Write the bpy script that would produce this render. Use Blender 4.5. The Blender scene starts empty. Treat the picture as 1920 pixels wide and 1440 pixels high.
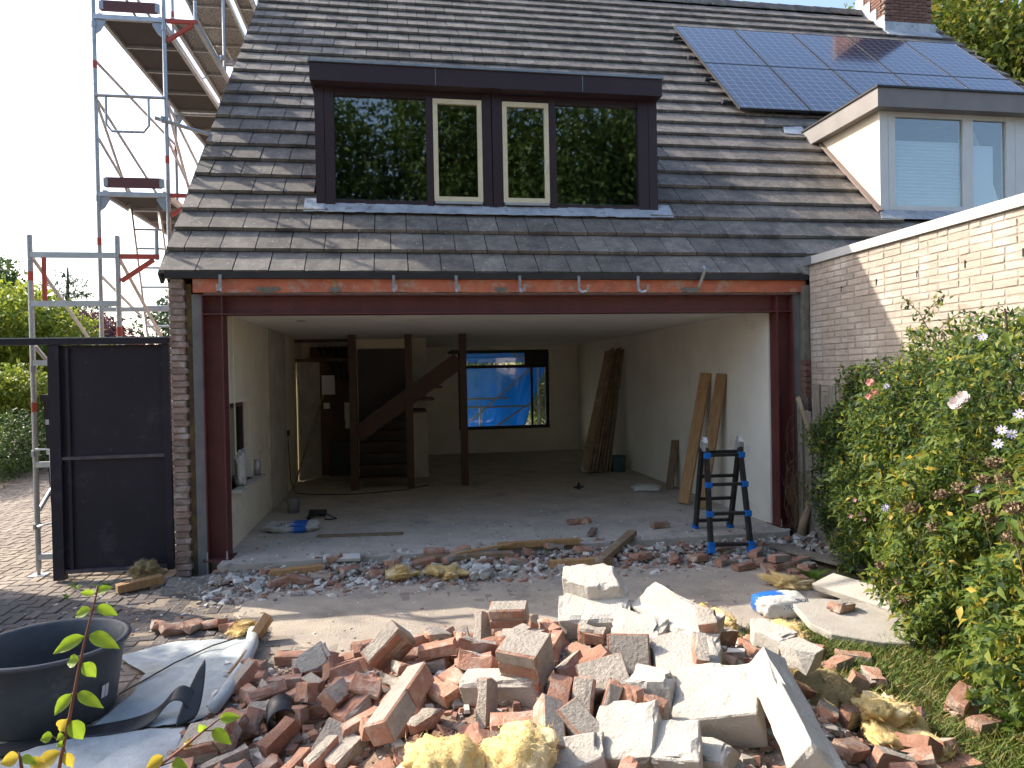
import bpy, bmesh, math, random
import numpy as np
from mathutils import Vector, Matrix, Euler

random.seed(7)
RNG = np.random.default_rng(11)
SC = bpy.context.scene
COL = SC.collection

# ------------------------------------------------------------------ camera
CAM_POS = (1.843, -7.0557, 1.7127)
YAW, PITCH, ROLL = 0.162026, -0.0112975, -0.0198459
_f = Vector((math.sin(YAW) * math.cos(PITCH), math.cos(YAW) * math.cos(PITCH), math.sin(PITCH)))
_r = Vector((math.cos(YAW), -math.sin(YAW), 0.0))
_u = _r.cross(_f)
_r2 = _r * math.cos(ROLL) + _u * math.sin(ROLL)
_u2 = -_r * math.sin(ROLL) + _u * math.cos(ROLL)
cam_data = bpy.data.cameras.new('camera')
cam_data.sensor_fit = 'HORIZONTAL'
cam_data.sensor_width = 36.0
cam_data.lens = 1305.1 / 1920 * 36.0
cam_data.clip_start = 0.05
cam_data.clip_end = 2000
cam = bpy.data.objects.new('camera', cam_data)
COL.objects.link(cam)
cam.matrix_world = Matrix(((_r2.x, _u2.x, -_f.x, CAM_POS[0]), (_r2.y, _u2.y, -_f.y, CAM_POS[1]),
                           (_r2.z, _u2.z, -_f.z, CAM_POS[2]), (0, 0, 0, 1)))
SC.camera = cam

# ------------------------------------------------------------------ world and sun
SUN_DIR = Vector((1.16, -0.669, -1.0)).normalized()      # the way the light travels
SUN_EL = math.asin(-SUN_DIR.z)
SUN_AZ = math.atan2(-SUN_DIR.x, -SUN_DIR.y)              # from +Y towards +X
world = bpy.data.worlds.new('World')
SC.world = world
world.use_nodes = True
wn = world.node_tree.nodes
wl = world.node_tree.links
bg = wn['Background']
sky = wn.new('ShaderNodeTexSky')
sky.sky_type = 'NISHITA'
sky.sun_disc = False
sky.sun_elevation = SUN_EL
sky.sun_rotation = SUN_AZ
sky.air_density = 1.0
sky.dust_density = 3.0
sky.ozone_density = 1.0
wl.new(sky.outputs[0], bg.inputs[0])
bg.inputs[1].default_value = 0.15
sun_data = bpy.data.lights.new('sun', 'SUN')
sun_data.energy = 3.0
sun_data.angle = math.radians(0.53)
sun_data.color = (1.0, 0.90, 0.76)
sun = bpy.data.objects.new('sun', sun_data)
COL.objects.link(sun)
sun.rotation_euler = SUN_DIR.to_track_quat('-Z', 'Y').to_euler()
sun.location = (-12, 8, 14)
SC.view_settings.view_transform = 'Standard'
SC.view_settings.look = 'None'
SC.view_settings.exposure = 1.45
SC.view_settings.gamma = 1.0
SC.view_settings.use_curve_mapping = False
SC.render.engine = 'CYCLES'
SC.cycles.use_denoising = True
SC.cycles.max_bounces = 8
SC.cycles.diffuse_bounces = 5
SC.cycles.transparent_max_bounces = 12
SC.cycles.sample_clamp_indirect = 6.0

# ------------------------------------------------------------------ materials
def mat(name, c1, c2=None, scale=6.0, rough=0.8, bump=0.0, bscale=60.0, metal=0.0, objrand=0.0, spots=None,
        lo=0.35, hi=0.65, stretch=None, spec=0.4, island=0.0, detail=6.0, stain=None):
    m = bpy.data.materials.new(name)
    m.use_nodes = True
    n, l = m.node_tree.nodes, m.node_tree.links
    b = n['Principled BSDF']
    b.inputs['Roughness'].default_value = rough
    b.inputs['Metallic'].default_value = metal
    b.inputs['Specular IOR Level'].default_value = spec
    geo = n.new('ShaderNodeNewGeometry')
    pos = geo.outputs['Position']
    if stretch:
        mp = n.new('ShaderNodeMapping')
        mp.inputs['Scale'].default_value = stretch
        l.new(pos, mp.inputs['Vector'])
        pos = mp.outputs[0]
    col = None
    if c2 is None:
        c2 = tuple(v * 0.8 for v in c1)
    ns = n.new('ShaderNodeTexNoise')
    ns.inputs['Scale'].default_value = scale
    ns.inputs['Detail'].default_value = detail
    ns.inputs['Roughness'].default_value = 0.62
    l.new(pos, ns.inputs['Vector'])
    rp = n.new('ShaderNodeMapRange')
    rp.inputs['From Min'].default_value = lo
    rp.inputs['From Max'].default_value = hi
    l.new(ns.outputs['Fac'], rp.inputs['Value'])
    mx = n.new('ShaderNodeMix')
    mx.data_type = 'RGBA'
    mx.inputs[6].default_value = (*c1, 1)
    mx.inputs[7].default_value = (*c2, 1)
    l.new(rp.outputs[0], mx.inputs[0])
    col = mx.outputs[2]
    for sp in ([spots] if spots else []) + ([stain] if stain else []):
        # (colour, scale, low threshold, high threshold)
        n2 = n.new('ShaderNodeTexNoise')
        n2.inputs['Scale'].default_value = sp[1]
        n2.inputs['Detail'].default_value = 5.0
        n2.inputs['Roughness'].default_value = 0.7
        l.new(geo.outputs['Position'], n2.inputs['Vector'])
        r2 = n.new('ShaderNodeMapRange')
        r2.inputs['From Min'].default_value = sp[2]
        r2.inputs['From Max'].default_value = sp[3]
        l.new(n2.outputs['Fac'], r2.inputs['Value'])
        m2 = n.new('ShaderNodeMix')
        m2.data_type = 'RGBA'
        l.new(col, m2.inputs[6])
        m2.inputs[7].default_value = (*sp[0], 1)
        l.new(r2.outputs[0], m2.inputs[0])
        col = m2.outputs[2]
    if objrand or island:
        hv = n.new('ShaderNodeHueSaturation')
        if island:
            src = geo.outputs['Random Per Island']
        else:
            oi = n.new('ShaderNodeObjectInfo')
            src = oi.outputs['Random']
        k = objrand or island
        mr = n.new('ShaderNodeMapRange')
        mr.inputs['To Min'].default_value = 1.0 - k
        mr.inputs['To Max'].default_value = 1.0 + k
        l.new(src, mr.inputs['Value'])
        l.new(mr.outputs[0], hv.inputs['Value'])
        l.new(col, hv.inputs['Color'])
        col = hv.outputs[0]
    l.new(col, b.inputs['Base Color'])
    if bump:
        nb = n.new('ShaderNodeTexNoise')
        nb.inputs['Scale'].default_value = bscale
        nb.inputs['Detail'].default_value = 6.0
        nb.inputs['Roughness'].default_value = 0.65
        l.new(pos, nb.inputs['Vector'])
        bp = n.new('ShaderNodeBump')
        bp.inputs['Strength'].default_value = bump
        bp.inputs['Distance'].default_value = 0.02
        l.new(nb.outputs['Fac'], bp.inputs['Height'])
        l.new(bp.outputs[0], b.inputs['Normal'])
    return m

def leaf_mat(name, ramp, trans=0.45, rough=0.5):
    m = bpy.data.materials.new(name)
    m.use_nodes = True
    n, l = m.node_tree.nodes, m.node_tree.links
    b = n['Principled BSDF']
    b.inputs['Roughness'].default_value = rough
    b.inputs['Specular IOR Level'].default_value = 0.35
    geo = n.new('ShaderNodeNewGeometry')
    cr = n.new('ShaderNodeValToRGB')
    el = cr.color_ramp.elements
    for i, (p, c) in enumerate(ramp):
        e = el[i] if i < 2 else el.new(p)
        e.position = p
        e.color = (*c, 1)
    l.new(geo.outputs['Random Per Island'], cr.inputs[0])
    l.new(cr.outputs[0], b.inputs['Base Color'])
    tr = n.new('ShaderNodeBsdfTranslucent')
    hs = n.new('ShaderNodeHueSaturation')
    hs.inputs['Hue'].default_value = 0.485
    hs.inputs['Value'].default_value = 1.5
    l.new(cr.outputs[0], hs.inputs['Color'])
    l.new(hs.outputs[0], tr.inputs['Color'])
    ms = n.new('ShaderNodeMixShader')
    ms.inputs[0].default_value = trans
    l.new(b.outputs[0], ms.inputs[1])
    l.new(tr.outputs[0], ms.inputs[2])
    l.new(ms.outputs[0], n['Material Output'].inputs['Surface'])
    return m

def glass_mat(name, tint=(0.9, 0.95, 0.95), mirror=0.0, refl=(1, 1, 1)):
    """window pane: clear sheet with Fresnel reflection (no refraction shift)"""
    m = bpy.data.materials.new(name)
    m.use_nodes = True
    n, l = m.node_tree.nodes, m.node_tree.links
    n.remove(n['Principled BSDF'])
    t = n.new('ShaderNodeBsdfTransparent')
    t.inputs[0].default_value = (*tint, 1)
    g = n.new('ShaderNodeBsdfGlossy')
    g.inputs['Roughness'].default_value = 0.02
    g.inputs['Color'].default_value = (*refl, 1)
    fr = n.new('ShaderNodeLayerWeight')          # Schlick curve that treats both sides of the sheet alike
    fr.inputs['Blend'].default_value = 0.5
    pw = n.new('ShaderNodeMath')
    pw.operation = 'POWER'
    pw.inputs[1].default_value = 4.0
    l.new(fr.outputs['Facing'], pw.inputs[0])
    ad = n.new('ShaderNodeMath')
    ad.operation = 'MULTIPLY_ADD'
    ad.use_clamp = True
    ad.inputs[1].default_value = 0.85
    ad.inputs[2].default_value = 0.07 + mirror
    l.new(pw.outputs[0], ad.inputs[0])
    ms = n.new('ShaderNodeMixShader')
    l.new(ad.outputs[0], ms.inputs[0])
    l.new(t.outputs[0], ms.inputs[1])
    l.new(g.outputs[0], ms.inputs[2])
    l.new(ms.outputs[0], n['Material Output'].inputs['Surface'])
    return m

M = {}
M['tile'] = mat('tile_concrete', (0.205, 0.180, 0.152), (0.110, 0.100, 0.092), scale=7, rough=0.72, spec=0.45, bump=0.5, bscale=90,
                objrand=0.24, spots=((0.40, 0.38, 0.33), 26, 0.60, 0.66), stain=((0.06, 0.056, 0.053), 2.2, 0.50, 0.72))
M['tile_far'] = mat('tile_concrete_far', (0.205, 0.180, 0.152), (0.110, 0.100, 0.092), scale=7, rough=0.72, spec=0.45, bump=0.5, bscale=90,
                    island=0.24, spots=((0.40, 0.38, 0.33), 26, 0.60, 0.66), stain=((0.06, 0.056, 0.053), 2.2, 0.50, 0.72))
M['black'] = mat('black_trim', (0.018, 0.018, 0.02), (0.03, 0.03, 0.032), rough=0.5)
M['deck_dark'] = mat('roof_underlay', (0.02, 0.02, 0.02), rough=0.9)
M['brown'] = mat('aubergine_paint', (0.030, 0.017, 0.022), (0.038, 0.022, 0.027), scale=3, rough=0.42)
M['cream'] = mat('cream_paint', (0.66, 0.60, 0.42), (0.58, 0.52, 0.36), scale=9, rough=0.5)
M['zinc'] = mat('zinc_trim', (0.22, 0.26, 0.29), (0.30, 0.33, 0.35), scale=8, rough=0.45, metal=0.6)
M['lead'] = mat('lead_flashing', (0.28, 0.31, 0.34), (0.44, 0.47, 0.50), scale=6, rough=0.55, metal=0.3, bump=0.5, bscale=18,
                spots=((0.16, 0.13, 0.11), 14, 0.60, 0.66))
M['steel'] = mat('red_oxide_steel', (0.125, 0.034, 0.031), (0.088, 0.026, 0.025), scale=5, rough=0.55, bump=0.1, bscale=30,
                 spots=((0.26, 0.17, 0.16), 17, 0.70, 0.76))
M['lintel'] = mat('orange_lintel', (0.56, 0.175, 0.09), (0.40, 0.125, 0.075), scale=6, rough=0.8, bump=0.4, bscale=40,
                  spots=((0.42, 0.31, 0.24), 5, 0.52, 0.66))
M['mortar'] = mat('old_mortar', (0.24, 0.22, 0.19), (0.14, 0.13, 0.11), scale=9, rough=0.95, bump=0.8, bscale=50)
M['plaster'] = mat('cream_plaster', (0.74, 0.69, 0.56), (0.67, 0.62, 0.50), scale=2.5, rough=0.85, bump=0.08, bscale=30,
                   stain=((0.36, 0.33, 0.28), 1.6, 0.60, 0.75))
M['plaster_dirty'] = mat('worn_plaster', (0.56, 0.53, 0.46), (0.40, 0.38, 0.33), scale=3.5, rough=0.9, bump=0.2, bscale=30)
M['wall_white'] = mat('white_plaster', (0.80, 0.77, 0.69), (0.71, 0.68, 0.60), scale=1.6, rough=0.85, bump=0.06, bscale=40, stain=((0.52, 0.49, 0.43), 2.1, .60, .78))
M['ceiling'] = mat('ceiling_paint', (0.80, 0.77, 0.70), (0.74, 0.71, 0.64), scale=2, rough=0.9)
M['screed'] = mat('cement_screed', (0.53, 0.475, 0.405), (0.40, 0.36, 0.31), scale=2.4, rough=0.9, bump=0.25, bscale=55,
                  spots=((0.55, 0.53, 0.49), 9, 0.56, 0.68), stain=((0.22, 0.20, 0.18), 1.1, 0.56, 0.75))
M['concrete'] = mat('grey_concrete', (0.23, 0.23, 0.225), (0.17, 0.17, 0.17), scale=5, rough=0.9, bump=0.3, bscale=60)
M['pier_brick'] = mat('washed_brick', (0.32, 0.235, 0.20), (0.25, 0.155, 0.125), scale=9, rough=0.92, bump=0.6, bscale=70, objrand=0.2,
                      spots=((0.44, 0.40, 0.37), 6, 0.50, 0.64))
M['pale_brick'] = mat('limewashed_brick', (0.46, 0.39, 0.325), (0.37, 0.31, 0.26), scale=10, rough=0.92, bump=0.5, bscale=70, objrand=0.10,
                      spots=((0.58, 0.53, 0.48), 2.5, 0.52, 0.66), stain=((0.30, 0.25, 0.2), 4, 0.64, 0.8))
M['pale_brick_far'] = mat('limewashed_brick_low', (0.50, 0.43, 0.36), (0.42, 0.355, 0.295), scale=10, rough=0.92, bump=0.5, bscale=70, island=0.10)
M['joint'] = mat('brick_joint', (0.37, 0.33, 0.28), (0.28, 0.25, 0.21), scale=20, rough=0.95, bump=0.5, bscale=80)
M['alu_coping'] = mat('coping_metal', (0.62, 0.62, 0.60), (0.56, 0.56, 0.55), scale=4, rough=0.4, metal=0.2)
M['alu'] = mat('aluminium_tube', (0.58, 0.60, 0.62), (0.46, 0.48, 0.50), scale=10, rough=0.38, metal=0.65)
M['galv'] = mat('galvanised_steel', (0.42, 0.44, 0.46), (0.32, 0.34, 0.36), scale=30, rough=0.42, metal=0.7)
M['scaf_red'] = mat('red_bracket', (0.48, 0.075, 0.045), (0.36, 0.07, 0.05), scale=10, rough=0.55)
M['toe'] = mat('toe_board', (0.14, 0.055, 0.052), (0.10, 0.045, 0.045), scale=6, rough=0.65, spots=((0.45, 0.33, 0.05), 3.2, 0.70, 0.74))
M['ply'] = mat('dark_plywood', (0.045, 0.040, 0.042), (0.06, 0.052, 0.05), scale=5, rough=0.65)
M['gate'] = mat('dark_violet_panel', (0.017, 0.015, 0.023), (0.024, 0.020, 0.030), scale=1.5, rough=0.5, spec=0.25, spots=((0.045, 0.042, 0.048), 3.0, .56, .72), stain=((0.07, 0.065, 0.06), 14, .66, .74))
M['wood'] = mat('pine_board', (0.42, 0.255, 0.12), (0.30, 0.17, 0.075), scale=5, rough=0.75, stretch=(6, 6, 1), bump=0.15, bscale=30, objrand=0.18)
M['wood_old'] = mat('dusty_timber', (0.26, 0.19, 0.12), (0.17, 0.12, 0.075), scale=7, rough=0.85, bump=0.3, bscale=40, objrand=0.2,
                    spots=((0.36, 0.33, 0.29), 6, 0.56, 0.7))
M['wood_grey'] = mat('weathered_fence', (0.26, 0.235, 0.19), (0.15, 0.135, 0.11), scale=5, rough=0.9, stretch=(9, 9, 1), bump=0.5, bscale=30)
M['stair'] = mat('brown_stain_wood', (0.085, 0.042, 0.026), (0.055, 0.028, 0.018), scale=5, rough=0.6, stretch=(1, 6, 6))
M['door_dark'] = mat('dark_panel', (0.085, 0.068, 0.062), (0.065, 0.052, 0.048), scale=3, rough=0.7)
M['glass'] = glass_mat('window_glass', mirror=0.02)
M['glass_dormer'] = glass_mat('dormer_glass', tint=(0.6, 0.63, 0.6), mirror=0.08)
M['glass_side'] = glass_mat('sun_blocking_side_glass', tint=(0.10, 0.12, 0.10), mirror=0.05)  # deep tint added to keep the sun patch off the room floor
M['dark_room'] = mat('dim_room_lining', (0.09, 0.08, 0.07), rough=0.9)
M['white_pvc'] = mat('white_frame', (0.70, 0.70, 0.67), (0.64, 0.64, 0.61), scale=4, rough=0.45)
M['grey_fascia'] = mat('grey_fascia', (0.20, 0.185, 0.18), (0.235, 0.22, 0.21), scale=3, rough=0.6)
M['cheek'] = mat('cream_cheek', (0.66, 0.565, 0.44), (0.61, 0.52, 0.40), scale=2, rough=0.7)
M['blind'] = mat('pleated_blind', (0.55, 0.60, 0.64), (0.50, 0.55, 0.60), scale=3, rough=0.8)
M['pv_frame'] = mat('panel_frame', (0.06, 0.06, 0.065), rough=0.4, metal=0.5)

# ------------------------------------------------------------------ mesh helpers
WORLD_AT = {}

def tag(o, label=None, cat=None, group=None, kind=None):
    if label: o['label'] = label
    if cat: o['category'] = cat
    if group: o['group'] = group
    if kind: o['kind'] = kind
    return o

def thing(name, loc, label, cat, group=None):
    o = bpy.data.objects.new(name, None)
    o.empty_display_size = 0.2
    COL.objects.link(o)
    o.location = loc
    WORLD_AT[o] = Vector(loc)
    return tag(o, label, cat, group)

def link(name, me, parent=None, at=None, rot=None, scale=None):
    """an object of its own for a mesh; its geometry is in world metres when at is None"""
    o = bpy.data.objects.new(name, me)
    COL.objects.link(o)
    base = WORLD_AT.get(parent, Vector((0, 0, 0))) if parent else Vector((0, 0, 0))
    if parent:
        o.parent = parent
    p = Vector(at) if at is not None else Vector((0, 0, 0))
    o.location = p - base
    WORLD_AT[o] = p
    if rot is not None:
        if isinstance(rot, Matrix):
            o.rotation_euler = rot.to_euler()
        else:
            o.rotation_euler = rot
    if scale is not None:
        o.scale = scale
    return o

class MB:
    def __init__(self):
        self.v = []
        self.f = []
        self.m = []
        self.k = 0

    def face(self, pts):
        i = len(self.v)
        self.v += [tuple(p) for p in pts]
        self.f.append(tuple(range(i, i + len(pts))))
        self.m.append(self.k)
        return self

    def hull8(self, c):
        """eight corners: bottom ring then top ring, both counter-clockwise from above"""
        i = len(self.v)
        self.v += [tuple(p) for p in c]
        for q in ((3, 2, 1, 0), (4, 5, 6, 7), (0, 1, 5, 4), (1, 2, 6, 5), (2, 3, 7, 6), (3, 0, 4, 7)):
            self.f.append(tuple(i + j for j in q))
            self.m.append(self.k)
        return self

    def box(self, lo, hi):
        x0, y0, z0 = lo
        x1, y1, z1 = hi
        return self.hull8([(x0, y0, z0), (x1, y0, z0), (x1, y1, z0), (x0, y1, z0), (x0, y0, z1), (x1, y0, z1), (x1, y1, z1), (x0, y1, z1)])

    def obox(self, c, size, mtx):
        hx, hy, hz = size[0] / 2, size[1] / 2, size[2] / 2
        c = Vector(c)
        return self.hull8([c + mtx @ Vector(p) for p in ((-hx, -hy, -hz), (hx, -hy, -hz), (hx, hy, -hz), (-hx, hy, -hz),
                                                         (-hx, -hy, hz), (hx, -hy, hz), (hx, hy, hz), (-hx, hy, hz))])

    def bar(self, p0, p1, w, h, up=(0, 0, 1)):
        """a rectangular bar from p0 to p1, w across, h along up"""
        p0, p1 = Vector(p0), Vector(p1)
        d = (p1 - p0)
        x = d.normalized()
        u = Vector(up)
        y = u.cross(x)
        if y.length < 1e-4:
            y = Vector((0, 1, 0)).cross(x)
            if y.length < 1e-4:
                y = Vector((1, 0, 0)).cross(x)
        y.normalize()
        z = x.cross(y)
        mt = Matrix((x, y, z)).transposed()
        return self.obox((p0 + p1) / 2, (d.length, w, h), mt)

    def tube(self, p0, p1, r, n=8, r1=None, caps=True):
        p0, p1 = Vector(p0), Vector(p1)
        x = (p1 - p0).normalized()
        a = x.orthogonal().normalized()
        b = x.cross(a)
        i = len(self.v)
        r1 = r if r1 is None else r1
        for p, rr in ((p0, r), (p1, r1)):
            for k in range(n):
                t = 2 * math.pi * k / n
                self.v.append(tuple(p + a * math.cos(t) * rr + b * math.sin(t) * rr))
        for k in range(n):
            self.f.append((i + k, i + (k + 1) % n, i + n + (k + 1) % n, i + n + k))
            self.m.append(self.k)
        if caps:
            self.f.append(tuple(i + k for k in reversed(range(n))))
            self.f.append(tuple(i + n + k for k in range(n)))
            self.m += [self.k, self.k]
        return self

    def path(self, pts, r, n=7, radii=None):
        pts = [Vector(p) for p in pts]
        i = len(self.v)
        prev = None
        for q, p in enumerate(pts):
            d = (pts[min(q + 1, len(pts) - 1)] - pts[max(q - 1, 0)]).normalized()
            if prev is None:
                a = d.orthogonal().normalized()
            else:
                a = (prev - d * prev.dot(d)).normalized()
            prev = a
            b = d.cross(a)
            rr = radii[q] if radii else r
            for k in range(n):
                t = 2 * math.pi * k / n
                self.v.append(tuple(p + a * math.cos(t) * rr + b * math.sin(t) * rr))
        for q in range(len(pts) - 1):
            for k in range(n):
                self.f.append((i + q * n + k, i + q * n + (k + 1) % n, i + (q + 1) * n + (k + 1) % n, i + (q + 1) * n + k))
                self.m.append(self.k)
        self.f.append(tuple(i + k for k in reversed(range(n))))
        j = i + (len(pts) - 1) * n
        self.f.append(tuple(j + k for k in range(n)))
        self.m += [self.k, self.k]
        return self

    def lathe(self, profile, c=(0, 0, 0), n=20, sx=1.0, sy=1.0):
        i = len(self.v)
        for r, z in profile:
            for k in range(n):
                t = 2 * math.pi * k / n
                self.v.append((c[0] + math.cos(t) * r * sx, c[1] + math.sin(t) * r * sy, c[2] + z))
        for q in range(len(profile) - 1):
            for k in range(n):
                self.f.append((i + q * n + k, i + q * n + (k + 1) % n, i + (q + 1) * n + (k + 1) % n, i + (q + 1) * n + k))
                self.m.append(self.k)
        return self

    def prism(self, outline, axis, a, b):
        """outline of 2-D points extruded along axis (0, 1 or 2) from a to b"""
        def p3(p, t):
            q = [p[0], p[1]]
            q.insert(axis, t)
            return tuple(q)
        i = len(self.v)
        n = len(outline)
        self.v += [p3(p, a) for p in outline] + [p3(p, b) for p in outline]
        for k in range(n):
            self.f.append((i + k, i + (k + 1) % n, i + n + (k + 1) % n, i + n + k))
            self.m.append(self.k)
        self.f.append(tuple(i + k for k in reversed(range(n))))
        self.f.append(tuple(i + n + k for k in range(n)))
        self.m += [self.k, self.k]
        return self

    def mesh(self, name, mats, smooth=False, fix=True, org=(0, 0, 0)):
        me = bpy.data.meshes.new(name)
        o = Vector(org)
        me.from_pydata([tuple(Vector(p) - o) for p in self.v] if o.length else self.v, [], self.f)
        for m in (mats if isinstance(mats, (list, tuple)) else [mats]):
            me.materials.append(m)
        me.polygons.foreach_set('material_index', self.m)
        if fix:
            bm = bmesh.new()
            bm.from_mesh(me)
            bmesh.ops.recalc_face_normals(bm, faces=bm.faces)
            bm.to_mesh(me)
            bm.free()
        if smooth:
            me.polygons.foreach_set('use_smooth', [True] * len(me.polygons))
        me.update()
        return me

    def build(self, name, mats, parent=None, smooth=False, org=None, fix=True):
        o = org if org is not None else (WORLD_AT[parent] if parent is not None else None)
        if o is None:
            return link(name, self.mesh(name, mats, smooth, fix), parent)
        return link(name, self.mesh(name, mats, smooth, fix, o), parent, at=o)

def quads_mesh(name, V, nper, mats, idx=None):
    """V: (n, nper, 3) array, one polygon each"""
    n = V.shape[0]
    me = bpy.data.meshes.new(name)
    me.vertices.add(n * nper)
    me.vertices.foreach_set('co', V.reshape(-1).astype(np.float32))
    me.loops.add(n * nper)
    me.loops.foreach_set('vertex_index', np.arange(n * nper, dtype=np.int32))
    me.polygons.add(n)
    me.polygons.foreach_set('loop_start', np.arange(0, n * nper, nper, dtype=np.int32))
    me.polygons.foreach_set('loop_total', np.full(n, nper, dtype=np.int32))
    for m in (mats if isinstance(mats, (list, tuple)) else [mats]):
        me.materials.append(m)
    if idx is not None:
        me.polygons.foreach_set('material_index', idx.astype(np.int32))
    me.update()
    me.validate()
    return me

def leaves_mesh(name, P, D, N, L, W, mats, idx=None, fold=0.25):
    """leaf blades: base P, direction D, normal N, length L, width W -> two folded quads sharing the midrib"""
    D = D / np.linalg.norm(D, axis=1, keepdims=True)
    S = np.cross(D, N)
    S /= np.maximum(np.linalg.norm(S, axis=1, keepdims=True), 1e-6)
    N = np.cross(S, D)
    L = L[:, None]
    W = W[:, None]
    a = P
    tip = P + D * L - N * L * 0.18
    mid = P + D * L * 0.45 + N * L * 0.05
    l1 = P + D * L * 0.42 + S * W * 0.5 + N * W * fold
    r1 = P + D * L * 0.42 - S * W * 0.5 + N * W * fold
    n = P.shape[0]
    V = np.stack([a, l1, tip, r1, mid], axis=1)
    me = bpy.data.meshes.new(name)
    me.vertices.add(n * 5)
    me.vertices.foreach_set('co', V.reshape(-1).astype(np.float32))
    base = (np.arange(n) * 5)[:, None]
    fc = (base + np.array([[0, 4, 1, 1, 4, 2, 2, 4, 3, 3, 4, 0]])).reshape(-1)
    nf = n * 4
    me.loops.add(nf * 3)
    me.loops.foreach_set('vertex_index', fc.astype(np.int32))
    me.polygons.add(nf)
    me.polygons.foreach_set('loop_start', np.arange(0, nf * 3, 3, dtype=np.int32))
    me.polygons.foreach_set('loop_total', np.full(nf, 3, dtype=np.int32))
    for m in (mats if isinstance(mats, (list, tuple)) else [mats]):
        me.materials.append(m)
    if idx is not None:
        me.polygons.foreach_set('material_index', np.repeat(idx, 4).astype(np.int32))
    me.update()
    return me

def unit(a):
    return a / np.maximum(np.linalg.norm(a, axis=-1, keepdims=True), 1e-9)

# ================================================================== the ground
def grid_mesh(name, x0, x1, y0, y1, nx, ny, zf, mats):
    xs = np.linspace(x0, x1, nx)
    ys = np.linspace(y0, y1, ny)
    X, Y = np.meshgrid(xs, ys)
    Z = zf(X, Y)
    V = np.stack([X, Y, Z], -1).reshape(-1, 3)
    I = np.arange(nx * ny).reshape(ny, nx)
    F = np.stack([I[:-1, :-1], I[:-1, 1:], I[1:, 1:], I[1:, :-1]], -1).reshape(-1, 4)
    me = bpy.data.meshes.new(name)
    me.from_pydata(V.tolist(), [], F.tolist())
    for m in (mats if isinstance(mats, (list, tuple)) else [mats]):
        me.materials.append(m)
    me.polygons.foreach_set('use_smooth', [True] * len(me.polygons))
    return me

M['soil'] = mat('dry_soil', (0.17, 0.125, 0.08), (0.10, 0.075, 0.05), scale=4, rough=0.95, bump=0.6, bscale=30)
M['bed'] = mat('paving_sand_bed', (0.30, 0.24, 0.175), (0.21, 0.175, 0.135), scale=6, rough=0.95, bump=0.5, bscale=60)
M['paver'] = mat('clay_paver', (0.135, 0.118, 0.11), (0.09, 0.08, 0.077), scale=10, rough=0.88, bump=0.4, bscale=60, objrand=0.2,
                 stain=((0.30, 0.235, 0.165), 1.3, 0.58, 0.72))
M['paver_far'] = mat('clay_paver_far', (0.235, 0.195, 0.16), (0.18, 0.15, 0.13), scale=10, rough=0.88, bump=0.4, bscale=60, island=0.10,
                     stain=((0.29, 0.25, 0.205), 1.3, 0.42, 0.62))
GZ = -0.12
gm = MB()
gm.face([(-300, -300, GZ - 0.06), (300, -300, GZ - 0.06), (300, 400, GZ - 0.06), (-300, 400, GZ - 0.06)])
tag(gm.build('ground', M['soil']), kind='structure')

# sand bed under the clay pavers, then the pavers in herringbone
bed = MB()
bed.box((-9.0, -6.5, GZ - 0.055), (-0.32, 16.0, GZ - 0.012))
bed.box((-0.32, -2.2, GZ - 0.055), (5.3, -0.42, GZ - 0.0035))
bed.box((-0.32, -6.5, GZ - 0.055), (3.85, -2.2, GZ - 0.0035))
paving = bed.build('paving', M['bed'])
tag(paving, kind='structure')

PL, PW = 0.203, 0.101
def herringbone(x0, x1, y0, y1):
    """centres and turns of 2:1 pavers in a 90 degree herringbone"""
    res = []
    s = PW
    n = int((x1 - x0) / s) + 2
    k = int((y1 - y0) / s) + 2
    for a in range(n):
        for b in range(k):
            t = (a - b) % 4
            if t == 0:      # lying paver covers cells a, a+1
                res.append((x0 + (a + 1) * s, y0 + (b + 0.5) * s, 0.0))
            elif t == 3:    # upright paver covers cells b, b+1
                res.append((x0 + (a + 0.5) * s, y0 + (b + 1) * s, math.pi / 2))
    return res

pv = MB()
hx, hy, hz = PL / 2 - 0.0035, PW / 2 - 0.0035, 0.03
b_ = 0.005
pv.hull8([(-hx, -hy, -hz), (hx, -hy, -hz), (hx, hy, -hz), (-hx, hy, -hz), (-hx, -hy, -b_), (hx, -hy, -b_), (hx, hy, -b_), (-hx, hy, -b_)])
pv.hull8([(-hx, -hy, -b_), (hx, -hy, -b_), (hx, hy, -b_), (-hx, hy, -b_),
          (-hx + b_, -hy + b_, 0), (hx - b_, -hy + b_, 0), (hx - b_, hy - b_, 0), (-hx + b_, hy - b_, 0)])
paver_me = pv.mesh('paver', M['paver'])
near, far = [], []
for (x, y, r) in herringbone(-8.8, 5.2, -6.0, 15.5):
    if x > -0.42 and y > -0.50:
        continue
    if x < -3.5 and y < -2.0:
        continue
    if y < -4.6 or (y < -2.25 and x > 3.8):
        continue
    d = math.hypot(x - CAM_POS[0], y - CAM_POS[1])
    if (-1.75 < x < 0.62 and -1.98 < y < -0.42) and not (x > -0.9 and y > -0.55):
        near.append((d, x, y, r))
    else:
        far.append((x, y, r))
near.sort()
for d, x, y, r in near[300:]:
    far.append((x, y, r))
for d, x, y, r in near[:300]:
    link('paver', paver_me, paving, at=(x + random.uniform(-.002, .002), y + random.uniform(-.002, .002), GZ + random.uniform(-.007, .005)),
         rot=(random.uniform(-.02, .02), random.uniform(-.014, .014), r + random.uniform(-.02, .02)))
V = []
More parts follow.
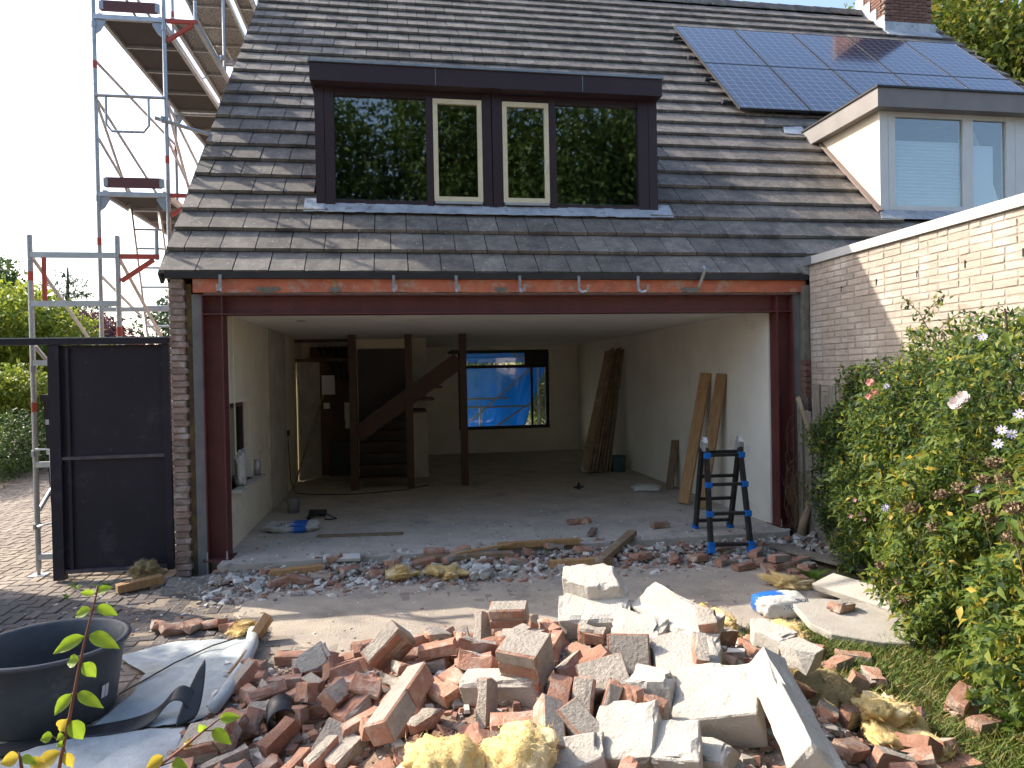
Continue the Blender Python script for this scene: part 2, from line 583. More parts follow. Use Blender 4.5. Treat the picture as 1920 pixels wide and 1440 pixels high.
for x, y, r in far:
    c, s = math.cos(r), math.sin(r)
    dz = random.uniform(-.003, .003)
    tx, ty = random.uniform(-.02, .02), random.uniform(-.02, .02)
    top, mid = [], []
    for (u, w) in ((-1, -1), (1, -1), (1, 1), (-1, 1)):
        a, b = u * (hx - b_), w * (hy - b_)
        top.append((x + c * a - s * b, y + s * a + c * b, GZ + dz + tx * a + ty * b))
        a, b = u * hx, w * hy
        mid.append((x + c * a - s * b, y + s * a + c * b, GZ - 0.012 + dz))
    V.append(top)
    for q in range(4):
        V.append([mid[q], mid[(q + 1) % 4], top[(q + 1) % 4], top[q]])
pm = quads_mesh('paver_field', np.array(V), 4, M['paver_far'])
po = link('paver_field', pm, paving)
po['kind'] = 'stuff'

# ================================================================== the house
XL, XR = -0.29, 6.30           # outer faces of the gable wall and the party line
EAVE_Y, EAVE_Z = 0.05, 2.76    # roof plane passes here, 45 degrees
house = thing('house', (3.0, 4.0, 0.0), 'brick house with dark tiled roof, its back wall opened up with a red steel frame', 'house')

b = MB(); b.box((0.14, -0.22, -0.35), (5.93, 8.7, 0.0)); b.build('floor_slab', M['screed'], house)
b = MB(); b.box((0.14, 0.14, 2.40), (5.93, 8.7, 2.52)); b.build('ceiling', M['ceiling'], house)
# gable wall: inner leaf with the small side window, split round the opening
WY0, WY1, WZ0, WZ1 = 0.42, 1.42, 0.60, 1.49
w = MB()
xa, xb = -0.02, 0.14
GAP0, GAP1 = 5.17, 5.25                      # the side door beside the cupboard stands ajar
w.box((xa, 0.16, -0.3), (xb, GAP0, WZ0)); w.box((xa, 0.16, WZ1), (xb, GAP0, 2.40))
w.box((xa, 0.16, WZ0), (xb, WY0, WZ1)); w.box((xa, WY1, WZ0), (xb, GAP0, WZ1))
w.box((xa, GAP1, -.3), (xb, 8.7, 2.40)); w.box((xa, GAP0, 2.05), (xb, GAP1, 2.40)); w.box((xa, GAP0, -.3), (xb, GAP1, 0.0))
gable = w.build('gable_wall', M['plaster'], house)
w = MB()
w.box((xb, 2.46, 0.0), (xb + 0.03, 3.86, 2.395)); w.build('worn_plaster_patch', M['plaster_dirty'], gable)
w = MB(); w.box((xa + .02, WY0 - .02, WZ0 - 0.03), (xb + 0.10, WY1 + .30, WZ0)); w.build('window_sill', M['plaster_dirty'], gable)
# outer leaf seen beyond the reveal
w = MB()
for lo, hi in (((-0.27, 0.16, -0.3), (-0.17, GAP0 - .1, WZ0 - .03)), ((-0.27, 0.16, WZ1), (-0.17, GAP0 - .1, 2.75)), ((-0.27, 0.16, WZ0 - .03), (-0.17, WY0 - .03, WZ1)),
               ((-0.27, WY1 + .03, WZ0 - .03), (-0.17, GAP0 - .1, WZ1)), ((-0.27, GAP1 + .2, -.3), (-0.17, 8.7, 2.75)), ((-0.27, GAP0 - .1, 2.05), (-0.17, GAP1 + .2, 2.75))):
    w.box(lo, hi)
# gable triangle above the eaves
w.prism([(0.16, 2.75), (8.7 + 5.0, 2.75), (7.0, 9.3)], 0, -0.27, -0.17)
w.build('gable_outer_leaf', M['pier_brick'], house)
w = MB()
for a0, a1, c0, c1 in ((WY0, WY1, WZ0, WZ0 + .06), (WY0, WY1, WZ1 - .06, WZ1), (WY0, WY0 + .06, WZ0 + .06, WZ1 - .06), (WY1 - .06, WY1, WZ0 + .06, WZ1 - .06)):
    w.box((-0.01, a0, c0), (0.06, a1, c1))
sw = w.build('side_window_frame', M['brown'], house)
w = MB(); w.box((0.02, WY0 + .06, WZ0 + .06), (0.027, WY1 - .06, WZ1 - .06)); w.build('pane', M['glass_side'], sw)

w = MB(); w.box((5.93, 0.16, -0.3), (6.13, 8.7, 2.52)); w.build('party_wall', M['wall_white'], house)
BX0, BX1, BZ0, BZ1 = 3.17, 5.25, 0.52, 2.31
w = MB()
w.box((0.14, 8.5, 0), (BX0, 8.7, 2.40)); w.box((BX1, 8.5, 0), (5.93, 8.7, 2.40)); w.box((BX0, 8.5, 0), (BX1, 8.7, BZ0)); w.box((BX0, 8.5, BZ1), (BX1, 8.7, 2.40))
w.build('front_wall', M['wall_white'], house)
w = MB()
t = 0.07
for lo, hi in (((BX0, 8.55, BZ0), (BX1, 8.62, BZ0 + t)), ((BX0, 8.55, BZ1 - t), (BX1, 8.62, BZ1)), ((BX0, 8.55, BZ0 + t), (BX0 + t, 8.62, BZ1 - t)),
               ((BX1 - t, 8.55, BZ0 + t), (BX1, 8.62, BZ1 - t)), ((BX0 + t, 8.56, 1.90), (BX1 - t, 8.61, 1.97)), ((4.70, 8.565, 1.97), (BX1 - t, 8.605, BZ1 - t)),
               ((BX1 - .42, 8.56, BZ0 + t), (BX1 - .37, 8.61, 1.90))):
    w.box(lo, hi)
fw = w.build('front_window_frame', M['black'], house)
for (a0, a1, c0, c1) in ((BX0 + t, BX1 - .42, BZ0 + t, 1.90), (BX1 - .37, BX1 - t, BZ0 + t, 1.90), (BX0 + t, 4.70, 1.97, BZ1 - t)):
    w = MB(); w.box((a0, 8.582, c0), (a1, 8.588, c1)); w.build('pane', M['glass'], fw)
# hall partition with meter cupboard
w = MB()
w.box((1.15, 5.05, 0), (2.33, 5.15, 2.40)); w.box((2.23, 5.15, 0), (2.33, 8.5, 2.40)); w.box((0.14, 5.85, 0), (1.15, 5.95, 2.40)); w.box((1.15, 5.15, 0), (1.22, 5.85, 2.40))
hall = w.build('hall_partition', M['plaster_dirty'], house)
w = MB(); w.box((1.17, 5.02, 0.02), (2.05, 5.048, 2.22)); w.build('panel_door', M['door_dark'], hall)
w = MB(); w.box((1.17, 5.02, 2.24), (2.02, 5.045, 2.39)); w.build('transom_board', M['cream'], hall)
w = MB(); w.box((0.14, 5.06, 2.02), (1.148, 5.12, 2.08)); w.box((0.14, 5.06, 2.35), (1.148, 5.12, 2.398)); w.build('cupboard_rail', M['stair'], hall)
w = MB(); w.box((0.30, 5.78, 0.0), (1.145, 5.848, 2.3)); w.build('cupboard_backboard', M['stair'], hall)
w = MB(); w.bar((0.20, 5.08, 1.02), (0.47, 5.55, 1.02), 0.04, 2.0); w.build('cupboard_door', M['plaster_dirty'], hall)
for (x, z, sx, sz, mk) in ((0.62, 1.62, .22, .34, 'white_pvc'), (0.95, 1.42, .13, .16, 'black'), (0.97, 1.15, .16, .30, 'white_pvc'), (0.96, 0.92, .12, .16, 'white_pvc'),
                           (0.58, 1.25, .10, .10, 'white_pvc'), (0.82, 0.30, .42, .62, 'black')):
    w = MB(); w.box((x - sx / 2, 5.64, z - sz / 2), (x + sx / 2, 5.779, z + sz / 2)); w.build('meter_box', M[mk], hall)
w = MB()
for k in range(5):
    x = 0.45 + .1 * k
    w.path([(x, 5.74, 2.3), (x + .08, 5.68, 2.12), (x + .25, 5.66, 1.95 + .04 * k), (x + .3, 5.70, 1.7)], 0.022, 6)
w.build('cable_loop', M['black'], hall, smooth=True)

# stair: three posts, long string, open treads
for x in (1.15, 2.01, 2.86):
    stair = MB(); stair.box((x - .055, 3.90, 0), (x + .055, 4.01, 2.398)); stair.build('stair_post', M['stair'], house)
w = MB(); w.bar((1.21, 3.955, 0.86), (2.80, 3.955, 1.98), 0.05, 0.26); w.build('stair_string', M['stair'], house)
for k in range(6):
    w = MB(); z = .17 * (k + 1)
    w.box((1.206, 4.02 + .14 * k, z - .035), (1.954, 4.28 + .14 * k, z)); w.build('stair_tread', M['stair'], house)
for k in range(6):
    w = MB(); z = 1.20 + .19 * k
    w.box((2.07 + .125 * k, 4.02, z - .035), (2.28 + .125 * k, 4.95, z)); w.build('stair_tread', M['stair'], house)

# steel frame standing in the opening
def hsec(name, x0, x1, y0, y1, z0, z1, tf=.011, tw=.008, parent=house):
    w = MB()
    w.box((x0, y0, z0), (x0 + tf, y1, z1)); w.box((x1 - tf, y0, z0), (x1, y1, z1))
    ym = (y0 + y1) / 2
    w.box((x0 + tf, ym - tw / 2, z0), (x1 - tf, ym + tw / 2, z1))
    return w.build(name, M['steel'], parent)
cl = hsec('steel_column', 0.0, 0.19, 0.0, 0.19, 0.006, 2.36)
cr = hsec('steel_column', 5.95, 6.14, 0.0, 0.19, 0.006, 2.36)
w = MB()
w.box((0.0, 0.0, 2.36), (6.14, 0.18, 2.371)); w.box((0.0, 0.0, 2.541), (6.14, 0.18, 2.552)); w.box((0.0, 0.086, 2.371), (6.14, 0.094, 2.541))
for x in (0.0, 0.18, 5.95, 6.13):
    w.box((x, 0.002, 2.371), (x + .01, 0.086, 2.541))
w.build('steel_beam', M['steel'], house)
for cx, c in ((0.095, cl), (6.045, cr)):
    w = MB(); w.box((cx - .13, -0.04, -0.008), (cx + .13, 0.23, 0.006)); w.build('base_plate', M['steel'], c)
    for ax in (-.09, .09):
        w = MB(); w.tube((cx + ax, -0.02, -0.14), (cx + ax, -0.02, 0.085), 0.007, 8); w.tube((cx + ax, -0.02, 0.006), (cx + ax, -0.02, 0.02), 0.013, 6)
        w.build('anchor_bolt', M['galv'], c)
# concrete inner pier edges and lintel above the steel
w = MB(); w.box((-0.10, 0.05, -0.2), (-0.004, 0.158, 2.56)); w.build('inner_leaf_edge', M['concrete'], house)
w = MB(); w.box((-0.155, 0.06, -0.2), (-0.104, 0.14, 2.66)); w.build('cavity_insulation', mat('old_cavity_wool', (0.20, 0.145, 0.06), (0.09, 0.075, 0.05), scale=7, rough=0.95, bump=1, bscale=25), house)
w = MB(); w.box((6.144, 0.03, -0.2), (6.235, 0.158, 2.56)); w.build('inner_leaf_edge', M['concrete'], house)
w = MB()
N = 44
for k in range(N):
    x0, x1 = -0.07 + 6.36 * k / N, -0.07 + 6.36 * (k + 1) / N
    za, zb = 2.572 + random.uniform(-.004, .004), 2.70
    w.hull8([(x0, -.012, za), (x1, -.012, za), (x1, .15, za), (x0, .15, za), (x0, -.012, zb), (x1, -.012, zb), (x1, .15, zb), (x0, .15, zb)])
w.build('orange_lintel', M['lintel'], house)
w = MB(); w.box((0.02, 0.004, 2.5525), (6.2, 0.15, 2.5715)); w.build('mortar_bed', M['mortar'], house)
for x, sc_ in ((0.62, 1.0), (2.9, .6), (4.95, 1.0), (1.25, .5)):
    w = MB()
    pts = [(x + .12 * sc_ * math.cos(t), 2.60 + .028 * math.sin(t) * (1 + .3 * math.sin(3 * t))) for t in np.linspace(0, 2 * math.pi, 14)[:-1]]
    w.prism(pts, 1, -.021, -.010); w.build('mortar_smear', M['mortar'], house)
w = MB(); w.box((1.22, -.02, 2.585), (1.27, -.013, 2.69)); w.build('timber_wedge', M['wood'], house)
# gutter board and bent gutter brackets left after the gutter came off
w = MB(); w.box((XL - .02, -0.05, 2.702), (XR, 0.03, 2.765)); w.build('eaves_board', M['black'], house)
def bracket(x, tilt):
    w = MB()
    p = [(x, -.053, 2.735), (x, -.058, 2.60), (x + .02 * tilt, -.085, 2.565), (x + .05 * tilt, -.15, 2.57), (x + .06 * tilt, -.165, 2.63)]
    for q in range(len(p) - 1):
        w.bar(p[q], p[q + 1], 0.028, 0.006, up=(0, -1, .3))
    w.build('gutter_bracket', M['galv'], house)
for x, tl in ((0.19, 0.0), (1.82, .4), (2.44, .3), (3.09, .5), (3.71, 1.2), (4.35, 1.2)):
    bracket(x, tl)
w = MB()
w.bar((5.02, -.06, 2.62), (5.07, -.12, 2.80), 0.03, 0.006, up=(0, -1, 0)); w.bar((5.07, -.12, 2.80), (5.055, -.10, 2.84), 0.03, 0.006, up=(0, -1, 0))
w.build('gutter_bracket', M['galv'], house)

# toothed brick pier on the gable corner, brick by brick
w = MB(); w.box((-0.278, 0.012, -0.3), (-0.165, 0.155, 2.70)); pier = w.build('corner_pier', M['joint'], house)
def brick_mesh(name, l, d, h, m, n=0):
    """a brick with worn corners"""
    bm = bmesh.new()
    bmesh.ops.create_cube(bm, size=1.0)
    bmesh.ops.scale(bm, vec=(l, d, h), verts=bm.verts)
    bmesh.ops.bevel(bm, geom=list(bm.edges), offset=min(l, d, h) * 0.09, segments=1, affect='EDGES')
    rr = random.Random(n)
    for v in bm.verts:
        v.co += Vector((rr.uniform(-1, 1), rr.uniform(-1, 1), rr.uniform(-1, 1))) * 0.0025
    me = bpy.data.meshes.new(name)
    bm.to_mesh(me)
    bm.free()
    me.materials.append(m)
    return me
pb = [brick_mesh('pier_brick', 0.148, 0.145, 0.051, M['pier_brick'], k) for k in range(3)]
pbl = [brick_mesh('pier_brick', 0.128, 0.145, 0.051, M['pier_brick'], 5 + k) for k in range(2)]
for k in range(45):
    z = -0.115 + k * 0.0625
    if k % 2:
        me, x = random.choice(pb), -0.292 + .074
    else:
        me, x = random.choice(pbl), -0.292 + .064
    link('brick', me, pier, at=(x + random.uniform(-.004, .004), 0.066 + random.uniform(-.006, .004), z), rot=(0, random.uniform(-.012, .012), random.uniform(-.02, .02)))

# ------------------------------------------------------------------ roof
S2 = math.sqrt(.5)
SLOPE = Matrix(((1, 0, 0), (0, S2, -S2), (0, S2, S2)))       # local x along the eaves, y up the slope, z off the roof
def roof_pt(x, s, h=0.0):
    return Vector((x, EAVE_Y + s * S2 - h * S2, EAVE_Z + s * S2 + h * S2))
def roof_deck(name, x0, x1, parent, smax=9.42):
    w = MB()
    w.hull8([roof_pt(x0, .02, -.14), roof_pt(x1, .02, -.14), roof_pt(x1, smax, -.14), roof_pt(x0, smax, -.14),
             roof_pt(x0, .02, -.02), roof_pt(x1, .02, -.02), roof_pt(x1, smax, -.02), roof_pt(x0, smax, -.02)])
    # the far slope, seen by the sun only
    def far_pt(x, s, h):
        p = roof_pt(x, smax, 0)
        return Vector((x, p.y + s * S2 + h * S2, p.z - s * S2 + h * S2))
    w.hull8([far_pt(x0, 0, -.14), far_pt(x1, 0, -.14), far_pt(x1, 9.3, -.14), far_pt(x0, 9.3, -.14),
             far_pt(x0, 0, -.02), far_pt(x1, 0, -.02), far_pt(x1, 9.3, -.02), far_pt(x0, 9.3, -.02)])
    return w.build(name, M['deck_dark'], parent)
TW, TE, TT = 0.335, 0.367, 0.036
def tile_mesh(name, wd, n):
    """flat concrete tile, nose at y = 0, thick rounded nose"""
    rr = random.Random(n)
    a, L = wd / 2 - .0045, TE + .075
    j = lambda: rr.uniform(-.0025, .0025)
    w = MB()
    w.hull8([(-a, 0 + j(), 0), (a, 0 + j(), 0), (a, L, 0), (-a, L, 0), (-a, .006 + j(), TT + j()), (a, .006 + j(), TT + j()), (a, L, TT * .8), (-a, L, TT * .8)])
    return w.mesh(name, M['tile'])
tiles_full = [tile_mesh('roof_tile', TW, k) for k in range(5)]
tiles_half = [tile_mesh('roof_tile', TW / 2, 9 + k) for k in range(2)]
TILT = Matrix.Rotation(-math.atan2(TT + .004, TE), 3, 'X')
TROT = SLOPE @ TILT
def tile_spots(x0, x1, rows, skip):
    for i in range(rows):
        x = x0
        first = TW / 2 if i % 2 else TW
        k = 0
        while x < x1 - .02:
            wd = first if k == 0 else TW
            half = wd < TW * .9
            if x + wd > x1 + .05:
                half = True
                wd = TW / 2
            if not skip(x + wd / 2, i * TE, i):
                yield i, x + wd / 2, half
            x += wd
            k += 1
def lay_tiles(roof, x0, x1, rows, skip, near_first, smax):
    alls = list(tile_spots(x0, x1, rows, skip))
    alls.sort(key=near_first)
    rest = MB()
    for q, (i, x, half) in enumerate(alls):
        p = roof_pt(x, i * TE - .03, 0.024 + random.uniform(0, .004))
        jr = Matrix.Rotation(random.uniform(-.006, .006), 3, 'Z') @ Matrix.Rotation(random.uniform(-.008, .008), 3, 'Y')
        if q < 300:
            link('roof_tile', random.choice(tiles_half if half else tiles_full), roof, at=p, rot=TROT @ jr)
        else:
            a = (TW / 2 if half else TW) / 2 - .0045
            L = TE + .06
            mt = TROT @ jr
            rest.hull8([p + mt @ Vector(c) for c in ((-a, 0, 0), (a, 0, 0), (a, L, 0), (-a, L, 0), (-a, .006, TT), (a, .006, TT), (a, L, TT * .8), (-a, L, TT * .8))])
    o = rest.build('roof_tile_field', M['tile_far'], roof)
    o['kind'] = 'stuff'
    o.parent = roof

DX0, DX1 = 1.0, 4.94            # our dormer
roof = roof_deck('roof', -0.34, XR + .02, house)
def skip_own(x, s, i):
    y = EAVE_Y + s * S2
    return DX0 + .02 < x < DX1 - .02 and 0.72 < y < 2.35
lay_tiles(roof, -0.38, XR, 25, skip_own, lambda t: t[0], 9.4)
w = MB()
w.hull8([roof_pt(-.39, -.03, -.10), roof_pt(-.36, -.03, -.10), roof_pt(-.36, 9.4, -.10), roof_pt(-.39, 9.4, -.10),
         roof_pt(-.39, -.03, .022), roof_pt(-.36, -.03, .022), roof_pt(-.36, 9.4, .022), roof_pt(-.39, 9.4, .022)])
w.build('verge_board', M['black'], roof)
def ridge(x0, x1, parent):
    x = x0
    while x < x1:
        w = MB()
        p = roof_pt(x, 9.42, .03)
        pr = [(-.14, -.10), (-.09, .02), (0, .07), (.09, .02), (.14, -.10)]
        for (a, c), (a2, c2) in zip(pr[:-1], pr[1:]):
            w.hull8([(x, p.y + a, p.z + c - .02), (x + .41, p.y + a, p.z + c - .03), (x + .41, p.y + a2, p.z + c2 - .03), (x, p.y + a2, p.z + c2 - .02),
                     (x, p.y + a, p.z + c + .006), (x + .41, p.y + a, p.z + c - .006), (x + .41, p.y + a2, p.z + c2 - .006), (x, p.y + a2, p.z + c2 + .006)])
        w.build('ridge_tile', M['tile_far'], parent)
        x += .40
ridge(-.38, XR, roof)

# ------------------------------------------------------------------ dormer of the house
DY = 0.85
dorm = MB()
zb, zt = 3.60, 4.93
# cheeks and top closing back into the slope
dorm.prism([(DY + .02, 3.60), (DY + .02, zt), (2.27, zt), (2.27, 4.99), (DY + .1, 3.62)], 0, DX0 + .01, DX0 + .05)
dorm.prism([(DY + .02, 3.60), (DY + .02, zt), (2.27, zt), (2.27, 4.99), (DY + .1, 3.62)], 0, DX1 - .05, DX1 - .01)
dormer = dorm.build('dormer', M['brown'], house)
w = MB()
# jambs, mullions, rails in the front plane
for x0, x1 in ((DX0, DX0 + .10), (DX0 + .105, 1.205), (2.216, 2.287), (2.85, 2.955), (2.965, 3.078), (3.628, 3.71), (4.706, 4.83), (4.835, DX1)):
    w.box((x0, DY, zb), (x1, DY + .09, zt))
for x0, x1 in ((1.205, 2.216), (2.287, 2.85), (3.078, 3.628), (3.71, 4.706)):
    w.box((x0, DY + .012, zb), (x1, DY + .085, 3.70)); w.box((x0, DY + .012, 4.86), (x1, DY + .085, zt))
w.build('window_frame', M['brown'], dormer)
for x0, x1 in ((1.205, 2.216), (3.71, 4.706)):
    w = MB(); w.box((x0, DY + .05, 3.70), (x1, DY + .056, 4.86)); w.build('pane', M['glass_dormer'], dormer)
for x0, x1 in ((2.292, 2.845), (3.083, 3.623)):
    w = MB()
    z0, z1, tt = 3.705, 4.855, .052
    w.box((x0, DY - .008, z0), (x1, DY + .045, z0 + tt)); w.box((x0, DY - .008, z1 - tt), (x1, DY + .045, z1))
    w.box((x0, DY - .008, z0 + tt), (x0 + tt, DY + .045, z1 - tt)); w.box((x1 - tt, DY - .008, z0 + tt), (x1, DY + .045, z1 - tt))
    s = w.build('sash', M['cream'], dormer)
    w = MB(); w.box((x0 + tt, DY + .02, z0 + tt), (x1 - tt, DY + .026, z1 - tt)); w.build('pane', M['glass_dormer'], dormer)
    w = MB(); w.box((x0 + .01, DY - .02, z0 - .03), (x1 - .01, DY + .012, z0 - .004)); w.build('sash_drip', M['alu'], dormer)
w = MB(); w.bar((3.575, DY - .015, 4.05), (3.60, DY - .05, 4.18), .012, .012); w.build('sash_stay', M['alu'], dormer)
w = MB()
w.prism([(0.72, 4.95), (0.72, 5.145), (2.50, 5.145), (2.28, 4.95)], 0, DX0 - .03, DX1 + .02)
w.prism([(0.72, 4.95), (2.28, 4.95), (2.25, 4.93), (0.80, 4.93)], 0, DX0 - .01, DX1)
dfas = w.build('fascia', M['brown'], dormer)
w = MB(); w.box((DX0 - .045, 0.70, 5.146), (DX1 + .035, 0.76, 5.172)); w.box((DX0 - .045, 0.76, 5.146), (DX0 - .005, 2.5, 5.166)); w.box((DX1 - .005, 0.76, 5.146), (DX1 + .035, 2.5, 5.166)); w.build('roof_edge_trim', M['zinc'], dfas)
w = MB(); w.box((DX0, .76, 5.146), (DX1, 2.5, 5.155)); w.build('felt_roof', M['black'], dfas)
for x in (2.32, 4.0):
    w = MB(); w.box((x, 0.7165, 4.955), (x + .006, 0.7195, 5.14)); w.build('fascia_joint', M['zinc'], dfas)
# room behind the glass
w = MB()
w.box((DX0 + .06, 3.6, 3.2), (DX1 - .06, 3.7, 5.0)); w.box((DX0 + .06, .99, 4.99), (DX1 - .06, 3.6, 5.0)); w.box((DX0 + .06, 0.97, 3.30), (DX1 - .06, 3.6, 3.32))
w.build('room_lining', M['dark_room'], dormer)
w = MB(); w.tube((2.62, 1.25, 3.4), (2.62, 1.25, 4.72), .022, 8); w.build('lamp_stand', M['wood_old'], dormer)
w = MB(); w.lathe([(.20, 4.42), (.13, 4.78)], (2.62, 1.25, 0), 16); w.build('lamp_shade', M['dark_room'], dormer)
# lead apron below the dormer: dressed strips
apr = [DX0 - .13, 1.75, 2.52, 3.32, 4.15, DX1 + .16]
for x0, x1 in zip(apr[:-1], apr[1:]):
    w = MB()
    n = 8
    for k in range(n):
        a, c = x0 + (x1 - x0) * k / n, x0 + (x1 - x0) * (k + 1) / n
        h0 = .052 + random.uniform(0, .006)
        s0, s1 = 1.055 + random.uniform(-.006, .006), 1.30
        w.hull8([roof_pt(a, s0, h0 - .004), roof_pt(c, s0, h0 - .004), roof_pt(c, s1, h0 + .01), roof_pt(a, s1, h0 + .01),
                 roof_pt(a, s0, h0), roof_pt(c, s0, h0), roof_pt(c, s1, h0 + .014), roof_pt(a, s1, h0 + .014)])
    w.build('lead_apron', M['lead'], dormer)

# ================================================================== the neighbouring house
NX1 = 13.35
nb = thing('neighbour_house', (9.8, 4.0, 0.0), 'adjoining house with solar panels, cream dormer and brick chimney', 'house')
w = MB(); w.box((XR + .02, 0.16, -.3), (NX1 - .1, 8.7, 2.7)); w.build('wall', M['pier_brick'], nb)
nroof = roof_deck('roof', XR + .022, NX1, nb)
NDX = 7.95
def skip_nb(x, s, i):
    y = EAVE_Y + s * S2
    if NDX + .06 < x and .80 < y < 2.55:
        return True
    return 7.35 < x < 12.6 and 3.0 < y < 5.0
lay_tiles(nroof, XR + .005, NX1, 25, skip_nb, lambda t: abs(t[1] - 6.3) * .8 + t[0] * .16, 9.4)
ridge(XR + .02, NX1, nroof)

# solar panels: two rows of five
pvm = bpy.data.materials.new('solar_cells')
pvm.use_nodes = True
n, l = pvm.node_tree.nodes, pvm.node_tree.links
bsdf = n['Principled BSDF']
bsdf.inputs['Roughness'].default_value = 0.12
bsdf.inputs['Specular IOR Level'].default_value = 0.8
bsdf.inputs['Coat Weight'].default_value = 0.6
bsdf.inputs['Coat Roughness'].default_value = 0.06
tc = n.new('ShaderNodeTexCoord')
br = n.new('ShaderNodeTexBrick')
br.offset = 0.0
br.squash = 1.0
br.inputs['Scale'].default_value = 1.0
br.inputs['Brick Width'].default_value = 0.156
br.inputs['Row Height'].default_value = 0.156
br.inputs['Mortar Size'].default_value = 0.004
br.inputs['Mortar Smooth'].default_value = 0.0
br.inputs['Color1'].default_value = (0.014, 0.021, 0.048, 1)
br.inputs['Color2'].default_value = (0.018, 0.027, 0.060, 1)
br.inputs['Mortar'].default_value = (0.22, 0.26, 0.33, 1)
l.new(tc.outputs['Object'], br.inputs['Vector'])
l.new(br.outputs['Color'], bsdf.inputs['Base Color'])
PX0, PX1, PS0, PS1 = 7.0, 12.88, 3.98, 7.44
pw, ph = (PX1 - PX0) / 5, (PS1 - PS0) / 2
g = MB(); g.box((-pw / 2 + .022, -ph / 2 + .012, -.004), (pw / 2 - .022, ph / 2 - .012, .001)); pv_glass = g.mesh('solar_glass', pvm)
g = MB()
e = .012
for lo, hi in (((-pw / 2 + .008, -ph / 2 + .004, -.035), (pw / 2 - .008, -ph / 2 + .004 + e, .004)), ((-pw / 2 + .008, ph / 2 - .004 - e, -.035), (pw / 2 - .008, ph / 2 - .004, .004)),
               ((-pw / 2 + .008, -ph / 2 + .004 + e, -.035), (-pw / 2 + .008 + e, ph / 2 - .004 - e, .004)), ((pw / 2 - .008 - e, -ph / 2 + .004 + e, -.035), (pw / 2 - .008, ph / 2 - .004 - e, .004))):
    g.box(lo, hi)
pv_frame = g.mesh('solar_frame', M['pv_frame'])
for r_ in range(2):
    for c in range(5):
        p = roof_pt(PX0 + pw * (c + .5), PS0 + ph * (r_ + .5), .15)
        o = link('solar_panel', pv_frame, nb, at=p, rot=SLOPE)
        q = bpy.data.objects.new('solar_glass', pv_glass)
        COL.objects.link(q)
        q.parent = o
for s in (PS0 + .35, PS0 + 1.2, PS0 + 2.1, PS0 + 3.0):
    w = MB(); w.bar(roof_pt(PX0 - .10, s, .09), roof_pt(PX1 + .05, s, .09), .04, .04, up=(0, -1, 1)); w.build('mounting_rail', M['pv_frame'], nb)
    w = MB(); w.tube(roof_pt(PX0 - .13, s, .085), roof_pt(PX0 - .05, s, .085), .035, 8); w.build('rail_end_cap', M['pv_frame'], nb)

# cream dormer of the neighbour
w = MB()
w.prism([(.97, 3.66), (.97, 4.99), (2.32, 4.99)], 0, NDX, NDX + .06)
nd = w.build('dormer', M['cheek'], nb)
w = MB()
w.prism([(0.80, 4.99), (0.80, 5.225), (2.72, 5.225), (2.48, 4.99)], 0, NDX - .13, 12.9)
nf = w.build('fascia', M['grey_fascia'], nd)
w = MB(); w.box((NDX - .15, .78, 5.226), (12.92, 2.75, 5.25)); w.build('roof_edge_trim', M['black'], nf)
w = MB(); w.tube((NDX - .2, 2.36, 5.02), (NDX - .2, 2.5, 5.08), .06, 6); w.box((NDX - .26, 2.42, 5.02), (NDX - .13, 2.56, 5.10)); w.build('rain_outlet', M['black'], nf)
w = MB(); w.hull8([roof_pt(NDX - .42, 3.40, .05), roof_pt(NDX - .06, 3.36, .05), roof_pt(NDX - .06, 3.62, .06), roof_pt(NDX - .38, 3.58, .06),
                   roof_pt(NDX - .42, 3.40, .056), roof_pt(NDX - .06, 3.36, .056), roof_pt(NDX - .06, 3.62, .066), roof_pt(NDX - .38, 3.58, .066)]); w.build('lead_soaker', M['lead'], nd)
w = MB()
w.hull8([roof_pt(NDX - .06, 1.28, .05), roof_pt(NDX + .0, 1.28, .05), roof_pt(NDX, 3.25, .05), roof_pt(NDX - .035, 3.25, .05),
         roof_pt(NDX - .06, 1.28, .07), roof_pt(NDX + .0, 1.28, .09), roof_pt(NDX, 3.25, .09), roof_pt(NDX - .035, 3.25, .07)]); w.build('cheek_flashing', mat('brown_flashing', (0.22, 0.17, 0.15), rough=.6), nd)
w = MB()
FY = .95
for x0, x1 in ((NDX + .001, 8.07), (8.075, 8.17), (9.16, 9.30), (9.80, 9.93), (9.935, 10.1)):
    w.box((x0, FY, 3.68), (x1, FY + .08, 4.99))
for x0, x1 in ((8.17, 9.16), (9.30, 9.80)):
    w.box((x0, FY + .005, 3.68), (x1, FY + .075, 3.80)); w.box((x0, FY + .005, 4.93), (x1, FY + .075, 4.99))
w.box((10.1, FY + .01, 3.68), (12.85, FY + .08, 4.99))
w.build('window_frame', M['white_pvc'], nd)
for x0, x1 in ((8.17, 9.16), (9.30, 9.80)):
    w = MB(); w.box((x0, FY + .03, 3.80), (x1, FY + .036, 4.93)); w.build('pane', M['glass'], nd)
w = MB()
for k in range(38):
    z = 3.81 + k * .022
    w.hull8([(8.18, 1.02, z), (9.15, 1.02, z), (9.15, 1.03, z), (8.18, 1.03, z), (8.18, 1.012 if k % 2 else 1.028, z + .022), (9.15, 1.012 if k % 2 else 1.028, z + .022), (9.15, 1.04, z + .022), (8.18, 1.04, z + .022)])
w.build('pleated_blind', M['blind'], nd)
w = MB(); w.box((9.31, 1.02, 3.81), (9.66, 1.03, 4.62)); w.build('pleated_blind', M['blind'], nd)
w = MB(); w.bar((9.70, 1.0, 3.85), (9.56, 1.25, 4.88), .05, .05); w.build('tilted_sash', M['white_pvc'], nd)
w = MB(); w.box((8.1, 3.0, 3.4), (12.8, 3.05, 5.0)); w.box((8.02, 1.1, 3.38), (12.8, 3.0, 3.40)); w.build('room_lining', M['dark_room'], nd)
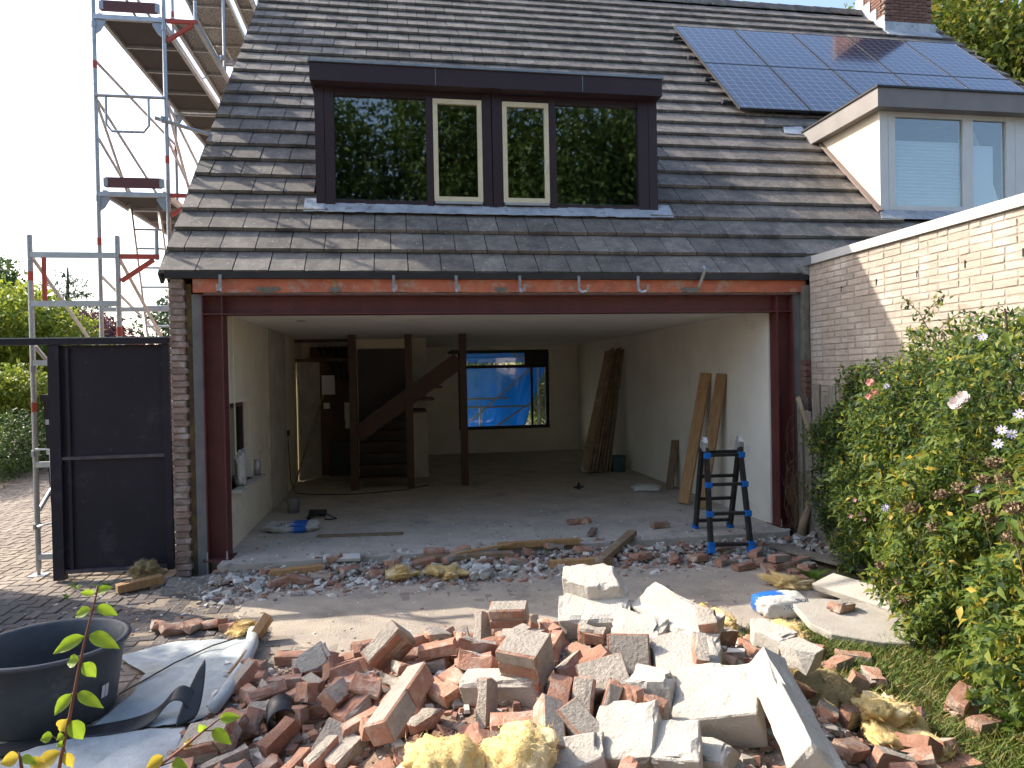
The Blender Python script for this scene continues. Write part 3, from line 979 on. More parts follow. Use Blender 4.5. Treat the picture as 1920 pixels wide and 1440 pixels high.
w = MB(); w.hull8([roof_pt(NDX - .1, 1.12, .055), roof_pt(10, 1.12, .055), roof_pt(10, 1.31, .06), roof_pt(NDX - .02, 1.31, .06),
                   roof_pt(NDX - .1, 1.12, .06), roof_pt(10, 1.12, .06), roof_pt(10, 1.31, .066), roof_pt(NDX - .02, 1.31, .066)]); w.build('lead_apron', M['lead'], nd)

# chimney
w = MB(); w.box((11.92, 5.95, 8.2), (13.0, 6.75, 10.6)); chim = w.build('chimney', mat('chimney_joint', (0.22, 0.17, 0.15), rough=.95), nb)
M['chim_brick'] = mat('chimney_brick', (0.21, 0.115, 0.088), (0.15, 0.085, 0.07), scale=9, rough=.92, bump=.5, bscale=60, objrand=.18)
cb = brick_mesh('chimney_brick', .205, .1, .052, M['chim_brick'], 40)
for k in range(30):
    z = 8.66 + k * .0625
    off = .11 if k % 2 else 0
    for q in range(5):
        x = 11.92 + .105 + q * .216 + off
        if x < 12.98:
            link('brick', cb, chim, at=(x, 5.975, z))
    for q in range(4):
        y = 5.95 + .1 + q * .21 + (.1 if k % 2 else 0)
        if y < 6.7:
            link('brick', cb, chim, at=(11.945, y, z), rot=(0, 0, math.pi / 2))
w = MB()
stp = [(5.90, 8.45), (6.8, 9.38), (6.8, 9.75), (6.55, 9.75), (6.55, 9.5), (6.35, 9.5), (6.35, 9.25), (6.15, 9.25), (6.15, 9.0), (5.90, 9.0)]
w.prism(stp, 0, 11.875, 11.893); w.build('stepped_flashing', M['lead'], chim)
w = MB(); w.box((11.874, 5.885, 8.52), (13.05, 5.92, 8.86)); w.hull8([roof_pt(11.84, 8.05, .05), roof_pt(13.08, 8.05, .05), roof_pt(13.08, 8.32, .06), roof_pt(11.84, 8.32, .06),
        roof_pt(11.84, 8.05, .058), roof_pt(13.08, 8.05, .058), roof_pt(13.08, 8.32, .068), roof_pt(11.84, 8.32, .068)]); w.build('lead_apron', M['lead'], chim)

# ================================================================== the neighbour's brick extension along the garden
ext = thing('brick_extension', (6.6, -3.0, GZ), 'long pale limewashed brick extension wall with a white metal coping', 'extension')
EY0, EY1, EZ = -7.5, -0.06, 2.86
w = MB(); w.box((6.3065, EY0, -.3), (6.62, EY1, EZ)); w.build('wall', M['joint'], ext)
extw = ext.children[0]
BL, BH = .216, .0625
eb = [brick_mesh('brick', .206, .1, .0525, M['pale_brick'], 60 + k) for k in range(5)]
eh = [brick_mesh('brick', .098, .1, .0525, M['pale_brick'], 70 + k) for k in range(3)]
cand = []
kk = 0
z = EZ - .036
while z > -.1:
    y = EY1 - .003
    seq = []
    k = 0
    while y > -5.2:
        half = (k == 0 and kk % 2) or random.random() < .10
        wd = .108 if half else BL
        cand.append((z, y - wd / 2, half, kk))
        y -= wd
        k += 1
    z -= BH
    kk += 1
def seen_rank(c):
    z, y, h, k = c
    floor_z = 1.30 + .28 * max(0, -y - .6)        # what the climbers leave uncovered
    return (0 if (z > floor_z and y > -2.95) else 10) + (-z)
cand.sort(key=seen_rank)
rest = MB()
for q, (z, y, half, k) in enumerate(cand):
    dx = random.uniform(-.003, .002)
    if q < 300:
        link('brick', random.choice(eh if half else eb), extw, at=(6.352 + dx, y, z), rot=(random.uniform(-.01, .01), 0, math.pi / 2 + random.uniform(-.012, .012)))
    else:
        a = .049 if half else .103
        rest.box((6.302 + dx, y - a, z - .0262), (6.33, y + a, z + .0262))
ro = rest.build('brick_field', M['pale_brick_far'], extw)
ro['kind'] = 'stuff'
for y in (-.62, -1.14, -1.66, -2.18, -2.70):
    w = MB(); w.box((6.297, y - .006, EZ - .36), (6.31, y + .006, EZ - .30)); w.build('weep_hole', M['black'], extw)
w = MB()
w.box((6.27, EY0, EZ), (6.70, EY1 + .02, EZ + .085)); cop = w.build('coping', M['alu_coping'], ext)
w = MB(); w.box((6.262, EY1 - .09, EZ - .004), (6.66, EY1 + .07, EZ + .092)); w.build('coping_end_cap', M['zinc'], cop)
w = MB(); w.prism([(6.20, EZ - .02), (6.34, EZ + .0), (6.34, EZ - .10), (6.28, EZ - .11)], 1, -.05, .04); w.build('lead_tongue', M['lead'], cop)
w = MB(); w.box((6.62, EY0, 2.75), (9.6, EY1, 2.84)); w.build('flat_roof', M['black'], ext)
w = MB(); w.box((6.242, -.055, -.2), (6.30, .155, 1.25)); w.box((6.236, -.055, 1.25), (6.30, .1, 2.64)); w.build('broken_wall_end', M['mortar'], ext)
rb = brick_mesh('brick', .07, .1, .052, M['chim_brick'], 77)
for k in range(9):
    link('brick', rb, ext, at=(6.262, -.03, 1.30 + k * .0625), rot=(0, 0, random.uniform(-.05, .05)))

# ================================================================== the garden gate panel beside the house
gate = thing('gate_panel', (-.8, .0, GZ), 'tall dark violet gate panel with a mid rail and a long top bar', 'gate')
gy = 0.0
w = MB(); w.box((-1.25, gy + .012, -.04), (-.36, gy + .03, 2.08)); w.build('sheet', M['gate'], gate)
w = MB(); w.box((-1.345, gy - .03, -.10), (-1.25, gy + .05, 2.085)); w.build('post', M['gate'], gate)
w = MB(); w.box((-.36, gy - .02, -.06), (-.30, gy + .04, 2.085)); w.build('post', M['gate'], gate)
M['rail_worn'] = mat('worn_violet_rail', (0.05, 0.04, 0.055), (0.10, 0.085, 0.095), scale=7, rough=.45)
w = MB(); w.box((-1.25, gy - .018, 1.015), (-.362, gy + .011, 1.045)); w.build('mid_rail', M['rail_worn'], gate)
w = MB(); w.box((-1.25, gy - .018, -.045), (-.362, gy + .011, -.01)); w.build('bottom_rail', M['rail_worn'], gate)
w = MB(); w.box((-1.20, gy - .012, 1.045), (-1.175, gy + .012, 2.05)); w.box((-1.20, gy - .012, -.01), (-1.175, gy + .012, 1.015)); w.build('inner_stile', M['gate'], gate)
w = MB(); w.box((-5.2, gy - .045, 2.088), (-.30, gy + .055, 2.142)); tb = w.build('top_bar', M['gate'], gate)
w = MB(); w.box((-5.2, gy - .05, 2.143), (-.298, gy + .06, 2.151)); w.build('bar_cap', M['zinc'], tb)
fp = thing('fence_panel', (-3.6, 0, GZ), 'dark violet fence panel beyond the gate opening, casting its shadow on the pavers', 'fence')
w = MB(); w.box((-5.1, .0, -.1), (-2.1, .03, 2.08)); w.build('sheet', M['gate'], fp)
w = MB(); w.box((-2.1, -.03, -.12), (-2.04, .05, 2.08)); w.build('post', M['gate'], fp)

# a black bin behind the gate, only its edge in view
bn = thing('wheelie_bin', (-1.5, .75, GZ), 'black plastic wheelie bin half hidden behind the gate panel', 'bin')
w = MB(); w.hull8([(-1.62, .62, .02), (-1.16, .62, .02), (-1.16, 1.1, .02), (-1.62, 1.1, .02), (-1.66, .56, 1.55), (-1.1, .56, 1.55), (-1.1, 1.16, 1.55), (-1.66, 1.16, 1.55)]); w.build('body', M['black'], bn)
w = MB(); w.box((-1.68, .54, 1.552), (-1.08, 1.18, 1.62)); w.build('lid', M['black'], bn)
for z in (1.02, 1.32):
    w = MB(); w.box((-1.645, .56, z), (-1.60, .566, z + .05)); w.build('sticker', M['white_pvc'], bn)
for x in (-1.56, -1.2):
    w = MB(); w.tube((x, 1.0, .0), (x + .05, 1.0, .0), .1, 12); w.build('wheel', M['black'], bn)

# ================================================================== scaffold along the gable
SX0, SX1 = -1.62, -0.84
sc = thing('scaffold', (-1.2, 3.0, GZ), 'tall aluminium and steel scaffold tower along the gable of the house', 'scaffold')
def post(x, y, z0, z1, bands=(), foot=True):
    w = MB(); w.tube((x, y, z0), (x, y, z1), .0242, 12); p = w.build('post', M['galv'], sc, smooth=False)
    for zb_ in bands:
        w = MB(); w.tube((x, y, zb_), (x, y, zb_ + .09), .0252, 12); w.build('red_band', M['scaf_red'], p)
    z = z0 + 1.9
    while z < z1:
        w = MB(); w.tube((x, y, z), (x, y, z + .06), .031, 10); w.build('spigot_collar', M['galv'], p)
        z += 2.05
    if foot:
        w = MB(); w.box((x - .075, y - .075, GZ), (x + .075, y + .075, GZ + .008)); w.tube((x, y, GZ), (x, y, z0 + .1), .017, 8); w.build('base_jack', M['galv'], p)
def rung(x0, x1, y, z, m='alu', r=.026):
    w = MB(); w.box((x0, y - .022, z - r), (x1, y + .022, z + r)); return w.build('transom', M[m], sc)
def gusset(x, y, z, s):
    w = MB()
    w.prism([(x + s * .025, z), (x + s * .13, z), (x + s * .13, z - .035), (x + s * .075, z - .13), (x + s * .025, z - .17)], 1, y - .006, y + .006); w.build('gusset', M['galv'], sc)
def brace(p0, p1, r=.0185, m='alu', name='brace'):
    w = MB(); w.tube(p0, p1, r, 8); return w.build(name, M[m], sc)
def clamp(p):
    w = MB(); w.tube((p[0], p[1], p[2] - .03), (p[0], p[1], p[2] + .03), .036, 8); w.box((p[0] - .012, p[1] - .06, p[2] - .025), (p[0] + .012, p[1] - .03, p[2] + .025)); w.build('coupler', M['galv'], sc)
# near low frame
for x in (SX0, SX1):
    post(x, .30, GZ + .06, 3.16, (2.18 if x == SX1 else 1.46, 2.72 if x == SX0 else .5))
for z in (2.97, 2.50, 1.93, .95, .06):
    rung(SX0, SX1, .30, z)
w = MB(); w.tube((SX0 + .12, .30, 2.52), (SX0 + .12, .30, 2.95), .022, 8); w.build('guard_strut', M['scaf_red'], sc)
w = MB(); w.path([(SX0 + .03, .24, 1.10), (SX0 + .16, .24, 1.10), (SX0 + .17, .24, .40), (SX0 + .03, .24, .36)], .014, 7); w.build('frame_handle', M['alu'], sc)
for z in (1.06, .36):
    clamp((SX0, .30, z))
# middle frames and on
for y, zt_ in ((1.90, 7.0), (4.95, 10.2), (8.0, 10.4)):
    for x in (SX0, SX1):
        post(x, y, GZ + .06, zt_, (5.45, 3.36, 7.6) if x == SX0 else (4.35, 2.7, 8.2), foot=True)
    for z in (.4, 2.02, 2.6, 3.97, 6.06, 8.2):
        if z < zt_:
            rung(SX0, SX1, y, z)
            if z > 3:
                gusset(SX0, y, z - .03, 1); gusset(SX1, y, z - .03, -1)
for y in (1.90, 4.95):
    for z in (4.10, 6.18):
        w = MB(); w.box((SX0 + .10, y - .05, z - .06), (SX1 - .06, y - .02, z + .06)); tbd = w.build('toe_board', M['toe'], sc)
        for x in (SX0 + .10, SX1 - .06):
            w = MB(); w.box((x - .02, y - .054, z - .05), (x + .03, y - .016, z + .05)); w.build('toe_board_clip', M['galv'], tbd)
# swing gate loop on the tall frame
w = MB()
w.tube((SX0, 1.86, 5.12), (SX1, 1.86, 5.12), .02, 8)
w.path([(SX0 + .13, 1.85, 5.10), (SX0 + .13, 1.85, 4.78), (SX0 + .19, 1.85, 4.70), (SX1 - .24, 1.85, 4.70), (SX1 - .18, 1.85, 4.78), (SX1 - .18, 1.85, 5.10)], .016, 8)
w.build('swing_gate', M['galv'], sc)
# decks
def deck(x0, x1, y0, y1, z, m='ply'):
    w = MB(); w.box((x0 + .03, y0, z - .012), (x1 - .03, y1, z)); d = w.build('deck_board', M[m], sc)
    for x in (x0, x1 - .045):
        w = MB(); w.box((x, y0 - .03, z - .06), (x + .045, y1 + .03, z + .012)); w.build('deck_rail', M['alu'], d)
    y = y0
    while y <= y1 + .01:
        w = MB(); w.box((x0 + .045, y - .014, z - .05), (x1 - .045, y + .014, z - .013)); w.build('deck_crossbar', M['alu'], d)
        y += (y1 - y0) / 4
M['steel_deck'] = mat('pressed_steel_deck', (0.40, 0.40, 0.39), (0.12, 0.12, 0.12), scale=55, rough=.5, metal=.5, lo=.46, hi=.54, detail=1)
deck(SX0 + .03, SX1 - .03, 1.98, 4.90, 4.02)
deck(SX0 + .03, SX1 - .03, 1.98, 4.90, 6.12)
deck(SX0 + .03, SX1 - .03, 5.02, 7.95, 6.12)
deck(SX0 + .03, SX1 - .03, 5.02, 7.95, 8.26, 'steel_deck')
deck(SX1 + .06, SX1 + .36, 1.98, 4.90, 6.12, 'steel_deck')
deck(SX1 + .06, SX1 + .36, 5.02, 7.95, 8.26, 'steel_deck')
# red console brackets towards the house
def console(y, z, up=False):
    w = MB()
    w.bar((SX1 + .03, y, z), (SX1 + .38, y, z), .04, .045); w.bar((SX1 + .03, y, z - .24), (SX1 + .33, y, z - .03), .035, .04)
    w.build('console_bracket', M['scaf_red'], sc)
    w = MB(); w.tube((SX1 + .36, y, z - .03), (SX1 + .36, y, z + .26), .02, 8); w.build('console_spigot', M['galv'], sc)
for y, z in ((1.90, 6.06), (4.95, 6.06), (4.95, 8.2), (.30, 2.96), (1.90, 3.97)):
    console(y, z)
# side braces
for x in (SX0, SX1):
    brace((x, .34, 2.95), (x, 1.86, 2.05)); brace((x, .34, 2.10), (x, 1.86, 1.2)); brace((x, .34, .5), (x, 1.86, 1.5))
    brace((x, 1.94, 5.10), (x, 4.9, 4.25)); brace((x, 1.94, 4.65), (x, 3.2, 4.15)); brace((x, 1.94, 5.05), (x, 2.9, 4.15)); brace((x, 1.94, 7.0), (x, 4.9, 6.5), m='galv'); brace((x, 1.94, 3.0), (x, 4.9, 2.15))
    brace((x, 1.94, .5), (x, 4.9, 2.0)); brace((x, 5.0, 7.2), (x, 7.95, 7.2), m='galv'); brace((x, 5.0, 9.3), (x, 7.95, 9.3), m='galv'); brace((x, 5.0, 6.5), (x, 7.95, 8.0))
brace((SX0, 1.94, 5.55), (SX0, 4.9, 5.55)); brace((SX0, 1.94, 7.0), (SX0, 4.9, 7.1))
# stand-off tubes to the wall and access ladder
for y, z in ((1.80, 4.86), (4.8, 6.95)):
    brace((SX1 - .1, y, z), (-.30, y + .25, z - .12), .0242, 'galv', 'stand_off_tube'); clamp((SX1, y, z - .02))
la0, la1 = Vector((-1.50, 2.55, 4.05)), Vector((-1.20, 2.2, 2.05))
lad = MB(); lad.bar(la0, la1, .025, .06); lad.bar(la0 + Vector((.34, 0, 0)), la1 + Vector((.34, 0, 0)), .025, .06)
for k in range(8):
    p = la0.lerp(la1, (k + .5) / 8)
    lad.tube(p, p + Vector((.34, 0, 0)), .014, 8)
lad.build('access_ladder', M['alu'], sc)

# ================================================================== blue tarp and scaffold tubes outside the front window
M['tarp'] = leaf_mat('blue_tarpaulin', ((0.0, (0.02, 0.31, 0.66)), (1.0, (0.02, 0.31, 0.66))), trans=.6, rough=.45)
_hs = [q for q in M['tarp'].node_tree.nodes if q.type == 'HUE_SAT'][0]
_hs.inputs['Hue'].default_value = .5
def tarp_sheet(name, x0, x1, y, z0, z1, label, slant=0.0):
    nx, nz = 40, 30
    V, F = [], []
    for j in range(nz + 1):
        for i in range(nx + 1):
            u, v = i / nx, j / nz
            x = x0 + (x1 - x0) * u - slant * (1 - v) * u
            V.append((x, y + .05 * math.sin(u * 19 + v * 4) + .03 * math.sin(u * 7 - v * 11) + random.uniform(-.006, .006), z0 + (z1 - z0) * v))
    for j in range(nz):
        for i in range(nx):
            a = j * (nx + 1) + i
            F.append((a, a + 1, a + nx + 2, a + nx + 1))
    me = bpy.data.meshes.new(name)
    me.from_pydata(V, [], F)
    me.materials.append(M['tarp'])
    me.polygons.foreach_set('use_smooth', [True] * len(me.polygons))
    o = link(name, me)
    md = o.modifiers.new('thickness', 'SOLIDIFY')
    md.thickness = .003
    return tag(o, label, 'tarpaulin')
tarp_sheet('tarpaulin', 2.9, 5.75, 11.3, -.1, 1.94, 'large blue tarpaulin hanging outside the front window', .75)
tarp_sheet('tarpaulin', 2.9, 5.9, 11.5, 2.08, 3.2, 'upper blue tarpaulin seen through the top light of the window')
fs = thing('front_scaffold', (4.2, 10.4, GZ), 'scaffold tubes crossing outside the front window in front of the blue tarpaulin', 'scaffold')
for p0, p1 in (((3.3, 10.3, .35), (5.35, 10.3, 2.05)), ((3.0, 10.3, .95), (5.6, 10.3, .95)), ((3.0, 10.35, 1.16), (4.6, 10.35, 1.16)), ((4.0, 10.3, .3), (5.5, 10.3, 1.25)),
               ((5.35, 10.3, GZ), (5.35, 10.3, 3.0)), ((3.85, 10.3, GZ), (3.85, 10.3, .95)), ((5.55, 10.32, GZ), (5.55, 10.32, 3.0)), ((4.3, 10.3, 2.5), (5.3, 10.3, 2.0))):
    w = MB(); w.tube(p0, p1, .024, 8); w.build('scaffold_tube', M['galv'], fs)

# ================================================================== vegetation generators
LEAF = {}
LEAF['yellowgreen'] = leaf_mat('sunny_leaf', ((0.0, (0.13, 0.19, 0.025)), (1.0, (0.24, 0.27, 0.035)), (0.5, (0.17, 0.24, 0.03))))
LEAF['green'] = leaf_mat('green_leaf', ((0.0, (0.03, 0.065, 0.016)), (1.0, (0.085, 0.14, 0.028)), (0.5, (0.05, 0.095, 0.02))), trans=.3)
LEAF['dark'] = leaf_mat('dark_leaf', ((0.0, (0.022, 0.045, 0.022)), (1.0, (0.05, 0.085, 0.04)), (0.5, (0.035, 0.065, 0.03))), trans=.25)
LEAF['purple'] = leaf_mat('purple_leaf', ((0.0, (0.05, 0.018, 0.025)), (1.0, (0.12, 0.04, 0.045)), (0.5, (0.08, 0.028, 0.034))), trans=.3)
LEAF['autumn'] = leaf_mat('yellowing_leaf', ((0.0, (0.06, 0.10, 0.015)), (1.0, (0.23, 0.21, 0.03)), (0.45, (0.10, 0.15, 0.02))), trans=.4)
M['bark'] = mat('bark', (0.10, 0.075, 0.05), (0.06, 0.045, 0.035), scale=12, rough=.95, bump=.8, bscale=20)

def blob_points(n, lobes):
    """points spread through a set of ellipsoid lobes (cx, cy, cz, rx, ry, rz), thicker towards the skin"""
    vol = np.array([a[3] * a[4] * a[5] for a in lobes])
    k = RNG.choice(len(lobes), n, p=vol / vol.sum())
    L = np.array(lobes)[k]
    d = unit(RNG.normal(size=(n, 3)))
    r = RNG.uniform(.35, 1.0, n) ** .5
    clump = .12 * np.sin(d[:, 0] * 9 + k) + .10 * np.sin(d[:, 1] * 11 + 2 * k) + .10 * np.sin(d[:, 2] * 10 + 3 * k)
    r = r * (1 + clump)
    return L[:, :3] + d * L[:, 3:] * r[:, None], d

def foliage(name, n, lobes, size, mats, parent, ratio=.5, droop=.3, kind=None):
    P, d = blob_points(n, lobes)
    D = unit(d * .6 + RNG.normal(size=(n, 3)) * .7 + np.array([0, 0, -droop]))
    N = unit(RNG.normal(size=(n, 3)) * .6 + np.array([0, 0, 1.0]))
    L = RNG.uniform(.6, 1.3, n) * size
    me = leaves_mesh(name, P - np.array(WORLD_AT[parent]), D, N, L, L * ratio, mats)
    o = link(name, me, parent, at=WORLD_AT[parent])
    return o

def tree(name, x, y, h, lobes, size, n, leaf, label, trunk_r=.12, z0=GZ, group=None, cat='tree'):
    t = thing(name, (x, y, z0), label, cat, group)
    w = MB()
    top = h * .62
    w.path([(x, y, z0), (x + .05, y, z0 + top * .4), (x - .04, y + .05, z0 + top)], trunk_r, 8, radii=[trunk_r, trunk_r * .75, trunk_r * .35])
    for q, lb in enumerate(lobes):
        zz = z0 + top * (.45 + .5 * ((q * 37) % 10) / 10)
        w.path([(x, y, zz), ((x + lb[0]) / 2, (y + lb[1]) / 2, (zz + lb[2]) / 2 + .1), (lb[0], lb[1], lb[2])], .03, 6, radii=[trunk_r * .45, trunk_r * .3, trunk_r * .1])
    w.build('trunk', M['bark'], t, smooth=True)
    foliage('crown', n, lobes, size, leaf, t)
    return t

def lobes_round(x, y, z, rx, rz, n, seed):
    r = random.Random(seed)
    out = []
    for k in range(n):
        a = r.uniform(0, 2 * math.pi)
        e = r.uniform(-.8, 1)
        d = r.uniform(.35, .75)
        s = r.uniform(.38, .6)
        out.append((x + math.cos(a) * rx * d * math.sqrt(1 - min(1, e * e) * .6), y + math.sin(a) * rx * d * math.sqrt(1 - min(1, e * e) * .6), z + e * rz * .6, rx * s, rx * s, rz * s))
    return out

# street side trees and hedge beyond the scaffold
tree('broadleaf_tree', -10.0, 14.5, 4.6, lobes_round(-9.6, 14.5, 2.7, 2.6, 2.1, 13, 1), .20, 16000, LEAF['yellowgreen'], 'bright yellow-green tree behind the scaffold and gate', .10)
tree('broadleaf_tree', -17.2, 27, 8.0, lobes_round(-17.2, 27, 5.2, 3.2, 2.4, 10, 2), .30, 7000, LEAF['green'], 'dark green round tree at the left edge beyond the others', .2)
tree('purple_tree', -9.9, 23, 5.0, lobes_round(-9.9, 23, 3.1, 2.6, 1.35, 10, 3), .24, 8000, LEAF['purple'], 'dark purple-leaved tree behind the scaffold', .12)
tree('broadleaf_tree', -8.2, 30, 7.0, lobes_round(-8.0, 30, 5.0, 3.6, 2.0, 10, 4), .30, 7000, LEAF['dark'], 'dark green tree behind the scaffold next to the house', .2)
# conifer with tiers of boughs
cf = thing('conifer_tree', (-18.3, 40, GZ), 'spreading blue-green cedar with flat tiers far behind the scaffold', 'tree')
w = MB(); w.path([(-18.3, 40, GZ), (-18.3, 40, 5), (-18.2, 40, 9.0)], .25, 8, radii=[.3, .2, .05]); w.build('trunk', M['bark'], cf)
tl = []
for k in range(16):
    z = 4.5 + k * .27
    r = 3.4 * (1 - k / 19)
    a = k * 2.4
    tl.append((-18.3 + math.cos(a) * r * .6, 40 + math.sin(a) * r * .6, z, r * .75, r * .5, .16))
foliage('crown', 6000, tl, .30, LEAF['dark'], cf, ratio=.25)
hd = thing('hedge', (-5.6, 8.0, GZ), 'clipped green hedge beside the driveway behind the gate', 'hedge')
hl = [(-6.2 + .16 * math.sin(k * 2.1), 6.2 + .55 * k, .45 + .05 * math.sin(k * 1.7), 1.0, .7, .78) for k in range(14)]
foliage('foliage', 26000, hl, .075, LEAF['green'], hd)
w = MB()
for k in range(14):
    w.tube((-6.2, 6.2 + .55 * k, GZ), (-6.2, 6.2 + .55 * k, .8), .03, 6)
w.build('stem', M['bark'], hd)
ub = thing('garden_shrub', (-8.3, 11.0, GZ), 'tall yellowing shrub above the driveway hedge', 'shrub')
foliage('foliage', 11000, lobes_round(-7.9, 10.6, 1.35, 1.7, 1.0, 9, 6), .12, LEAF['yellowgreen'], ub)
w = MB(); w.tube((-7.9, 10.6, GZ), (-7.9, 10.6, 1.6), .05, 6); w.build('stem', M['bark'], ub)
tree('broadleaf_tree', -4.8, -.2, 5.0, lobes_round(-4.8, -.2, 3.7, 1.2, 1.4, 16, 33), .13, 19000, LEAF['green'], 'garden tree beside the driveway that shades the tub', .08)
tree('street_shrub', 5.9, 13.2, 2.4, lobes_round(5.75, 13.2, 1.2, .75, 1.3, 9, 35), .10, 7000, LEAF['yellowgreen'], 'leafy shrub seen at the right of the front window', .05, cat='shrub')
tree('street_shrub', 3.4, 16.0, 3.6, lobes_round(3.6, 16.0, 2.0, 2.2, 1.6, 10, 36), .14, 9000, LEAF['green'], 'dark green shrub seen between the two tarpaulins', .06, cat='shrub')
# big tree behind the neighbouring roof
tree('broadleaf_tree', 22.5, 15.0, 15.0, lobes_round(22.5, 15.0, 11.2, 5.6, 5.0, 22, 8), .25, 60000, LEAF['autumn'], 'large yellowing tree behind the solar panel roof', .35)
tree('broadleaf_tree', 17.6, 19.5, 14.0, lobes_round(17.0, 19.5, 13.0, 2.6, 2.2, 9, 9), .24, 11000, LEAF['autumn'], 'yellowing treetop peeking over the ridge beside the chimney', .25)
# trees behind the viewer, mirrored in the dormer glass
for k, (x, y, h, r, lf) in enumerate(((-2.5, -19, 15, 4.2, 'green'), (3.2, -21, 17, 4.2, 'green'), (8.5, -19.5, 15, 4.2, 'green'), (-9, -21, 16, 4.5, 'dark'), (14.5, -21, 15, 4.5, 'green'))):
    tree('garden_tree', x, y, h, lobes_round(x, y, h * .52, r, h * .46, 16, 20 + k), .30, 26000, LEAF[lf], 'dark garden tree mirrored in the dormer windows, %s from the left' % ('second', 'third', 'fourth', 'first', 'fifth')[k], .3, group='trees mirrored in the dormer glass')

# ================================================================== things in the opened room
def plank(name, p0, p1, wd, th, label, m='wood', up=(-1, 0, .2), group=None, cat='plank'):
    p0, p1 = Vector(p0), Vector(p1)
    d = p1 - p0
    x = d.normalized()
    u = Vector(up)
    y = u.cross(x).normalized()
    z = x.cross(y)
    mt = Matrix((x, y, z)).transposed()
    bm = bmesh.new()
    bmesh.ops.create_cube(bm, size=1.0)
    bmesh.ops.scale(bm, vec=(d.length, wd, th), verts=bm.verts)
    bmesh.ops.translate(bm, vec=(d.length / 2, 0, 0), verts=bm.verts)
    bmesh.ops.bevel(bm, geom=list(bm.edges), offset=.003, segments=1, affect='EDGES')
    me = bpy.data.meshes.new(name)
    bm.to_mesh(me)
    bm.free()
    me.materials.append(M[m])
    o = link(name, me, at=p0, rot=mt)
    return tag(o, label, cat, group)

ORD = ['first', 'second', 'third', 'fourth', 'fifth', 'sixth', 'seventh', 'eighth', 'ninth', 'tenth', 'eleventh', 'twelfth', 'thirteenth', 'fourteenth', 'fifteenth', 'sixteenth', 'seventeenth', 'eighteenth', 'nineteenth',
       'twentieth', '21st', '22nd', '23rd', '24th', '25th', '26th', '27th', '28th', '29th', '30th', '31st', '32nd', '33rd', '34th', '35th', '36th']
for k in range(8):
    plank('plank', (4.98 + .062 * k, 4.60 + .02 * (k % 3), .03), (5.60 + .038 * k, 5.02 + .03 * (k % 4), 2.12 + .03 * (k % 3)), .15, .026, 'long brown plank in the far corner bundle, %s from the left' % ORD[k], 'wood_old',
          up=((-.3, -1, .3) if k == 0 else (-1, -.15, .25)), group='planks leaning in the far corner')
plank('plank', (5.47, 1.50, .02), (5.885, 1.66, 1.70), .16, .04, 'long pine plank leaning on the white wall, farther of two', 'wood', up=(-1, -.6, .2))
plank('plank', (5.55, 1.16, .02), (5.895, 1.22, 1.69), .15, .04, 'long pine plank leaning on the white wall, nearer of two', 'wood', up=(-1, -.6, .2))
plank('plank', (5.73, 2.62, .02), (5.90, 2.78, .71), .13, .03, 'short dark offcut leaning on the white wall', 'wood_old', up=(-1, -.5, .1))
plank('plank', (0.93, .76, .012), (1.86, .66, .012), .07, .022, 'thin batten lying on the room floor near the bag', 'wood_old', up=(0, 0, 1))
plank('plank', (3.80, .02, .03), (3.93, .30, .03), .07, .03, 'short wooden offcut on the room floor', 'wood_old', up=(0, 0, 1))

# folding telescopic ladder
ld = thing('step_ladder', (5.12, -.3, 0), 'black folding ladder with blue fittings standing on the rubble threshold', 'ladder')
M['ladder_black'] = mat('black_anodised', (0.014, 0.014, 0.016), (0.03, 0.03, 0.03), scale=25, rough=.4, spots=((0.2, 0.2, 0.2), 30, .70, .76))
M['blue'] = mat('blue_plastic', (0.01, 0.16, 0.55), (0.01, 0.13, 0.48), scale=8, rough=.45)
FB = [Vector((4.83, -.66, -.05)), Vector((5.22, -.72, -.05))]
FT = [Vector((4.95, -.33, .93)), Vector((5.31, -.35, .93))]
RBt = [Vector((5.035, .16, .0)), Vector((5.42, .12, .0))]
RT = [Vector((4.93, -.27, .93)), Vector((5.33, -.29, .93))]
for a, c in list(zip(FB, FT)) + list(zip(RBt, RT)):
    w = MB(); w.bar(a, c, .034, .062, up=(0, 1, 0)); w.build('stile', M['ladder_black'], ld)
    w = MB(); d = (c - a).normalized(); w.bar(a - d * .012, a + d * .05, .05, .078, up=(0, 1, 0)); w.build('foot', M['blue'], ld)
for t in (.07, .36, .64, .93):
    a, c = FB[0].lerp(FT[0], t), FB[1].lerp(FT[1], t)
    w = MB(); w.bar(a, c, .05, .03); w.build('rung', M['ladder_black'], ld)
    for p in (a, c):
        w = MB(); w.box((p.x - .03, p.y - .042, p.z - .028), (p.x + .03, p.y + .01, p.z + .028)); w.build('rung_clamp', M['blue'], ld)
for t in (.10, .38, .66, .95):
    a, c = RBt[0].lerp(RT[0], t), RBt[1].lerp(RT[1], t)
    w = MB(); w.bar(a, c, .05, .03); w.build('rung', M['ladder_black'], ld)
for a, c in zip(FT, RT):
    m_ = (a + c) / 2
    w = MB(); w.prism([(m_.y - .055, .90), (m_.y + .055, .90), (m_.y + .045, .99), (m_.y + .015, 1.045), (m_.y - .02, 1.045), (m_.y - .05, .99)], 0, m_.x - .022, m_.x + .022)
    w.tube((m_.x - .03, m_.y, 1.0), (m_.x + .03, m_.y, 1.0), .018, 8); w.build('hinge', M['alu'], ld)

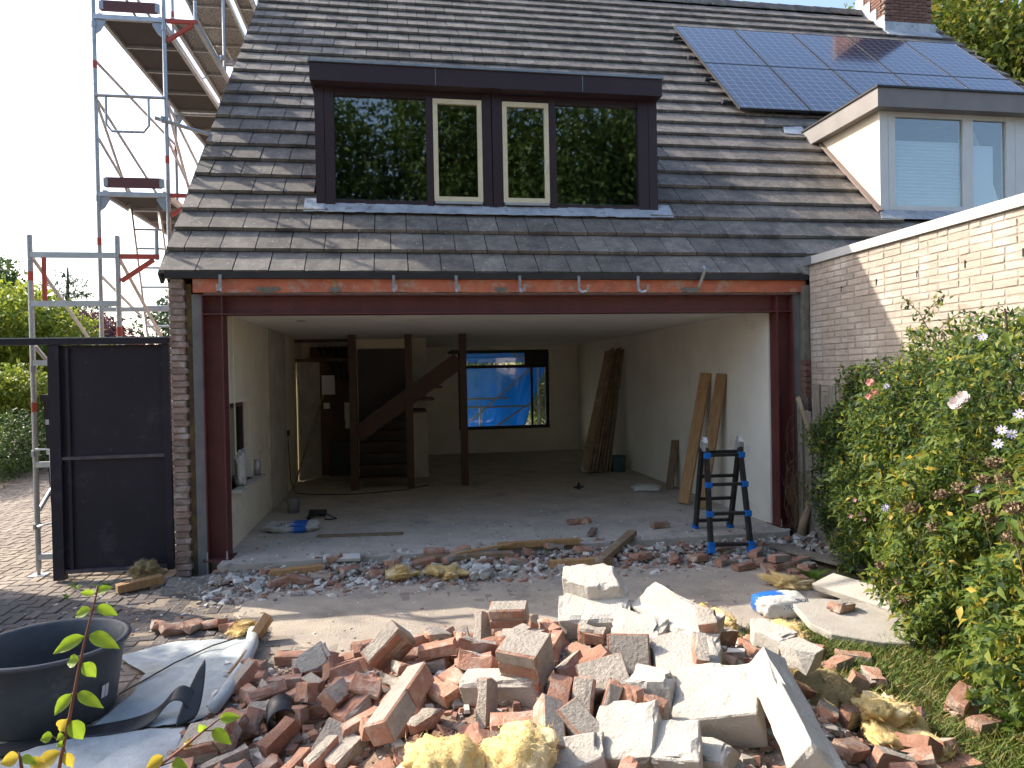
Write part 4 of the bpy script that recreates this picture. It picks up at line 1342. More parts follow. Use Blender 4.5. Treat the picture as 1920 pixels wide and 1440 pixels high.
M['bag'] = mat('white_plastic_bag', (0.58, 0.57, 0.54), (0.46, 0.46, 0.44), scale=7, rough=.5, bump=.8, bscale=12)
M['bag_blue'] = mat('blue_print', (0.02, 0.14, 0.52), (0.02, 0.11, 0.42), scale=7, rough=.5)
M['ink'] = mat('dark_print', (0.03, 0.035, 0.05), rough=.6)
def crumpled(name, c, sx, sy, sz, rz, label, cat, m, seed, print_blue=None, rough_=.22):
    """a slumped bag or soft lump: a squashed, dented ball"""
    r = random.Random(seed)
    bm = bmesh.new()
    bmesh.ops.create_icosphere(bm, subdivisions=4, radius=1.0)
    ph = [r.uniform(0, 6) for _ in range(8)]
    for v in bm.verts:
        p = v.co.copy()
        # boxier outline, dents
        q = Vector((math.copysign(abs(p.x) ** .6, p.x), math.copysign(abs(p.y) ** .6, p.y), math.copysign(abs(p.z) ** .8, p.z)))
        k = 1 + rough_ * .5 * (math.sin(p.x * 5 + ph[0]) * math.sin(p.y * 4 + ph[1]) + .6 * math.sin(p.y * 9 + ph[2] + p.z * 6) * math.sin(p.x * 8 + ph[3]) + .4 * math.sin(p.x * 17 + ph[4]) * math.sin(p.y * 15 + ph[5] + p.z * 13))
        q = q * k
        v.co = Vector((q.x * sx / 2, q.y * sy / 2, max(q.z * sz / 2, -sz * .42)))
    me = bpy.data.meshes.new(name)
    bm.to_mesh(me)
    bm.free()
    me.materials.append(M[m])
    if print_blue:
        me.materials.append(M['bag_blue'])
        for p in me.polygons:
            if print_blue(p.center.x / sx, p.center.y / sy):
                p.material_index = 1
    me.polygons.foreach_set('use_smooth', [True] * len(me.polygons))
    o = link(name, me, at=(c[0], c[1], c[2] + sz * .42), rot=(0, 0, rz))
    return tag(o, label, cat)

def text_part(name, body, parent, at, rot, size, m, squeeze=1.0):
    cu = bpy.data.curves.new(name, 'FONT')
    cu.body = body
    cu.size = size
    cu.align_x = 'CENTER'
    cu.extrude = .0004
    me = bpy.data.objects.new(name + '_tmp', cu)
    COL.objects.link(me)
    dg = bpy.context.evaluated_depsgraph_get()
    mesh = bpy.data.meshes.new_from_object(me.evaluated_get(dg))
    bpy.data.objects.remove(me)
    mesh.materials.clear()
    mesh.materials.append(M[m])
    o = bpy.data.objects.new(name, mesh)
    COL.objects.link(o)
    o.parent = parent
    o.location = at
    o.rotation_euler = rot
    o.scale = (squeeze, 1, 1)
    sw_ = o.modifiers.new('on_the_bag', 'SHRINKWRAP')
    sw_.target = parent
    sw_.wrap_method = 'NEAREST_SURFACEPOINT'
    sw_.wrap_mode = 'ABOVE_SURFACE'
    sw_.offset = .002
    return o

bagl = crumpled('cement_bag', (.62, 1.16, 0), .60, .30, .12, -.08, 'white and blue mortar bag lying on the room floor near the left wall', 'bag', 'bag', 3,
                lambda x, y: .02 < x < .30 and y < .35)
text_part('bag_print', 'METSEL\nMORTEL', bagl, (-.06, -.10, .06), (.75, 0, .06), .052, 'ink')
crumpled('cement_bag', (5.40, 2.66, 0), .42, .30, .10, -.5, 'grey crumpled bag lying by the short offcut', 'bag', 'bag', 5)
w = MB(); w.lathe([(.0, 0), (.075, 0), (.08, .17), (.083, .175), (.077, .175), (.07, .02)], (0, 0, 0), 18)
o = link('paint_tin', w.mesh('paint_tin', M['galv'], smooth=True), at=(.47, 2.30, 0)); tag(o, 'small open tin standing on the room floor by the left wall', 'tin')
w = MB(); w.lathe([(.0, 0), (.13, 0), (.155, .27), (.162, .275), (.15, .275), (.125, .02)], (0, 0, 0), 20)
o = link('bucket', w.mesh('bucket', mat('blue_grey_bucket', (0.10, 0.16, 0.18), rough=.5), smooth=True), at=(5.62, 4.72, 0)); tag(o, 'blue-grey bucket at the foot of the far plank bundle', 'bucket')
dr = thing('power_tool', (.86, 1.82, 0), 'black power tool left on the room floor behind the bag', 'tool')
w = MB(); w.tube((.72, 1.90, .06), (.92, 1.86, .06), .042, 10); w.build('body', M['black'], dr)
w = MB(); w.bar((.76, 1.88, .05), (.72, 1.76, .02), .04, .04); w.build('handle', M['black'], dr)
w = MB(); w.path([(.92, 1.86, .05), (1.0, 1.80, .02), (1.06, 1.70, .012), (.98, 1.64, .012), (.92, 1.70, .012)], .008, 6); w.build('cord', M['black'], dr)
w = MB(); w.lathe([(.0, 0), (.03, 0), (.03, .06), (.018, .075), (.018, .10)], (4.48, 3.06, 0), 12); w.tube((4.40, 3.05, .03), (4.56, 3.09, .03), .014, 8)
o = w.build('pipe_fitting', M['black'], org=(4.48, 3.06, 0)); tag(o, 'small black pipe fitting on the dark room floor', 'fitting')
# things on the left window sill
w = MB(); w.lathe([(.0, 0), (.045, 0), (.045, .15), (.03, .165), (.035, .17), (.035, .185), (0, .185)], (0, 0, 0), 16)
o = link('canister', w.mesh('canister', M['galv'], smooth=True), at=(.17, 1.56, .60)); tag(o, 'small steel canister on the side window sill', 'canister')
crumpled('plaster_sheet', (.155, .80, .60), .10, .26, .40, 0, 'crumpled white sheet standing on the side window sill', 'sheet', 'bag', 8, rough_=.3)
w = MB(); w.path([(.165, .50, 2.40), (.17, .50, 1.6), (.165, .52, .95), (.16, .60, .85)], .008, 6)
o = w.build('hanging_wire', M['cream'], org=(.165, .5, 2.4)); tag(o, 'pale electrical wire hanging from the ceiling at the left wall', 'wire')
w = MB(); w.path([(.175, 3.9, .90), (.19, 3.88, .55), (.21, 3.85, .2), (.28, 3.8, .02), (.6, 3.62, .008), (1.2, 3.5, .008), (1.9, 3.7, .008), (2.3, 4.1, .008)], .007, 6)
w.box((.17, 3.86, .88), (.20, 3.94, .96))
o = w.build('black_cable', M['black'], org=(.175, 3.9, 0)); tag(o, 'black cable running from the wall socket across the dark floor', 'cable')
plank('broom_stick', (.19, 4.30, .03), (.60, 4.92, 1.45), .025, .025, 'thin stick leaning beside the meter cupboard', 'wood_old')
for (y, z) in ((.62, .80), (3.95, 1.25)):
    w = MB(); w.box((5.916, y - .04, z - .04), (5.929, y + .04, z + .04)); w.build('wall_switch', M['white_pvc'], house)
for x, y in ((1.75, 1.2), (3.3, 3.2)):
    w = MB(); w.lathe([(.0, -.012), (.045, -.012), (.06, 0)], (x, y, 2.40), 18); w.build('downlight', M['white_pvc'], house)
w = MB(); w.lathe([(.0, -.002), (.05, -.002), (.055, 0)], (.75, 1.3, 2.40), 14); w.build('ceiling_hole', M['black'], house)

# ================================================================== rubble: the shapes
from mathutils import noise as mnoise
M['rubble_brick'] = mat('rubble_brick', (0.40, 0.215, 0.145), (0.30, 0.155, 0.108), scale=14, rough=.93, bump=.55, bscale=70, objrand=.24,
                        spots=((0.45, 0.36, 0.295), 7.5, .50, .66), stain=((0.20, 0.10, 0.075), 4, .60, .75))
M['rubble_mortar'] = mat('rubble_mortar', (0.42, 0.375, 0.32), (0.32, 0.285, 0.245), scale=18, rough=.96, bump=.9, bscale=60)
M['block'] = mat('white_building_block', (0.49, 0.46, 0.41), (0.41, 0.38, 0.335), scale=5, rough=.94, bump=.6, bscale=70, objrand=.08,
                 stain=((0.42, 0.37, 0.30), 3.2, .56, .78), spots=((0.46, 0.43, 0.39), 22, .64, .72))
M['plaster_bit'] = mat('plaster_skin', (0.62, 0.60, 0.55), (0.52, 0.50, 0.46), scale=9, rough=.9, bump=.2, bscale=50)

def cut_piece(name, size, seed, cuts, mats, mortar=0.0, detail=0, rough_=.002, courses=1):
    """a brick or block with broken ends: a box cut by skewed planes, worn at the edges"""
    r = random.Random(seed)
    bm = bmesh.new()
    bmesh.ops.create_cube(bm, size=1.0)
    bmesh.ops.scale(bm, vec=size, verts=bm.verts)
    for k in range(cuts):
        ax = Vector((r.choice((-1, 1)) * 1.0, r.uniform(-.7, .7), r.uniform(-.6, .6)))
        if k >= 1:
            ax = Vector((r.uniform(-.8, .8), r.choice((-1, 1)) * 1.0, r.uniform(-.9, .9)))
        ax.normalize()
        ext_ = abs(ax.x) * size[0] / 2 + abs(ax.y) * size[1] / 2 + abs(ax.z) * size[2] / 2
        dist = ext_ * (r.uniform(.58, .78) if detail else (r.uniform(.30, .62) if k == 0 else r.uniform(.62, .85)))
        res = bmesh.ops.bisect_plane(bm, geom=list(bm.verts) + list(bm.edges) + list(bm.faces), plane_co=ax * dist, plane_no=ax, clear_outer=True)
        ed = [g_ for g_ in res['geom_cut'] if isinstance(g_, bmesh.types.BMEdge)]
        bmesh.ops.holes_fill(bm, edges=ed, sides=0)
    bmesh.ops.bevel(bm, geom=list(bm.edges), offset=min(size) * (.03 if detail else .07), segments=1, affect='EDGES', clamp_overlap=True)
    bmesh.ops.recalc_face_normals(bm, faces=bm.faces)
    if mortar:
        big = sorted(bm.faces, key=lambda f: -f.calc_area())[:3]
        for f in big:
            if r.random() < mortar:
                f.material_index = 1
    for f in bm.faces:
        if mortar and f.material_index == 0 and r.random() < mortar * .35:
            f.material_index = 1
    if detail:
        bmesh.ops.triangulate(bm, faces=[f for f in bm.faces if len(f.verts) > 4])
        bmesh.ops.subdivide_edges(bm, edges=list(bm.edges), cuts=detail, use_grid_fill=True)
        off = Vector((seed * 3.1, seed * 1.7, 0))
        half = Vector(size) / 2
        for v in bm.verts:
            q = v.co
            n_ = mnoise.noise_vector(q * 28 + off) * rough_ * .28
            # corners and edges crumble where a coarse noise says so
            edge = sum(1 for k in range(3) if abs(q[k]) > half[k] * .84)
            bite = max(0.0, mnoise.noise(q * 11 + off) + .15)
            if edge >= 2:
                n_ -= q.normalized() * bite * rough_ * 7
            elif bite > .55:
                n_ -= q.normalized() * (bite - .55) * rough_ * 4
            v.co += n_
    else:
        for v in bm.verts:
            v.co += Vector((r.uniform(-1, 1), r.uniform(-1, 1), r.uniform(-1, 1))) * rough_
    c = sum((v.co for v in bm.verts), Vector()) / len(bm.verts)
    for v in bm.verts:
        v.co -= c
    me = bpy.data.meshes.new(name)
    bm.to_mesh(me)
    bm.free()
    for m in mats:
        me.materials.append(m)
    return me

BM_ = [M['rubble_brick'], M['rubble_mortar']]
PIECES = []
for k in range(5):      # whole bricks
    PIECES.append(cut_piece('brick', (.208, .098, .064), 100 + k, 0, BM_, .18, 2, .0035))
for k in range(9):      # halves and bats
    PIECES.append(cut_piece('brick', (.208, .098, .064), 120 + k, 1, BM_, .25, 2, .0045))
for k in range(8):      # broken corners
    PIECES.append(cut_piece('brick', (.16, .098, .064), 140 + k, 2, BM_, .2, 2, .005))
# index, size, broken corners, material, centre, turn, name, label, category
SPECIAL = [
    (0, (0.4, 0.3, 0.17), 1, 'block', (2.936, -3.222, 0.35), (0.325, -0.072, -0.304), 'building_block', 'broad white block at the crest of the heap, under another', 'block'),
    (1, (0.36, 0.25, 0.15), 1, 'block', (2.964, -3.124, 0.469), (0.28, -0.055, -0.314), 'building_block', 'white block topmost on the heap', 'block'),
    (2, (0.6, 0.24, 0.13), 0, 'block', (3.305, -3.459, 0.376), (0.382, 0.099, -1.169), 'building_block', 'long white block sloping down to the right behind the heap', 'block'),
    (3, (0.36, 0.34, 0.1), 1, 'block', (3.179, -3.794, 0.304), (0.28, -0.044, -0.495), 'building_block', 'flat pale slab of block with a notched corner mid heap', 'block'),
    (4, (0.3, 0.2, 0.12), 2, 'block', (3.053, -3.469, 0.324), (0.458, 0.011, -0.831), 'building_block', 'wedge of white block below the crest of the heap', 'block'),
    (5, (0.42, 0.15, 0.14), 0, 'block', (2.311, -3.755, 0.215), (0.138, -0.102, -0.407), 'building_block', 'long white profiled block lying level amid the bricks', 'block'),
    (6, (0.2, 0.2, 0.2), 2, 'block', (2.973, -4.065, 0.272), (0.155, -0.105, -0.77), 'building_block', 'small white chunk between bricks and the big pale block', 'block'),
    (7, (0.36, 0.32, 0.2), 1, 'block', (3.194, -4.228, 0.24), (0.617, -0.141, -0.67), 'building_block', 'big pale block tilted toward the viewer, right part of heap', 'block'),
    (8, (0.78, 0.15, 0.13), 0, 'block', (3.306, -4.574, 0.396), (-0.68, 0.127, -1.832), 'building_block', 'long white pillar-like block leaning at the heap right end', 'block'),
    (9, (0.27, 0.25, 0.18), 1, 'block', (2.746, -4.332, 0.213), (0.604, -0.207, -0.61), 'building_block', 'white block with rounded broken top at the lower edge', 'block'),
    (10, (0.2, 0.2, 0.16), 1, 'block', (2.879, -4.481, 0.208), (0.342, -0.097, -0.472), 'building_block', 'grey-white block end cut by the lower picture edge', 'block'),
    (11, (0.2, 0.18, 0.14), 2, 'block', (3.055, -4.434, 0.165), (0.218, -0.112, -0.77), 'building_block', 'small pale block right of centre at the lower edge', 'block'),
    (12, (0.22, 0.2, 0.13), 2, 'block', (2.52, -4.372, 0.178), (0.627, -0.176, -0.421), 'building_block', 'white block at the lower edge beside the yellow wool', 'block'),
    (13, (0.2, 0.12, 0.03), 1, 'block', (1.32, -2.935, 0.103), (1.218, -0.568, -0.155), 'building_block', 'thin white flake of block among the left bricks', 'block'),
    (14, (0.24, 0.15, 0.1), 2, 'block', (3.751, -3.634, 0.315), (0.112, 0.116, -1.177), 'building_block', 'rough white lump behind the leaning pillar block', 'block'),
    (15, (0.18, 0.14, 0.1), 2, 'block', (3.805, -3.871, 0.289), (0.013, 0.046, -1.295), 'building_block', 'rough white lump right of the leaning pillar block', 'block'),
    (16, (0.43, 0.12, 0.105), 0, 'brickwork', (1.826, -3.953, 0.289), (-0.386, -0.206, 1.096), 'masonry_piece', 'long piece of brickwork two bricks big leaning in the left heap', 'masonry'),
    (17, (0.22, 0.2, 0.2), 0, 'brickwork', (2.425, -3.772, 0.353), (0.276, 0.009, -0.62), 'masonry_piece', 'cube of brickwork three courses high atop the heap', 'masonry'),
    (18, (0.2, 0.21, 0.11), 0, 'brickwork', (2.945, -3.746, 0.311), (-0.003, 1.031, -1.865), 'masonry_piece', 'upright pair of mortared bricks beside the flat pale slab', 'masonry'),
    (19, (0.24, 0.18, 0.16), 1, 'brickwork', (2.767, -3.93, 0.274), (0.579, -0.251, -0.159), 'masonry_piece', 'tilted pair of mortared bricks right of the level white block', 'masonry'),
    (20, (0.24, 0.1, 0.2), 0, 'brickwork', (1.767, -3.285, 0.279), (0.561, -0.753, 0.141), 'masonry_piece', 'tilted pair of mortared bricks high in the left heap', 'masonry'),
    (21, (0.25, 0.11, 0.1), 0, 'brickwork', (2.428, -4.255, 0.261), (-0.498, 0.357, -1.759), 'masonry_piece', 'brick standing upright with white mortar beside the yellow wool', 'masonry'),
    (22, (0.2, 0.12, 0.13), 1, 'brickwork', (2.558, -4.251, 0.239), (0.256, 0.502, -0.953), 'masonry_piece', 'mortared brick leaning right of the upright brick', 'masonry'),
    (23, (0.22, 0.11, 0.12), 0, 'brickwork', (2.436, -3.191, 0.373), (0.247, -0.066, -0.348), 'masonry_piece', 'brick crowning the heap left of the white blocks', 'masonry'),
    (24, (0.22, 0.15, 0.11), 1, 'brickwork', (1.502, -3.726, -0.002), (0.251, -0.697, 0.849), 'masonry_piece', 'mortared brick at the lower edge left of the yellow wool', 'masonry'),
    (25, (0.25, 0.11, 0.12), 0, 'brickwork', (1.233, -3.582, -0.075), (0.39, -0.326, 0.341), 'masonry_piece', 'long mortared brick near the lower edge, left of the heap', 'masonry'),
    (26, (0.25, 0.16, 0.12), 0, 'brickwork', (0.919, -3.555, 0.007), (0.424, -0.268, -0.351), 'masonry_piece', 'pale flat-topped brick piece at the heap foot beside the sheets', 'masonry')]
def brickwork_mesh(size, seed):
    """a lump of masonry: bricks in courses round a mortar core"""
    r = random.Random(seed)
    lx, ly, lz = size
    w = MB()
    w.k = 1
    w.box((-lx / 2 + .008, -ly / 2 + .008, -lz / 2 + .004), (lx / 2 - .008, ly / 2 - .008, lz / 2 - .004))
    w.k = 0
    nz = max(1, round(lz / .072)); ny = max(1, round(ly / .105)); ch, cd = lz / nz, ly / ny
    for i in range(nz):
        for j in range(ny):
            x = -lx / 2
            first = True
            while x < lx / 2 - .03:
                wd = min((.105 if (i + j) % 2 and first and lx > .3 else .21), lx / 2 - x)
                first = False
                g_ = .005
                x0, x1 = x + r.uniform(0, .006), x + wd - g_ + r.uniform(-.006, .004)
                y0, y1 = -ly / 2 + j * cd + r.uniform(0, .003), -ly / 2 + (j + 1) * cd - g_
                z0, z1 = -lz / 2 + i * ch, -lz / 2 + (i + 1) * ch - g_ * 1.6
                jt = lambda: r.uniform(-.004, .004)
                w.hull8([(x0 + jt(), y0 + jt(), z0), (x1 + jt(), y0 + jt(), z0), (x1 + jt(), y1 + jt(), z0), (x0 + jt(), y1 + jt(), z0),
                         (x0 + jt(), y0 + jt(), z1), (x1 + jt(), y0 + jt(), z1), (x1 + jt(), y1 + jt(), z1), (x0 + jt(), y1 + jt(), z1)])
                x += wd
    me = w.mesh('masonry_piece', BM_)
    bm = bmesh.new(); bm.from_mesh(me)
    bmesh.ops.bevel(bm, geom=list(bm.edges), offset=.0035, segments=1, affect='EDGES')
    bmesh.ops.recalc_face_normals(bm, faces=bm.faces)
    for f in bm.faces:
        if f.calc_area() > .003 and r.random() < .14:
            f.material_index = 1
    bm.to_mesh(me); bm.free()
    return me

def special_mesh(s):
    i, size, cuts, m = s[:4]
    if m == 'block':
        return cut_piece('building_block', size, 300 + i, cuts + 1, [M['block']], 0, 6, .0075)
    return brickwork_mesh(size, 300 + i)

def heap_h(x, y):
    xs = [0.55, .95, 1.4, 1.7, 2.3, 2.8, 3.12, 3.4, 3.7, 4.0, 4.25, 4.5]
    hs = [0, .05, .18, .27, .40, .44, .44, .41, .32, .16, .05, 0]
    ys = [-6.0, -5.3, -4.8, -4.4, -4.0, -3.5, -3.1, -2.7, -2.3]
    gs = [0, .5, .62, .72, .84, 1.0, .95, .45, 0]
    return float(np.interp(x, xs, hs) * np.interp(y, ys, gs))

